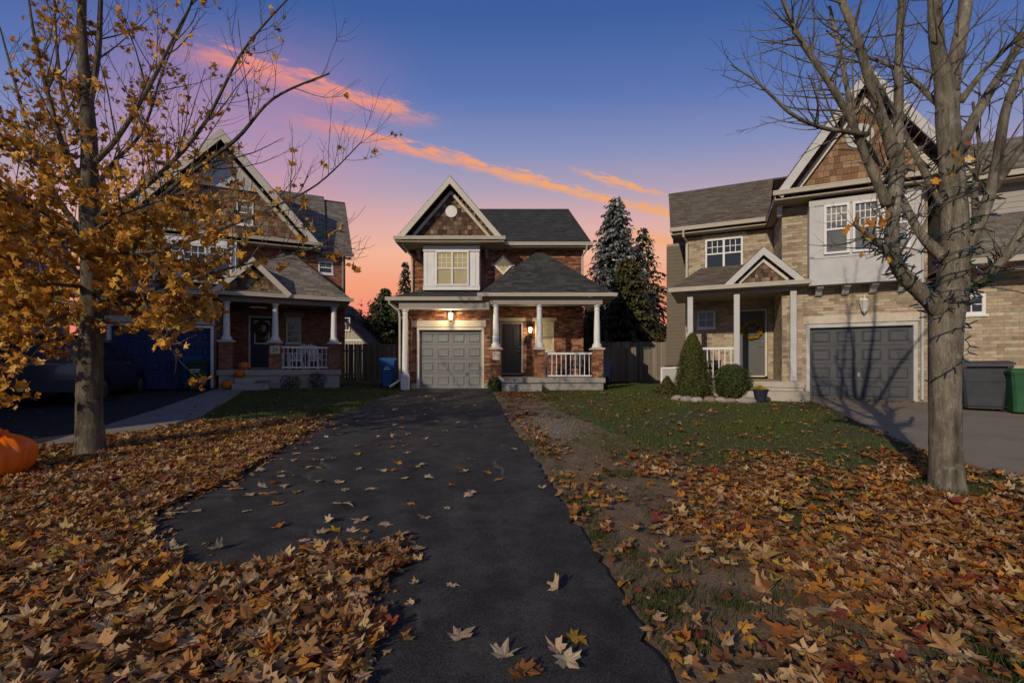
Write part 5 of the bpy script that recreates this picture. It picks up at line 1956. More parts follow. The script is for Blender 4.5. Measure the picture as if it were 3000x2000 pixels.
conifer('pine_tree', 'narrow dark pine peeking out at the upper left corner of the middle house', -11.7, 50.0, 12.6, 2.9, DKGRN, 9, 1.1, gap=.1)


def bush(name, label, cat, x, y, w, h, cols, seed, shape, n, leaf=.05, trunk=False, group=None, core=True, m=None):
    """shrub: stems inside, small leaf faces spread through an uneven shell"""
    rng = random.Random(seed)
    g = gz(x, y)
    t = thing(name, label, cat, (x, y, g), 0, group)
    s = MB()
    for k in range(6):
        a = rng.uniform(0, 6.28)
        s.tube([(0, 0, g - .02), (math.cos(a) * w * .1, math.sin(a) * w * .1, g + h * .35), (math.cos(a) * w * .22, math.sin(a) * w * .22, g + h * .62)], [.02, .014, .006], 5, caps=False)
    s.build('stems', m_bark_l, t)
    V, F, C = [], [], []
    cc = np.array(cols)
    ph = [rng.uniform(0, 6.28) for _ in range(6)]
    for i in range(n):
        f = rng.random()
        a = rng.uniform(0, 6.283)
        lump = 1 + .08 * math.sin(5 * a + 9 * f + ph[0]) + .07 * math.sin(9 * a - 13 * f + ph[1]) + .06 * math.sin(17 * a + 21 * f + ph[2]) + (rng.uniform(.03, .16) if rng.random() < .035 else 0)
        R = w / 2 * shape(f) * lump
        r = R * (1 - abs(rng.gauss(0, .10 if core else .3)))
        p = Vector((math.cos(a) * r, math.sin(a) * r, h * f * (1 + rng.uniform(-.02, .02))))
        nn = Vector((math.cos(a), math.sin(a), .55 + rng.uniform(-.5, .7))).normalized()
        u = nn.orthogonal().normalized()
        q = Matrix.Rotation(rng.uniform(0, 6.28), 3, nn) @ u
        nn2 = (nn + Vector((rng.gauss(0, .5), rng.gauss(0, .5), rng.gauss(0, .5)))).normalized()
        v2 = nn2.cross(q)
        L = leaf * rng.uniform(.6, 1.3)
        k = len(V)
        V += [tuple(p - v2 * L * .25), tuple(p + q * L + nn * L * .3), tuple(p + v2 * L * .25)]
        F.append((k, k + 1, k + 2))
        C.append(cc[rng.randrange(len(cc))] * rng.uniform(.75, 1.25))
    np_mesh('foliage', V, F, np.array(C), m or m_needle, t, 'stuff')
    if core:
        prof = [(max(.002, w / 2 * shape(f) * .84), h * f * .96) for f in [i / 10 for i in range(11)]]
        MB().lathe(prof, (0, 0, g + .03), 18).build('dark_core', mat('shrub_dark_core', (.012, .016, .008), .95, .3, 12, .5, 30), t)  # added core, coloured dark like inner shade, stops views through the leaves
    return t


ALB = [(.075, .10, .022), (.095, .12, .028), (.055, .075, .018), (.12, .135, .038), (.10, .075, .03)]
BOX = [(.055, .08, .022), (.075, .10, .028), (.04, .058, .018), (.10, .115, .04)]
cx_, cy_ = gnd(2028, 1160)
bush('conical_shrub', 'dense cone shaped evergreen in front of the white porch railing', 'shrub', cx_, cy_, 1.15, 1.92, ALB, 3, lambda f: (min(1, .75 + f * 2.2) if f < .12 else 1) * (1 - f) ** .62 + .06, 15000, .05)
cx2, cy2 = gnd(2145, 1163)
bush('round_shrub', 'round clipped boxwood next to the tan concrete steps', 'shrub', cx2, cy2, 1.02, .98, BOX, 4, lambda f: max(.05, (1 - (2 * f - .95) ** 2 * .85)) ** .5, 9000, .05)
xx, yy = gnd(1955, 1150)
bush('low_shrub', 'loose yellowing ground shrub left of the cone evergreen', 'shrub', xx, yy, 1.0, .5, [(.06, .075, .02), (.09, .085, .025), (.12, .09, .02), (.04, .055, .016)], 5, lambda f: max(.1, 1 - f), 1800, .09, core=False)
xx, yy = gnd(1452, 1152)
bush('leafy_plant', 'small leafy green plant at the corner of garage and porch', 'plant', -.62, 16.05, .46, .44, [(.05, .085, .025), (.065, .10, .03), (.035, .06, .02)], 6, lambda f: max(.15, 1 - .7 * abs(f - .4)), 420, .13, core=False)
for i, (px, py, w, h, lab) in enumerate([(850, 1130, .8, .45, 'reddish leafless bush under the left porch railing'), (925, 1128, .7, .55, 'dry brown bush at the right end of left porch'), (775, 1150, .5, .3, 'pale dried mum plant by the steps of left porch')]):
    xx, yy = gnd(px, py + 12)
    pr = Vector((-9.0, 17.3, 0)) + Matrix.Rotation(LR, 3, 'Z') @ Vector(((px - 806) / 77.0 * .95, -.75, 0))
    bush('garden_bush', lab, 'bush', pr.x, pr.y, w, h, [(.10, .05, .035), (.07, .045, .03), (.13, .09, .06), (.05, .06, .03)] if i < 2 else [(.25, .24, .2), (.18, .16, .12)], 60 + i, lambda f: max(.2, 1 - .6 * abs(f - .5)), 500, .08, core=False)
# hedge-like growth and thin trees behind the fence
bush('garden_bush', 'yellow green bush behind the left wooden fence', 'bush', -6.6, 26.0, 1.6, 2.3, [(.16, .15, .03), (.09, .10, .03), (.20, .16, .035), (.06, .075, .025)], 71, lambda f: max(.2, 1 - .5 * f), 2600, .16, core=False)
bush('garden_bush', 'bright green bush seen through the gap behind the porch', 'bush', 3.55, 22.6, .9, 3.0, [(.07, .09, .02), (.10, .11, .028), (.05, .065, .02)], 72, lambda f: max(.25, 1 - .55 * f), 2600, .12, core=False)


def thin_tree(name, label, x, y, h, seed, cols, nleaf, lsize):
    rng = random.Random(seed)
    g = gz(x, y)
    t = thing(name, label, 'tree', (x, y, g))
    P = [Vector((0, 0, g - .05)), Vector((.05, 0, g + h * .25)), Vector((-.05, .05, g + h * .5)), Vector((.05, 0, g + h * .8))]
    pts, rad = smooth_path(P, [.12, .09, .06, .015], 6)
    MB().tube(pts, rad, 8).build('trunk', m_bark_l, t)
    mb = MB()
    nodes = []
    for k in range(16):
        i = rng.randrange(5, len(pts) - 1)
        a = rng.uniform(0, 6.28)
        q, qr = wander(rng, pts[i], (math.cos(a), math.sin(a), .7), h * rng.uniform(.22, .42), rad[i] * .5, .006, 6, .2, .15)
        mb.tube(q, qr, 5, caps=False)
        side_shoots(rng, q, qr, mb, nodes, 3, .4, 1.2, 0, up=.2)
    mb.build('branches', m_bark_l, t)
    V, F, C = [], [], []
    cc = np.array(cols)
    for i in range(nleaf):
        p = rng.choice(nodes)[0] + Vector((rng.gauss(0, .12), rng.gauss(0, .12), rng.gauss(0, .12)))
        a, b = Vector((rng.gauss(0, 1), rng.gauss(0, 1), rng.gauss(0, 1))).normalized(), Vector((rng.gauss(0, 1), rng.gauss(0, 1), rng.gauss(0, 1))).normalized()
        s = lsize * rng.uniform(.6, 1.3)
        k = len(V)
        V += [tuple(p), tuple(p + a * s), tuple(p + (a + b).normalized() * s * .8)]
        V[-3:] = [(q_[0], q_[1], q_[2] - g) for q_ in V[-3:]]
        F.append((k, k + 1, k + 2))
        C.append(cc[rng.randrange(len(cc))] * rng.uniform(.8, 1.2))
    np_mesh('crown', V, F, np.array(C), m_needle, t)


thin_tree('garden_tree', 'sparse dark tree rising over the distant beige house', -13.4, 40.0, 6.6, 91, [(.04, .035, .025), (.06, .045, .03), (.03, .03, .02)], 1500, .26)
thin_tree('garden_tree', 'dark leafy tree low between the left house and the pine', -12.2, 44.0, 5.6, 92, [(.03, .03, .022), (.045, .04, .028)], 1700, .28)
# ================================================================ wooden fences


def fence(label, x0, x1, y, h, pal, seed, zt=0.0, bw=.14, name='wooden_fence', behind=True):
    rng = random.Random(seed)
    g = gz((x0 + x1) / 2, y)
    t = thing(name, label, 'fence', ((x0 + x1) / 2, y, g))
    ox = (x0 + x1) / 2
    ms = []
    for i in range(8):
        b = MB()
        w = bw - .012
        b.grid([(-w / 2, -.012, 0), (w / 2, -.012, 0), (w / 2, .012, 0), (-w / 2, .012, 0), (-w / 2, -.012, h - .03), (w / 2, -.012, h - .03), (w / 2, .012, h - .03), (-w / 2, .012, h - .03),
                (-w / 2 + .03, -.012, h), (w / 2 - .03, -.012, h), (w / 2 - .03, .012, h), (-w / 2 + .03, .012, h)],
               [(0, 1, 5, 4), (1, 2, 6, 5), (2, 3, 7, 6), (3, 0, 4, 7), (4, 5, 9, 8), (5, 6, 10, 9), (6, 7, 11, 10), (7, 4, 8, 11), (8, 9, 10, 11)], jit(rng, pal[i % len(pal)], .2, .06))
        me = b.mesh('board')
        me.materials.append(m_wood)
        ms.append(me)
    x = x0
    while x < x1:
        piece('board', ms[rng.randrange(8)], t, (x - ox + bw / 2, -.035 + rng.uniform(-.006, .006), g + .04), (1, 1, 1 + rng.uniform(-.012, .012)), (0, RAD(rng.uniform(-.5, .5)), 0))
        x += bw
    for z in (.35, h - .35):
        MB().box(x0 - ox, x1 - ox, -.02, .02, g + z, g + z + .09, pal[0]).build('rail', m_wood, t)
    n = max(2, int((x1 - x0) / 2.2) + 1)
    for i in range(n):
        xx = x0 - ox + (x1 - x0) * i / (n - 1)
        MB().box(xx - .045, xx + .045, .022, .11, g - .05, g + h + .06, pal[0]).build('post', m_wood, t)
    return t


GREYWOOD = [(.19, .16, .13), (.23, .195, .16), (.155, .13, .108), (.26, .225, .185)]
PALEWOOD = [(.24, .205, .165), (.28, .24, .195), (.20, .17, .14), (.31, .27, .22)]
fence('grey wooden board fence between the left house and the middle house', -9.6, -4.25, 22.8, 1.9, GREYWOOD, 1)
fence('dark wooden board fence right of the middle house porch', 3.2, 6.3, 23.6, 1.75, GREYWOOD, 2)
fence('taller pale wooden fence beside the tan brick house', 4.6, 10.2, 25.4, 2.15, PALEWOOD, 3)

# ================================================================ wheeled bins


def cart(label, x, y, rz, body, lid, h=1.05, w=.58, d=.62, marks=(), name='wheeled_bin', lidopen=0.0):
    g = gz(x, y)
    t = thing(name, label, 'bin', (x, y, g), rz, 'wheeled bins')
    mb_ = mat('bin_%d_%d_%d' % tuple(int(c * 1000) for c in body), body, .55, .12, 5, .1, 60, stain=.25, sscale=3)
    ml_ = mat('bin_%d_%d_%d' % tuple(int(c * 1000) for c in lid), lid, .5, .12, 5, .1, 60, stain=.2, sscale=3)
    b = MB()
    lv = [(.72, .70, .06), (.76, .74, .30), (.84, .84, .62), (.86, .86, .64), (.95, .95, .93), (1.0, 1.0, .94), (1.0, 1.0, .985)]
    rings = []
    for sx, sy, f in lv:
        a, c, ch = w / 2 * sx, d / 2 * sy, .045
        rings.append([(px, py, g + h * f) for px, py in ((-a + ch, -c), (a - ch, -c), (a, -c + ch), (a, c - ch), (a - ch, c), (-a + ch, c), (-a, c - ch), (-a, -c + ch))])
    vs = [p for r in rings for p in r]
    fs = [(i * 8 + k, i * 8 + (k + 1) % 8, (i + 1) * 8 + (k + 1) % 8, (i + 1) * 8 + k) for i in range(len(rings) - 1) for k in range(8)] + [tuple(range(8))[::-1], tuple(range(8 * (len(rings) - 1), 8 * len(rings)))]
    b.grid(vs, fs)
    b.box(-w * .3, w * .3, -d * .36, -d * .33, g + h * .1, g + h * .2)
    b.build('bin_body', mb_, t)
    l_ = MB()
    z0 = g + h * .99
    a, c = w / 2 + .015, d / 2 + .02
    l_.grid([(-a, -c, z0), (a, -c, z0), (a, c, z0), (-a, c, z0), (-a, -c, z0 + .035), (a, -c, z0 + .035), (a, c, z0 + .05), (-a, c, z0 + .05), (-a * .8, -c * .75, z0 + .085), (a * .8, -c * .75, z0 + .085), (a * .8, c * .8, z0 + .10), (-a * .8, c * .8, z0 + .10)],
            [(3, 2, 1, 0), (0, 1, 5, 4), (1, 2, 6, 5), (2, 3, 7, 6), (3, 0, 4, 7), (4, 5, 9, 8), (5, 6, 10, 9), (6, 7, 11, 10), (7, 4, 8, 11), (8, 9, 10, 11)])
    l_.build('lid', ml_, t)
    hd = MB().tube([(-w * .36, d / 2, g + h * .93), (-w * .36, d / 2 + .07, g + h * .97), (w * .36, d / 2 + .07, g + h * .97), (w * .36, d / 2, g + h * .93)], .016, 8)
    hd.build('handle', mb_, t)
    ax = MB().tube([(-w / 2 - .02, d * .36, g + .12), (w / 2 + .02, d * .36, g + .12)], .012, 8)
    ax.build('axle', m_dark, t)
    for s in (-1, 1):
        wh = MB().tube([(s * (w / 2 - .035), d * .36, g + .12), (s * (w / 2 + .03), d * .36, g + .12)], .12, 20)
        wo_ = wh.build('wheel', m_black, t)
        MB().tube([(s * (w / 2 + .028), d * .36, g + .12), (s * (w / 2 + .036), d * .36, g + .12)], .06, 14).build('hub', m_dark, wo_)
    for (mx0, mx1, mz0, mz1) in marks:
        f = (mz0 + mz1) / 2
        yy = -d / 2 * (.72 + .28 * min(1, f)) - .012
        MB().box(mx0 * w, mx1 * w, yy - .004, yy + .03, g + h * mz0, g + h * mz1).build('print', m_print, t)
    return t


BLUEB, GREENB, BLACKB = (.015, .085, .26), (.025, .10, .045), (.045, .05, .06)
cart('blue wheeled bin with white print against the left corner of the middle house', -4.72, 17.4, RAD(8), BLUEB, (.02, .10, .28), 1.06, .60, .64, [(-.22, .18, .66, .695), (-.14, .12, .73, .76)])
cart('black wheeled bin turned with its wheels to the front at the right edge', 11.28, 10.95, RAD(148), BLACKB, (.05, .055, .065), 1.1, .92, .8)
cart('green wheeled bin with white recycling mark cut off by the right edge', 11.62, 10.35, RAD(-26), GREENB, (.03, .12, .05), .95, .62, .62, [(-.12, .20, .70, .72), (-.02, .12, .75, .80), (-.10, .16, .62, .635)])
lp = Vector((-9.0, 17.3, 0)) + Matrix.Rotation(LR, 3, 'Z') @ Vector((-2.35, -.75, 0))
cart('dark green wheeled bin with white print next to the left brick pillar', lp.x, lp.y, LR, (.012, .045, .032), (.015, .05, .035), 1.0, .56, .6, [(-.25, .25, .72, .76), (-.2, .2, .65, .68)])
lp = Vector((-9.0, 17.3, 0)) + Matrix.Rotation(LR, 3, 'Z') @ Vector((-2.5, -.05, 0))
cart('blue wheeled bin standing behind the dark green one by the navy garage', lp.x - .05, lp.y - .12, LR, BLUEB, (.015, .08, .22), 1.12, .60, .5, [(-.2, .2, .88, .92)])
cart('blue bin half hidden behind the right porch pillar of the middle house', 4.12, 20.2, RAD(5), (.008, .016, .045), (.008, .016, .045), 1.0, .55, .6)

# ================================================================ fallen leaves
P_LEFT = [(-10, .6), (-7.15, 6.2), (-6.75, 7.2), (-6.5, 8.5), (-6.2, 9.2), (-4.9, 9.3), (-3.85, 9.9), (-3.45, 6.9), (-3.15, 5.05), (-3.3, 4.15), (-2.8, 3.5), (-2.2, 3.03), (-1.79, 2.99), gnd(870, 1640), gnd(1000, 1612), gnd(1185, 1618), gnd(1205, 1652), gnd(1065, 1755), gnd(1135, 1850), gnd(1085, 1930), gnd(1080, 2000), (-.6, .8)]


def inside(x, y, P):
    c = np.zeros(len(x), bool)
    j = len(P) - 1
    for i in range(len(P)):
        xi, yi = P[i]
        xj, yj = P[j]
        hit = ((yi > y) != (yj > y)) & (x < (xj - xi) * (y - yi) / (yj - yi + 1e-12) + xi)
        c ^= hit
        j = i
    return c


gzv = np.vectorize(gz)


def vnoise(x, y, s, seed):
    r = np.random.default_rng(seed)
    a = r.uniform(0, 6.28, 8)
    k = r.uniform(.6, 1.6, (8, 2)) * s * r.choice([-1, 1], (8, 2))
    return sum(np.sin(k[i, 0] * x + k[i, 1] * y + a[i]) for i in range(8)) / 4.0


def drive_right(y):
    return np.interp(y, [p[1] for p in DRV_R], [p[0] for p in DRV_R])


def drive_left(y):
    return np.interp(y, [p[1] for p in DRV_L], [p[0] for p in DRV_L])


X_, Y_ = npr.uniform(-10, 0, 105000), npr.uniform(.8, 10.5, 105000)
keep = inside(X_, Y_, P_LEFT) & (np.abs(X_) / Y_ < 1.3) & (Y_ > 1.3)
bare = np.hypot(X_ + 6.35, (Y_ - 6.1) * 1.0) < .55          # worn grass round the trunk
keep &= ~(bare & (npr.random(len(X_)) < .75))
fade = np.clip((9.6 - Y_) / 2.5, .15, 1)
keep &= npr.random(len(X_)) < fade
lx, ly = X_[keep], Y_[keep]
X_, Y_ = npr.uniform(-1.2, 8.5, 120000), npr.uniform(1.3, 15.5, 120000)
off = X_ - drive_right(Y_)
cov = np.clip((off - .3 - .55 * np.clip((Y_ - 2.5) / 3, 0, 1)) / 1.0, .05, 1) * np.clip((7.0 - Y_) / 3.0, .022, 1)
cov = np.maximum(cov, np.where((off > .0) & (off < .45), .10 * np.clip((9 - Y_) / 4, .1, 1), 0))
cov = np.maximum(cov, .45 * np.exp(-((X_ + .05 - .3) / .45) ** 2 - ((Y_ - 14.2) / 1.3) ** 2))      # drift by the porch step
cov = np.maximum(cov, .22 * np.exp(-((off - .35) / .22) ** 2) * np.clip((13 - Y_) / 4, 0, 1))
cov *= np.clip(.75 + .55 * vnoise(X_, Y_, 2.2, 4), .12, 1.35)
right_edge = np.interp(Y_, [1, 3.5, 5.2, 6.95, 9.4, 12, 13.8], [5.3, 5.55, 5.84, 6.14, 7.1, 8.15, 8.75])
keep = (off > .0) & (X_ < right_edge + .15 * vnoise(X_, Y_, 5, 9)) & (np.abs(X_) / Y_ < 1.3) & (npr.random(len(X_)) < cov * .92)
keep &= ~((np.hypot(X_ - 4.72, Y_ - 4.93) < .36))
rx, ry = X_[keep], Y_[keep]
# a few blown against the walls and over the left lawn and drive
X_, Y_ = npr.uniform(-12, -3.2, 900), npr.uniform(5, 17, 900)
keep = (X_ < drive_left(Y_) - .1) & (npr.random(900) < .33)
ex, ey = X_[keep], Y_[keep]
# strays round the rim of the heap
seg = P_LEFT[6:21]
sx_, sy_ = [], []
for (a, b), (c, d) in zip(seg, seg[1:]):
    m_n = int(42 * math.hypot(c - a, d - b)) + 2
    tt = npr.random(m_n)
    sx_.append(a + (c - a) * tt + npr.normal(0, .11, m_n))
    sy_.append(b + (d - b) * tt + npr.normal(0, .11, m_n))
ex, ey = np.concatenate([ex] + sx_), np.concatenate([ey] + sy_)
fx, fy = npr.uniform(8.0, 13, 160), 0
fy = 13.45 - (fx - 8.93) * .45 + npr.uniform(-.5, .05, 160)
bx = np.concatenate([lx, rx, ex, fx])
by = np.concatenate([ly, ry, ey, fy])
n = len(bx)
isl = np.concatenate([np.ones(len(lx), bool), np.zeros(len(rx), bool), np.ones(len(ex), bool), np.zeros(len(fx), bool)])
deep = np.concatenate([np.full(len(lx), .055), np.clip((6.5 - ry) / 3, .12, 1) * .045, np.full(len(ex), .004), np.full(len(fx), .01)])
print('litter leaves', n)
lay = npr.random(n)
pos = np.column_stack([bx, by, gzv(bx, by) + np.where(deep == .004, .030, .016) + lay * deep])
size = np.clip(npr.normal(.082, .032, n), .03, .155)
size[len(lx) + len(rx):] *= .8
yaw = npr.uniform(0, 6.283, n)
tilt = np.abs(npr.normal(0, .23, n)) * np.where(deep > .01, 1, .4)
tdir = npr.uniform(0, 6.283, n)
Rm = rot_mats(yaw, tilt, tdir)
var = npr.integers(0, len(LEAVES), n)
cl_ = pick_cols(n, [(.50, TAN_L), (.29, BROWN_L), (.16, ORANGE_L), (.025, YELLOW_L), (.025, RED_L)])
cr_ = pick_cols(n, [(.34, TAN_L), (.34, BROWN_L), (.23, ORANGE_L), (.035, YELLOW_L), (.055, RED_L)])
cols = np.where(isl[:, None], cl_, cr_)

# leaves lying singly on the black driveway: (x, y in the photograph, kind, size)
DL = '''1196,1279,t 1145,1291,u 1245,1289,t 1047,1311,o 1145,1317,y 1185,1311,t 1278,1310,b 1049,1335,y 1191,1331,t 1166,1363,y 1217,1374,T 1051,1380,t 1121,1384,t 1345,1378,b 1187,1408,t 1255,1405,t 1461,1412,o
1086,1438,t 1323,1429,b 1380,1449,t 1203,1483,o 1313,1494,t 1243,1525,t 1012,1487,T 1056,1532,T 1129,1546,t 1030,1566,t 1178,1579,T 1026,1600,o 1229,1616,t 1327,1724,t 1635,1731,u 1351,1876,T 1479,1929,T 1627,1913,t 1694,1880,Y 1664,1957,T
1542,1985,b 1518,1990,b 1560,1978,b
996,1277,t 870,1333,T 926,1320,t 860,1356,t 884,1370,y 935,1354,T 977,1348,t 933,1381,o 767,1385,T 825,1401,t 865,1401,y 931,1419,t 994,1420,t 804,1420,r 832,1433,t 767,1434,t 685,1422,t 685,1438,o 730,1457,t 772,1451,o 800,1456,o 868,1448,y
811,1483,o 580,1504,t 725,1504,t 996,1487,T 505,1513,t 500,1527,y 421,1546,t 421,1560,y 816,1551,o 966,1537,u 1052,1536,t 977,1567,y 945,1567,t 893,1590,t 928,1600,t 896,1625,r 641,1621,U 500,1609,t 519,1630,t
1258,1146,t 1149,1163,t 1128,1172,t 1249,1163,t 1276,1166,T 1337,1164,t 1187,1178,t 1224,1177,t 1262,1189,t 1296,1184,t 1402,1180,o 1158,1204,T 1212,1210,t 1333,1195,t 1369,1207,t 1160,1250,T 1278,1238,t 1343,1241,t 1305,1267,t
1120,1222,t 1075,1215,t 1050,1238,t 1012,1250,t 1088,1258,t 985,1262,y 955,1285,t 1035,1280,t 905,1300,t 1105,1265,t'''
PALE_L = [(.50, .375, .235), (.56, .44, .29), (.45, .325, .195), (.53, .40, .25)]
PAL = {'t': ('tan', PALE_L), 'T': ('tan', PALE_L), 'u': ('tan', PALE_L), 'U': ('tan', PALE_L), 'o': ('orange', ORANGE_L), 'y': ('yellow', YELLOW_L), 'Y': ('yellow', YELLOW_L), 'r': ('red', RED_L), 'b': ('brown', BROWN_L)}
UNIQ = {(1664, 1957): 'largest pale maple leaf lying flat at the bottom edge of the driveway', (1694, 1880): 'bright yellow maple leaf near the bottom edge of the driveway',
        (1479, 1929): 'pale maple leaf with long stalk left of the largest leaf at the bottom', (1351, 1876): 'tan maple leaf with tipped up lobes above the bottom of the driveway',
        (1627, 1913): 'small tan leaf touching the largest maple leaf at the bottom', (1635, 1731): 'upright tan leaf alone on the lower right of the driveway',
        (1327, 1724): 'small tan leaf alone in the middle of the lower driveway', (641, 1621): 'big curled tan leaf casting a long shadow on the left driveway tip',
        (1461, 1412): 'single orange leaf near the right edge of the driveway', (1178, 1579): 'broad tan leaf just above the leaf heap on the driveway', (804, 1420): 'red leaf among tan ones near the left edge of the driveway'}
rngD = random.Random(77)
for _ in range(55):                       # small ones strewn over the upper and middle drive
    yy_ = rngD.uniform(4.6, 15.5)
    xx_ = float(drive_left(yy_)) + (float(drive_right(yy_)) - float(drive_left(yy_))) * min(.97, rngD.random() ** 1.35 + .02)
    DL += ' %d,%d,%s' % (1500 + FOC * xx_ / yy_, HOR + FOC * (EYE - gz(0, yy_)) / yy_, rngD.choice('tttttbo'))
nd = 0
for tok in DL.split():
    a, b_, k = tok.split(',')
    px, py = int(a), int(b_)
    x, y = gnd(px, py)
    nm, pal = PAL[k]
    s = {'T': .15, 'U': .125, 'Y': .14}.get(k, rngD.uniform(.09, .135))
    if py > 1860 and k == 'T':
        s = .145
    v = rngD.choice(FLATS + [2, 4]) if k not in 'uU' else rngD.choice([5, 8, 11])
    o = bpy.data.objects.new('maple_leaf', single_leaf('drive ' + nm, pal, v, nd))
    COL.objects.link(o)
    o.scale = (s, s, s)
    up = k in 'uU'
    tl_ = RAD(rngD.uniform(45, 70)) if up else RAD(abs(rngD.gauss(0, 9)))
    M4 = Matrix.Rotation(rngD.uniform(0, 6.28), 4, 'Z') @ Matrix.Rotation(tl_, 4, 'X') @ Matrix.Rotation(rngD.uniform(0, 6.28), 4, 'Z')
    V, F = LEAVES[v]
    low = min((M4.to_3x3() @ Vector(p)).z for p in V) * s
    o.matrix_world = Matrix.Translation((x, y, gz(x, y) + .022 - low)) @ M4 @ Matrix.Scale(s, 4)
    part = 'upper' if py < 1270 else ('middle' if py < 1480 else 'lower')
    if (px, py) in UNIQ:
        tag(o, UNIQ[(px, py)], 'leaf')
    else:
        wl_ = (x - float(drive_left(y))) / (float(drive_right(y)) - float(drive_left(y)))
        lane = ['near the left edge', 'left of centre', 'about the centre', 'right of centre', 'near the right edge'][min(4, max(0, int(wl_ * 5)))]
        row_ = ['by the garage', 'on the upper part', 'on the upper middle', 'on the middle', 'on the lower middle', 'on the lower part', 'at the bottom'][sum(py > q for q in (1185, 1250, 1330, 1420, 1520, 1700))]
        tag(o, '%s %s maple leaf alone on the driveway, %s, %s' % ({'T': 'large', 'u': 'upright', 'U': 'upright'}.get(k, 'small'), nm, lane, row_), 'leaf', 'single leaves on the driveway')
    nd += 1
# the litter leaves that show largest are things of their own, the rest one mass
vis = (np.abs(pos[:, 0]) / pos[:, 1] < 1.12) & (pos[:, 1] > 2.03) & (lay > .8)
key = np.where(vis, size / pos[:, 1], 0)
order = np.argsort(-key)
ntop = 300 - nd
names = ['tan', 'brown', 'orange', 'yellow', 'red']
pals = [TAN_L, BROWN_L, ORANGE_L, YELLOW_L, RED_L]
for i in order[:ntop]:
    c = cols[i]
    best = min(range(5), key=lambda q: min(float(np.abs(np.array(t) - c).sum()) for t in pals[q]))
    o = bpy.data.objects.new('maple_leaf', single_leaf(names[best], pals[best], int(var[i]), int(i)))
    COL.objects.link(o)
    pz = pos[i].copy()
    pz[2] += .006
    o.matrix_world = Matrix.Translation(tuple(pz)) @ Matrix([list(r) for r in Rm[i]]).to_4x4() @ Matrix.Scale(float(size[i]), 4)
    ppx, ppy = 1500 + FOC * pz[0] / pz[1], HOR + FOC * (EYE - pz[2]) / pz[1]
    tone = 'pale' if c.sum() > sum(sum(t) for t in pals[best]) / len(pals[best]) * 1.06 else ('dark' if c.sum() < sum(sum(t) for t in pals[best]) / len(pals[best]) * .9 else 'mid')
    big = 'broad' if size[i] > .135 else ('middling' if size[i] > .115 else 'small')
    colp = ['at the left edge', 'a tenth across', 'a fifth across', 'under three tenths across', 'two fifths across', 'half across', 'three fifths across', 'seven tenths across', 'four fifths across', 'nine tenths across'][min(9, max(0, int(ppx / 300)))]
    rowp = 'along the bottom' if ppy > 1900 else ('just above the bottom' if ppy > 1800 else ('low down' if ppy > 1650 else 'further up'))
    tag(o, '%s %s %s maple leaf on the litter %s, %s' % (big, tone, names[best], colp, rowp), 'leaf', 'leaves on top of the litter')
rest = order[ntop:]
lo_ = scatter('leaf_litter', pos[rest], size[rest], Rm[rest], var[rest], cols[rest], None, 'stuff')
tag(lo_, 'thick carpet of fallen brown and tan maple leaves', 'leaf litter')

# ================================================================ grass


def grass(name, label, x, y, hmin, hmax, wid, pal, seed, stuffname='grass'):
    r = np.random.default_rng(seed)
    n = len(x)
    a = r.uniform(0, 6.283, n)
    h = r.uniform(hmin, hmax, n)
    w = wid * r.uniform(.6, 1.3, n)
    lean = r.uniform(.1, .7, n) * h
    la = r.uniform(0, 6.283, n)
    z = gzv(x, y) - .025
    V = np.zeros((n, 3, 3))
    V[:, 0] = np.column_stack([x - np.cos(a) * w, y - np.sin(a) * w, z])
    V[:, 1] = np.column_stack([x + np.cos(a) * w, y + np.sin(a) * w, z])
    V[:, 2] = np.column_stack([x + np.cos(la) * lean, y + np.sin(la) * lean, z + h])
    F = np.arange(3 * n).reshape(-1, 3)
    P = np.array(pal)
    C = P[r.integers(0, len(P), n)] * r.uniform(.7, 1.25, (n, 1))
    o = np_mesh(name, V.reshape(-1, 3), F, C, m_grass, None, 'stuff')
    return tag(o, label, 'grass')


GR = [(.075, .115, .024), (.095, .14, .03), (.06, .09, .022), (.12, .13, .04), (.15, .13, .055)]
X_, Y_ = npr.uniform(-.5, 9.5, 320000), npr.uniform(2, 24, 320000)
off = X_ - drive_right(np.minimum(Y_, 16.9))
g_ok = np.clip((off - .7 + .5 * vnoise(X_, Y_, 2.0, 21)) / .8, 0, 1) * np.clip(.55 + .8 * vnoise(X_, Y_, 1.6, 22), .05, 1) * np.clip((Y_ - 2) / 5, .12, 1)
right_edge = np.interp(Y_, [1, 3.5, 5.2, 6.95, 9.4, 12, 13.8], [5.3, 5.55, 5.84, 6.14, 7.1, 8.15, 8.0])
keep = (npr.random(len(X_)) < g_ok * .9) & ((X_ < right_edge) | (Y_ > 14)) & (np.abs(X_) / Y_ < 1.25) & ~((Y_ > 16.2) & (X_ < 3.5)) & ~((Y_ > 12.6) & (X_ > 6.2))
grass('grass', 'short patchy green lawn between the driveway and the tan brick house', X_[keep], Y_[keep], .025, .07, .007, GR, 31)
X_, Y_ = npr.uniform(-10, -3.5, 70000), npr.uniform(8.2, 23, 70000)
wr = np.interp(Y_, [6.6, 8.4, 10.2, 13.6, 16.7], [-6.75, -6.5, -6.9, -8.35, -9.7])
keep = (X_ > wr + .05) & (X_ < drive_left(np.minimum(Y_, 16.9)) - .08) & (npr.random(len(X_)) < np.clip((Y_ - 8.2) / 1.5, .1, .9)) & ~((Y_ > 17) & (X_ < -6.6 + (Y_ - 17) * .2)) & ~((Y_ > 16.8) & (X_ > -4.2))
grass('grass', 'dark shaded lawn strip in front of the left porch', X_[keep], Y_[keep], .025, .065, .008, GR, 32)
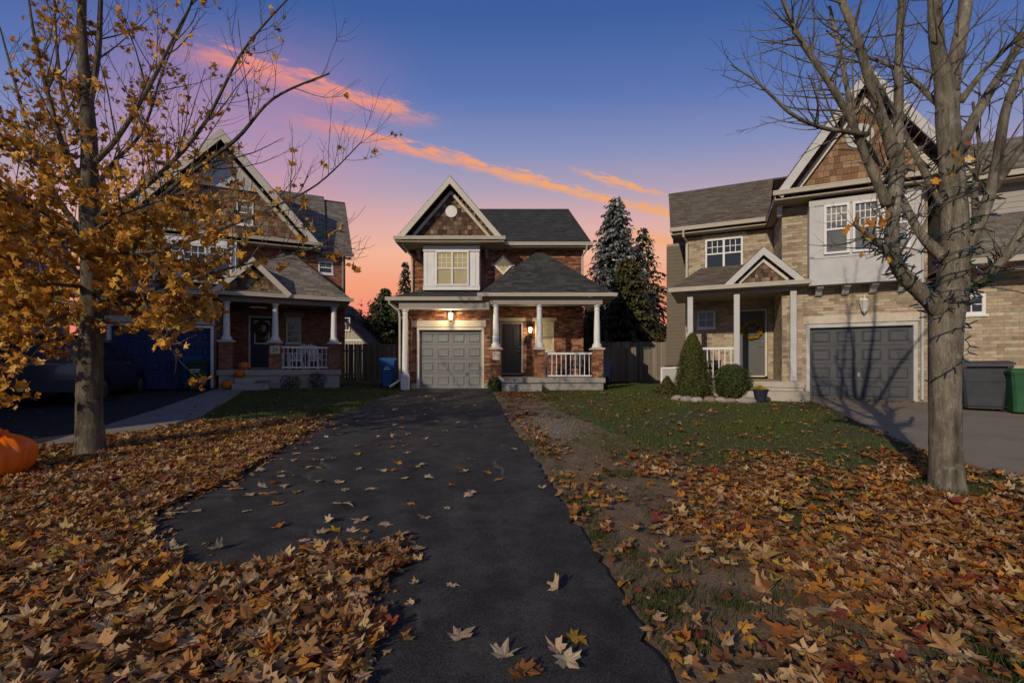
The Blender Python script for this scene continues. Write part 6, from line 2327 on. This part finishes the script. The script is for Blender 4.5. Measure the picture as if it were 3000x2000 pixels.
# tufts that poke through the leaves
tx, ty = [], []
rg = random.Random(5)
for (px, py, nn, sp, fl) in [(250, 1330, 900, .22, .5), (150, 1345, 700, .25, .4), (130, 1372, 250, .12, .5), (425, 1345, 260, .14, .5), (130, 1530, 260, .06, .8), (2740, 1425, 900, .2, .6), (2820, 1440, 500, .18, .6), (2055, 1515, 420, .13, .8), (2100, 1480, 250, .1, .8), (1700, 1500, 160, .07, .8),
                             (1640, 1470, 140, .07, .8), (1930, 1790, 200, .07, .8), (2130, 1760, 160, .06, .8), (2060, 1880, 200, .06, .8), (2390, 1490, 160, .07, .8), (2850, 1600, 200, .08, .8), (2950, 1950, 220, .07, .8), (2320, 1660, 120, .06, .8), (1740, 1570, 180, .07, .8), (2900, 1480, 300, .12, .7), (2420, 1410, 160, .08, .8), (2470, 1870, 120, .05, .8), (1985, 1660, 180, .09, .8), (2010, 1740, 160, .08, .8)]:
    x, y = gnd(px, py)
    for _ in range(nn):
        tx.append(x + rg.gauss(0, sp))
        ty.append(y + rg.gauss(0, sp * .8))
for _ in range(150):
    yy_ = rg.uniform(2.1, 7.5)
    xx_ = float(drive_right(yy_)) + rg.choice([rg.uniform(.03, .3), rg.uniform(.3, 1.7)])
    for _k in range(rg.randint(18, 60)):
        tx.append(xx_ + rg.gauss(0, .055))
        ty.append(yy_ + rg.gauss(0, .06))
tx, ty = np.array(tx), np.array(ty)
ok = (tx < drive_left(ty) - .05) | (tx > drive_right(ty) + .04)
grass('grass_tufts', 'tufts of green grass poking through the leaves', tx[ok], ty[ok], .035, .095, .004, [(.06, .085, .022), (.08, .105, .03), (.05, .068, .02), (.11, .10, .045)], 33)

# ================================================================ orange pumpkin leaf bag at the left edge
px_, py_ = -6.03, 5.3
pb = thing('pumpkin_bag', 'bright orange plastic leaf bag with a carved pumpkin face at the left edge', 'leaf bag', (px_, py_, gz(px_, py_)))
g0 = ZB[0]
n1, n2 = 72, 30
vs, fs = [], []
rb = random.Random(8)
cr = [rb.uniform(0, 6.28) for _ in range(8)]


def bag_pt(a, f, push=0.0):
    prof = max(.12, 1 - abs(2 * f - .86) ** 2.6) ** .55
    fold = .07 * math.sin(9 * a + cr[0] + 2 * f) + .05 * math.sin(17 * a + cr[1] - 4 * f) + .018 * math.sin(31 * a + cr[2]) * (f ** 1.5)
    r = .355 * prof * (1 + fold * (0.35 + f)) + push
    r *= 1 + .06 * math.sin(a * 2 + cr[3])
    return Vector((r * math.cos(a), r * .95 * math.sin(a), g0 + .56 * (f ** .95) * (1 + .03 * math.sin(3 * a + cr[4]))))


for j in range(n2 + 1):
    for i in range(n1):
        vs.append(bag_pt(2 * math.pi * i / n1, .004 + .975 * j / n2))
for j in range(n2):
    for i in range(n1):
        fs.append((j * n1 + i, j * n1 + (i + 1) % n1, (j + 1) * n1 + (i + 1) % n1, (j + 1) * n1 + i))
fs += [tuple(range(n1))[::-1], tuple(range(n2 * n1, (n2 + 1) * n1))]
m_bag = mat('orange_plastic', (.95, .20, .012), .34, .08, 4, .25, 18, spec=.45, tl=.12, bdist=.03)
MB().grid(vs, fs).build('bag', m_bag, pb, True)
kn = MB()
kn.tube([(.03, -.05, g0 + .53), (.04, -.08, g0 + .59), (.05, -.10, g0 + .615)], [.10, .035, .03], 12, wob=lambda i, k: 1 + .25 * math.sin(3 * k))
kn.tube([(.05, -.10, g0 + .605), (.02, -.12, g0 + .64), (-.06, -.13, g0 + .665)], [.03, .05, .055], 12, wob=lambda i, k: 1 + .35 * math.sin(2.4 * k + i))
kn.tube([(.05, -.10, g0 + .605), (.10, -.14, g0 + .615), (.15, -.17, g0 + .57)], [.028, .045, .04], 12, wob=lambda i, k: 1 + .35 * math.sin(2.9 * k + i))
kn.build('tied_knot', m_bag, pb, True)


def bag_patch(a0, f0, poly, name):
    """flat print: a polygon in angle and height laid on the bag's skin"""
    c = (sum(p[0] for p in poly) / len(poly), sum(p[1] for p in poly) / len(poly))
    mb = MB()
    N = 6
    ring = []
    for (u, v), (u2, v2) in zip(poly, poly[1:] + poly[:1]):
        for k in range(N):
            ring.append((u + (u2 - u) * k / N, v + (v2 - v) * k / N))
    pv = [bag_pt(a0 + c[0], f0 + c[1], .006)]
    for t in (.33, .66, 1.0):
        pv += [bag_pt(a0 + c[0] + (u - c[0]) * t, f0 + c[1] + (v - c[1]) * t, .006) for u, v in ring]
    q = len(ring)
    ff = [(0, 1 + i, 1 + (i + 1) % q) for i in range(q)]
    for r_ in range(2):
        o_ = 1 + r_ * q
        ff += [(o_ + i, o_ + q + i, o_ + q + (i + 1) % q, o_ + (i + 1) % q) for i in range(q)]
    mb.grid(pv, ff)
    mb.build(name, m_black, pb)


FA = RAD(-96)
bag_patch(FA, .62, [(-.42, 0), (-.14, 0), (-.28, .2)], 'eye')
bag_patch(FA, .62, [(.14, 0), (.42, 0), (.28, .2)], 'eye')
bag_patch(FA, .46, [(-.1, 0), (.1, 0), (0, .12)], 'nose')
bag_patch(FA, .22, [(-.6, .14), (-.35, .05), (0, 0), (.35, .05), (.6, .14), (.38, .15), (.28, .09), (.12, .12), (0, .08), (-.12, .12), (-.28, .09), (-.38, .15)], 'mouth')


# ================================================================ pumpkins on the left steps
def pumpkin(label, loc, r):
    t = thing('pumpkin', label, 'pumpkin', loc, rnd.uniform(0, 6), 'pumpkins on the left porch steps')
    z0 = loc[2]
    vs, fs = [], []
    for j in range(13):
        f = j / 12
        th = math.pi * f
        for i in range(40):
            a = 2 * math.pi * i / 40
            rr = r * (math.sin(th) ** .85 + .02) * (1 - .09 * abs(math.sin(5 * a)) ** .5 + .05)
            vs.append((rr * math.cos(a), rr * math.sin(a), z0 + r * .82 * (1 - math.cos(th)) - .10 * r * math.exp(-(math.sin(th) / .3) ** 2) * (1 if f > .5 else 0)))
    for j in range(12):
        for i in range(40):
            fs.append((j * 40 + i, j * 40 + (i + 1) % 40, (j + 1) * 40 + (i + 1) % 40, (j + 1) * 40 + i))
    MB().grid(vs, fs).build('flesh', mat('pumpkin_skin', (.62, .15, .015), .45, .15, 8, .1, 30), t, True)
    MB().tube([(0, 0, z0 + r * 1.5), (.01, 0, z0 + r * 1.72), (.05, .01, z0 + r * 1.9)], [.035, .022, .02], 7).build('stalk', mat('pumpkin_stalk', (.14, .12, .05), .8, .2, 20, .3, 40), t, True)


for lab, sx, ty_, z, r in (('orange pumpkin on the ground beside the lowest porch step', -1.45, -.80, .63, .19), ('orange pumpkin on the middle step, between the other two', -1.10, -.52, 1.02, .17), ('orange pumpkin highest on the steps beside the brick pillar', -1.02, -.10, 1.30, .18)):
    p = Vector((-9.0, 17.3, 0)) + Matrix.Rotation(LR, 3, 'Z') @ Vector((sx, ty_, 0))
    pumpkin(lab, (p.x, p.y, z), r)


# ================================================================ wreaths, chairs, pot, mat and other small things
def wreath(label, house_loc, rz, lx_, ly_, z, R, cols, seed, leafsize, n, tail=None):
    rng = random.Random(seed)
    p = Vector((house_loc[0], house_loc[1], 0)) + Matrix.Rotation(rz, 3, 'Z') @ Vector((lx_, ly_, 0))
    t = thing('door_wreath', label, 'wreath', (p.x, p.y, z - R), rz)
    zc = z
    ring = [(R * .75 * math.cos(2 * math.pi * i / 28), -.02, zc + R * .75 * math.sin(2 * math.pi * i / 28)) for i in range(29)]
    MB().tube(ring, R * .16, 8, caps=False).build('ring', mat('twig_ring', (.10, .07, .04), .9, .2, 20, .4, 40), t)
    V, F, C = [], [], []
    cc = np.array(cols)
    for i in range(n):
        a = rng.uniform(0, 6.283)
        q = Vector((R * .75 * math.cos(a), -.02, R * .75 * math.sin(a)))
        d = Vector((math.cos(a + rng.uniform(-1.2, 1.2)), rng.uniform(-1.0, .1), math.sin(a + rng.uniform(-1.2, 1.2)))).normalized()
        s = Vector((-d.z, rng.uniform(-.3, .3), d.x)).normalized()
        Ls = leafsize * rng.uniform(.6, 1.3)
        q = q + d * R * .12
        k = len(V)
        V += [tuple(q), tuple(q + d * Ls * .5 + s * Ls * .28), tuple(q + d * Ls), tuple(q + d * Ls * .5 - s * Ls * .28)]
        V[-4:] = [(a_, b_, c_ + R) for a_, b_, c_ in V[-4:]]
        F += [(k, k + 1, k + 2), (k, k + 2, k + 3)]
        c = cc[rng.randrange(len(cc))] * rng.uniform(.8, 1.2)
        C += [c, c]
    np_mesh('petals', V, F, np.array(C), m_leaf, t, 'stuff')
    return t


wreath('yellow flower wreath on the slate door of the tan house', (8.93, 13.65), RR, -1.40, 2.23, 2.72, .29, [(.42, .27, .03), (.5, .34, .05), (.3, .18, .02), (.22, .16, .03)], 1, .10, 420)
wreath('dark red berry wreath on the glass of the navy door', (-9.0, 17.3), LR, -.62, 2.20, 3.02, .27, [(.10, .025, .018), (.06, .02, .015), (.14, .05, .02), (.05, .03, .02)], 2, .08, 420)
p = Vector((8.93, 13.65, 0)) + Matrix.Rotation(RR, 3, 'Z') @ Vector((-1.25, 1.75, 0))
dm = MB()
ZB[0] = 0
for k in range(22):
    dm.box(-.45, .45, -.28 + k * .0255, -.28 + k * .0255 + .023, .0, .018 + .004 * (k % 2))
o = dm.build('doormat', mat('coir', (.26, .17, .07), .95, .25, 60, .6, 120), None)
o.location = (p.x, p.y, .972)
o.rotation_euler = (0, 0, RR)
tag(o, 'brown coir doormat at the slate door of the tan house', 'doormat')


def porch_chair(label, loc, rz, m, slats=5, w=.56, rocker=False, name='porch_chair', cat='chair'):
    t = thing(name, label, cat, loc, rz)
    z = loc[2]
    for k in range(5):
        MB().box(-w / 2, w / 2, -.26 + k * .105, -.26 + k * .105 + .09, z + .40 - .012 * k, z + .425 - .012 * k).build('seat_slat', m, t)
    for k in range(slats):
        x = -w / 2 + .04 + k * (w - .08) / (slats - 1)
        MB().bar((x, .25, z + .36), (x, .46, z + 1.06 - .03 * abs(k - (slats - 1) / 2)), .075, .02, up=(0, 1, 0)).build('back_slat', m, t)
    for s in (-1, 1):
        MB().box(s * w / 2 - .025, s * w / 2 + .025, -.28, -.23, z, z + .64).build('leg', m, t)
        MB().bar((s * w / 2, .22, z + .62), (s * w / 2, .34, z), .05, .05, up=(0, 1, 0)).build('leg', m, t)
        MB().box(s * w / 2 - .05, s * w / 2 + .05, -.32, .34, z + .64, z + .665).build('armrest', m, t)
        MB().box(s * w / 2 - .018, s * w / 2 + .018, -.24, .26, z + .33, z + .39).build('side_rail', m, t)
    MB().bar((-w / 2, .33, z + .62), (w / 2, .33, z + .62), .03, .06).build('cross_rail', m, t)
    return t


def on_house(h, rz, x, y, z):
    p = Vector((h[0], h[1], 0)) + Matrix.Rotation(rz, 3, 'Z') @ Vector((x, y, 0))
    return (p.x, p.y, z)


LH = (-9.0, 17.3)
porch_chair('white slatted chair on the left porch next to pillar 29', on_house(LH, LR, .55, .95, 1.302), LR + RAD(-60), m_white)
porch_chair('white slatted chair on the left porch near the right column', on_house(LH, LR, 1.55, 1.0, 1.302), LR + RAD(40), m_white)
m_seat = mat('chair_black', (.03, .03, .034), .6, .1, 6, .1, 40)
porch_chair('dark chair behind the railing of the middle house porch', (2.42, 17.55, 1.022), RAD(-25), m_seat, 3, .5)
# folded chairs and box behind it
t = thing('folded_chair', 'dark folded chair leaning by the right pillar of the middle porch', 'chair', (2.82, 17.9, 1.022), RAD(10))
z = 1.022
for s in (-.17, .17):
    MB().bar((s, -.05, z), (s, .12, z + .92), .025, .025, up=(0, 1, 0)).build('leg', m_seat, t)
    MB().bar((s * .8, .10, z), (s * .8, -.02, z + .7), .025, .025, up=(0, 1, 0)).build('leg', m_seat, t)
MB().bar((0, .075, z + .6), (0, .12, z + .92), .3, .02, up=(0, 1, 0)).build('backrest', mat('navy_canvas', (.03, .045, .09), .8, .1, 10, .2, 60), t)
MB().bar((0, .0, z + .22), (0, .05, z + .56), .3, .03, up=(0, 1, 0)).build('seat', mat('navy_canvas'), t)
t = thing('patio_table', 'small pale side table behind the railing of the middle porch', 'table', (1.42, 17.6, 1.022))
MB().lathe([(.24, 0), (.25, .01), (.25, .03), (.24, .04)], (0, 0, z + .70), 24).build('table_top', m_white, t)
for k in range(3):
    a = 2.1 * k
    MB().bar((.17 * math.cos(a), .17 * math.sin(a), z), (.10 * math.cos(a), .10 * math.sin(a), z + .70), .03, .03).build('leg', m_seat, t)
# chair on the right porch
porch_chair('black metal chair behind the railing of the tan house', on_house((8.93, 13.65), RR, -2.75, .9, .972), RR + RAD(15), m_seat, 4, .5)

# flower pot
xx, yy = gnd(2228, 1176)
t = thing('flower_pot', 'dark blue pot with yellow flowers in front of the tan concrete step', 'flower pot', (xx, yy, gz(xx, yy)), 0)
z = ZB[0]
pot = MB().lathe([(.11, 0), (.13, .01), (.185, .29), (.205, .295), (.21, .345), (.19, .35), (.175, .30)], (0, 0, z), 24, caps=False)
pot.lathe([(.001, 0), (.11, 0)], (0, 0, z), 24, caps=False)
pot.build('pot', mat('pot_plastic', (.025, .032, .05), .45, .1, 5, .05, 40), t)
MB().lathe([(.001, .02), (.175, 0)], (0, 0, z + .295), 20, caps=False).build('soil', mat('soil', (.04, .03, .02), 1, .3, 20, .8, 40), t)
V, F, C = [], [], []
rng = random.Random(12)
for i in range(700):
    a, r = rng.uniform(0, 6.28), .16 * rng.random() ** .5
    p = Vector((r * math.cos(a) - .03, r * math.sin(a), .33 + rng.random() * .14 * (1 - r / .2)))
    d = Vector((rng.gauss(0, 1), rng.gauss(0, 1), rng.uniform(.0, 1.2))).normalized()
    s = d.orthogonal().normalized()
    L_ = rng.uniform(.03, .06)
    k = len(V)
    V += [tuple(p), tuple(p + d * L_ * .6 + s * L_ * .3), tuple(p + d * L_), tuple(p + d * L_ * .6 - s * L_ * .3)]
    F += [(k, k + 1, k + 2), (k, k + 2, k + 3)]
    c = rng.choice([(.55, .42, .03), (.62, .48, .05), (.05, .08, .02), (.4, .28, .02)])
    C += [c, c]
np_mesh('flowers', V, F, np.array(C), m_leaf, t, 'stuff')

# edging stones of the bed
rng = random.Random(14)
spots = [(1985, 1168), (2010, 1172), (2040, 1173), (2078, 1174), (2108, 1174), (2140, 1175), (2168, 1176), (2188, 1177)]
tints = ['tan', 'grey', 'pale', 'brownish', 'pinkish', 'grey brown', 'pale tan', 'warm grey']
for i, (px, py) in enumerate(spots):
    xx, yy = gnd(px, py)
    c = [(.32, .28, .22), (.28, .27, .25), (.40, .37, .32), (.24, .19, .14), (.34, .28, .25), (.25, .225, .19), (.38, .34, .27), (.30, .275, .245)][i]
    ZB[0] = 0
    vs, fs = [], []
    w, d, h = rng.uniform(.16, .26), rng.uniform(.1, .15), rng.uniform(.08, .13)
    for j in range(7):
        th = math.pi / 2 * j / 6
        for k in range(14):
            a = 2 * math.pi * k / 14
            q = 1 + .12 * math.sin(3 * a + i) + .09 * math.sin(5 * a + 2 * i + j)
            vs.append((w * math.cos(a) * math.cos(th) ** .6 * q, d * math.sin(a) * math.cos(th) ** .6 * q, -.03 + (h + .03) * math.sin(th) ** .8 * (1 + .06 * math.sin(2 * a + i))))
    for j in range(6):
        for k in range(14):
            fs.append((j * 14 + k, j * 14 + (k + 1) % 14, (j + 1) * 14 + (k + 1) % 14, (j + 1) * 14 + k))
    o = MB().grid(vs, fs).build('edging_stone', mat('edging_stone_%d' % i, c, .9, .2, 9, .5, 30), None, True)
    o.location = (xx, yy, gz(xx, yy))
    o.rotation_euler = (0, 0, rng.uniform(-.4, .4))
    tag(o, '%s edging stone, number %s from the left in the shrub bed' % (tints[i], ['one', 'two', 'three', 'four', 'five', 'six', 'seven', 'eight'][i]), 'stone', 'edging stones of the shrub bed')

# air conditioner beside the tan house
t = thing('air_conditioner', 'white air conditioner unit against the pale fence left of the tan house', 'air conditioner', (6.35, 18.2, gz(6, 18.2)), RR)
z = ZB[0]
MB().box(-.42, .42, -.38, .38, z - .03, z + .06).build('pad', m_conc, t)
MB().bbox(-.36, .36, -.32, .32, z + .06, z + .80, .03).build('case', m_white, t)
for k in range(14):
    MB().box(-.29, .29, -.335, -.322, z + .14 + k * .043, z + .165 + k * .043).build('louvre', mat('louvre_grey', (.3, .3, .29), .5, .05, 5, 0, 1), t)
MB().lathe([(.26, 0), (.27, .02), (.05, .05)], (0, 0, z + .80), 20).build('fan_guard', m_dark, t)

# ================================================================ parked minivan on the left drive
cv = Vector((-12.75, 13.5, 0))
vz = gz(-12.3, 13.5)
V_ = thing('parked_minivan', 'dark grey minivan parked on the left driveway, mostly hidden by golden leaves', 'car', (cv.x, cv.y, vz), LR)
z0 = vz
# local y runs forward (towards the garage), rear faces -y
m_paint = mat('van_paint', (.055, .062, .085), .3, .03, 2, .0, 1, metal=.5, spec=.5, coat=.6)
m_vglass = mat('van_glass', (.012, .014, .018), .06, 0, 1, 0, 1, spec=.6)
HL = 2.5
st = []      # (y, zbottom, zbelt, ztop, half width at belt, half width at roof)
for y, zb, zbelt, zt, hw, hr in [(-2.5, .45, .95, 1.05, .80, .78), (-2.46, .38, 1.02, 1.42, .92, .80), (-2.36, .34, 1.05, 1.68, .97, .76), (-2.1, .30, 1.07, 1.76, .985, .75), (-1.4, .28, 1.06, 1.79, .99, .74), (-.4, .26, 1.04, 1.79, .99, .73), (.5, .26, 1.02, 1.74, .99, .71), (1.05, .26, 1.0, 1.52, .985, .72), (1.5, .27, .98, 1.16, .98, .80), (1.62, .28, .97, 1.03, .975, .84), (2.1, .30, .90, .93, .95, .82), (2.4, .34, .74, .76, .88, .76), (2.52, .42, .60, .62, .74, .66)]:
    st.append([(-hw * .93, zb), (-hw, zb + .16), (-hw, zbelt), (-hr, zt - .07), (-hr * .85, zt - .01), (0, zt + .02), (hr * .85, zt - .01), (hr, zt - .07), (hw, zbelt), (hw, zb + .16), (hw * .93, zb)])
ys_ = [-2.5, -2.46, -2.36, -2.1, -1.4, -.4, .5, 1.05, 1.5, 1.62, 2.1, 2.4, 2.52]
vs = [(x, y, z0 + z) for y, s in zip(ys_, st) for x, z in s]
m_ = 11
fs = [(i * m_ + k, (i + 1) * m_ + k, (i + 1) * m_ + k + 1, i * m_ + k + 1) for i in range(len(st) - 1) for k in range(m_ - 1)]
fs += [tuple(range(m_)), tuple(range((len(st) - 1) * m_, len(st) * m_))[::-1]]
MB().grid(vs, fs).build('body', m_paint, V_, True)


def side_pt(y, f, s):
    """point on the glass-house side between belt (0) and roof (1)"""
    q = [np.interp(y, ys_, [a[i][j] for a in st]) for i, j in ((8, 0), (8, 1), (7, 0), (7, 1))]
    return Vector((s * (q[0] + (q[2] - q[0]) * f + .008), y, z0 + q[1] + (q[3] - q[1]) * f))


for s in (-1, 1):
    for a, b in ((-2.05, -1.2), (-1.12, -.05), (.03, .95)):
        q = [side_pt(a, .08, s), side_pt(b, .08, s), side_pt(b if b < .9 else b - .25, .9, s), side_pt(a, .9, s)]
        MB().prism(q, (-s * .01, 0, 0)).build('side_window', m_vglass, V_)
    for yy_ in (-1.5, 1.5):
        w = MB()
        w.tube([(s * .80, yy_, z0 + .33), (s * .99, yy_, z0 + .33)], .33, 28)
        wo_ = w.build('wheel', m_black, V_)
        r = MB()
        r.tube([(s * .985, yy_, z0 + .33), (s * 1.0, yy_, z0 + .33)], .21, 20)
        for k in range(5):
            a = 1.2566 * k
            r.bar((s * 1.002, yy_, z0 + .33), (s * 1.002, yy_ + .2 * math.cos(a), z0 + .33 + .2 * math.sin(a)), .02, .055, up=(0, -math.sin(a), math.cos(a)))
        r.build('rim', mat('rim_alloy', (.28, .28, .29), .35, .05, 5, 0, 1, metal=.8), wo_)
        ar = MB()
        ar.tube([(s * .993, yy_ + .40 * math.cos(math.pi * k / 12), z0 + .33 + .40 * math.sin(math.pi * k / 12)) for k in range(13)], .035, 6)
        ar.build('wheel_arch', m_black, V_)
    MB().prism([(s * .70, -2.47, z0 + .92), (s * .98, -2.36, z0 + .92), (s * .97, -2.3, z0 + 1.22), (s * .80, -2.43, z0 + 1.22)], (0, -.035, 0)).build('tail_light', mat('tail_red', (.30, .012, .012), .2, .05, 4, 0, 1, spec=.5), V_)
    MB().box(s * .62 - .16, s * .62 + .16, -2.535, -2.47, z0 + .47, z0 + .51).build('reflector', mat('reflector_red', (.45, .02, .015), .25, 0, 1, 0, 1), V_)
    MB().prism([(s * .99, .95, z0 + 1.06), (s * 1.17, .93, z0 + 1.08), (s * 1.17, .93, z0 + 1.24), (s * 1.0, .95, z0 + 1.22)], (0, .12, 0)).build('side_mirror', m_paint, V_)
    for yy_ in (-.9, .15):
        MB().bar((s * 1.0, yy_ - .09, z0 + .97), (s * 1.0, yy_ + .09, z0 + .97), .025, .03).build('door_handle', m_dark, V_)
MB().prism([(-.70, -2.455, z0 + 1.10), (.70, -2.455, z0 + 1.10), (.62, -2.37, z0 + 1.62), (-.62, -2.37, z0 + 1.62)], (0, -.02, .004)).build('rear_window', m_vglass, V_)
MB().box(-.72, .72, -2.44, -2.2, z0 + 1.70, z0 + 1.745).build('spoiler', m_paint, V_)
MB().box(-.86, .86, -2.56, -2.4, z0 + .36, z0 + .62).box(-.80, .80, -2.545, -2.4, z0 + .30, z0 + .36).build('bumper', m_paint, V_)
MB().box(-.55, .55, -2.50, -2.45, z0 + .98, z0 + 1.03).build('tailgate_strip', m_chrome, V_)
MB().box(-.26, .26, -2.495, -2.46, z0 + .78, z0 + .90).build('number_plate', m_white, V_)
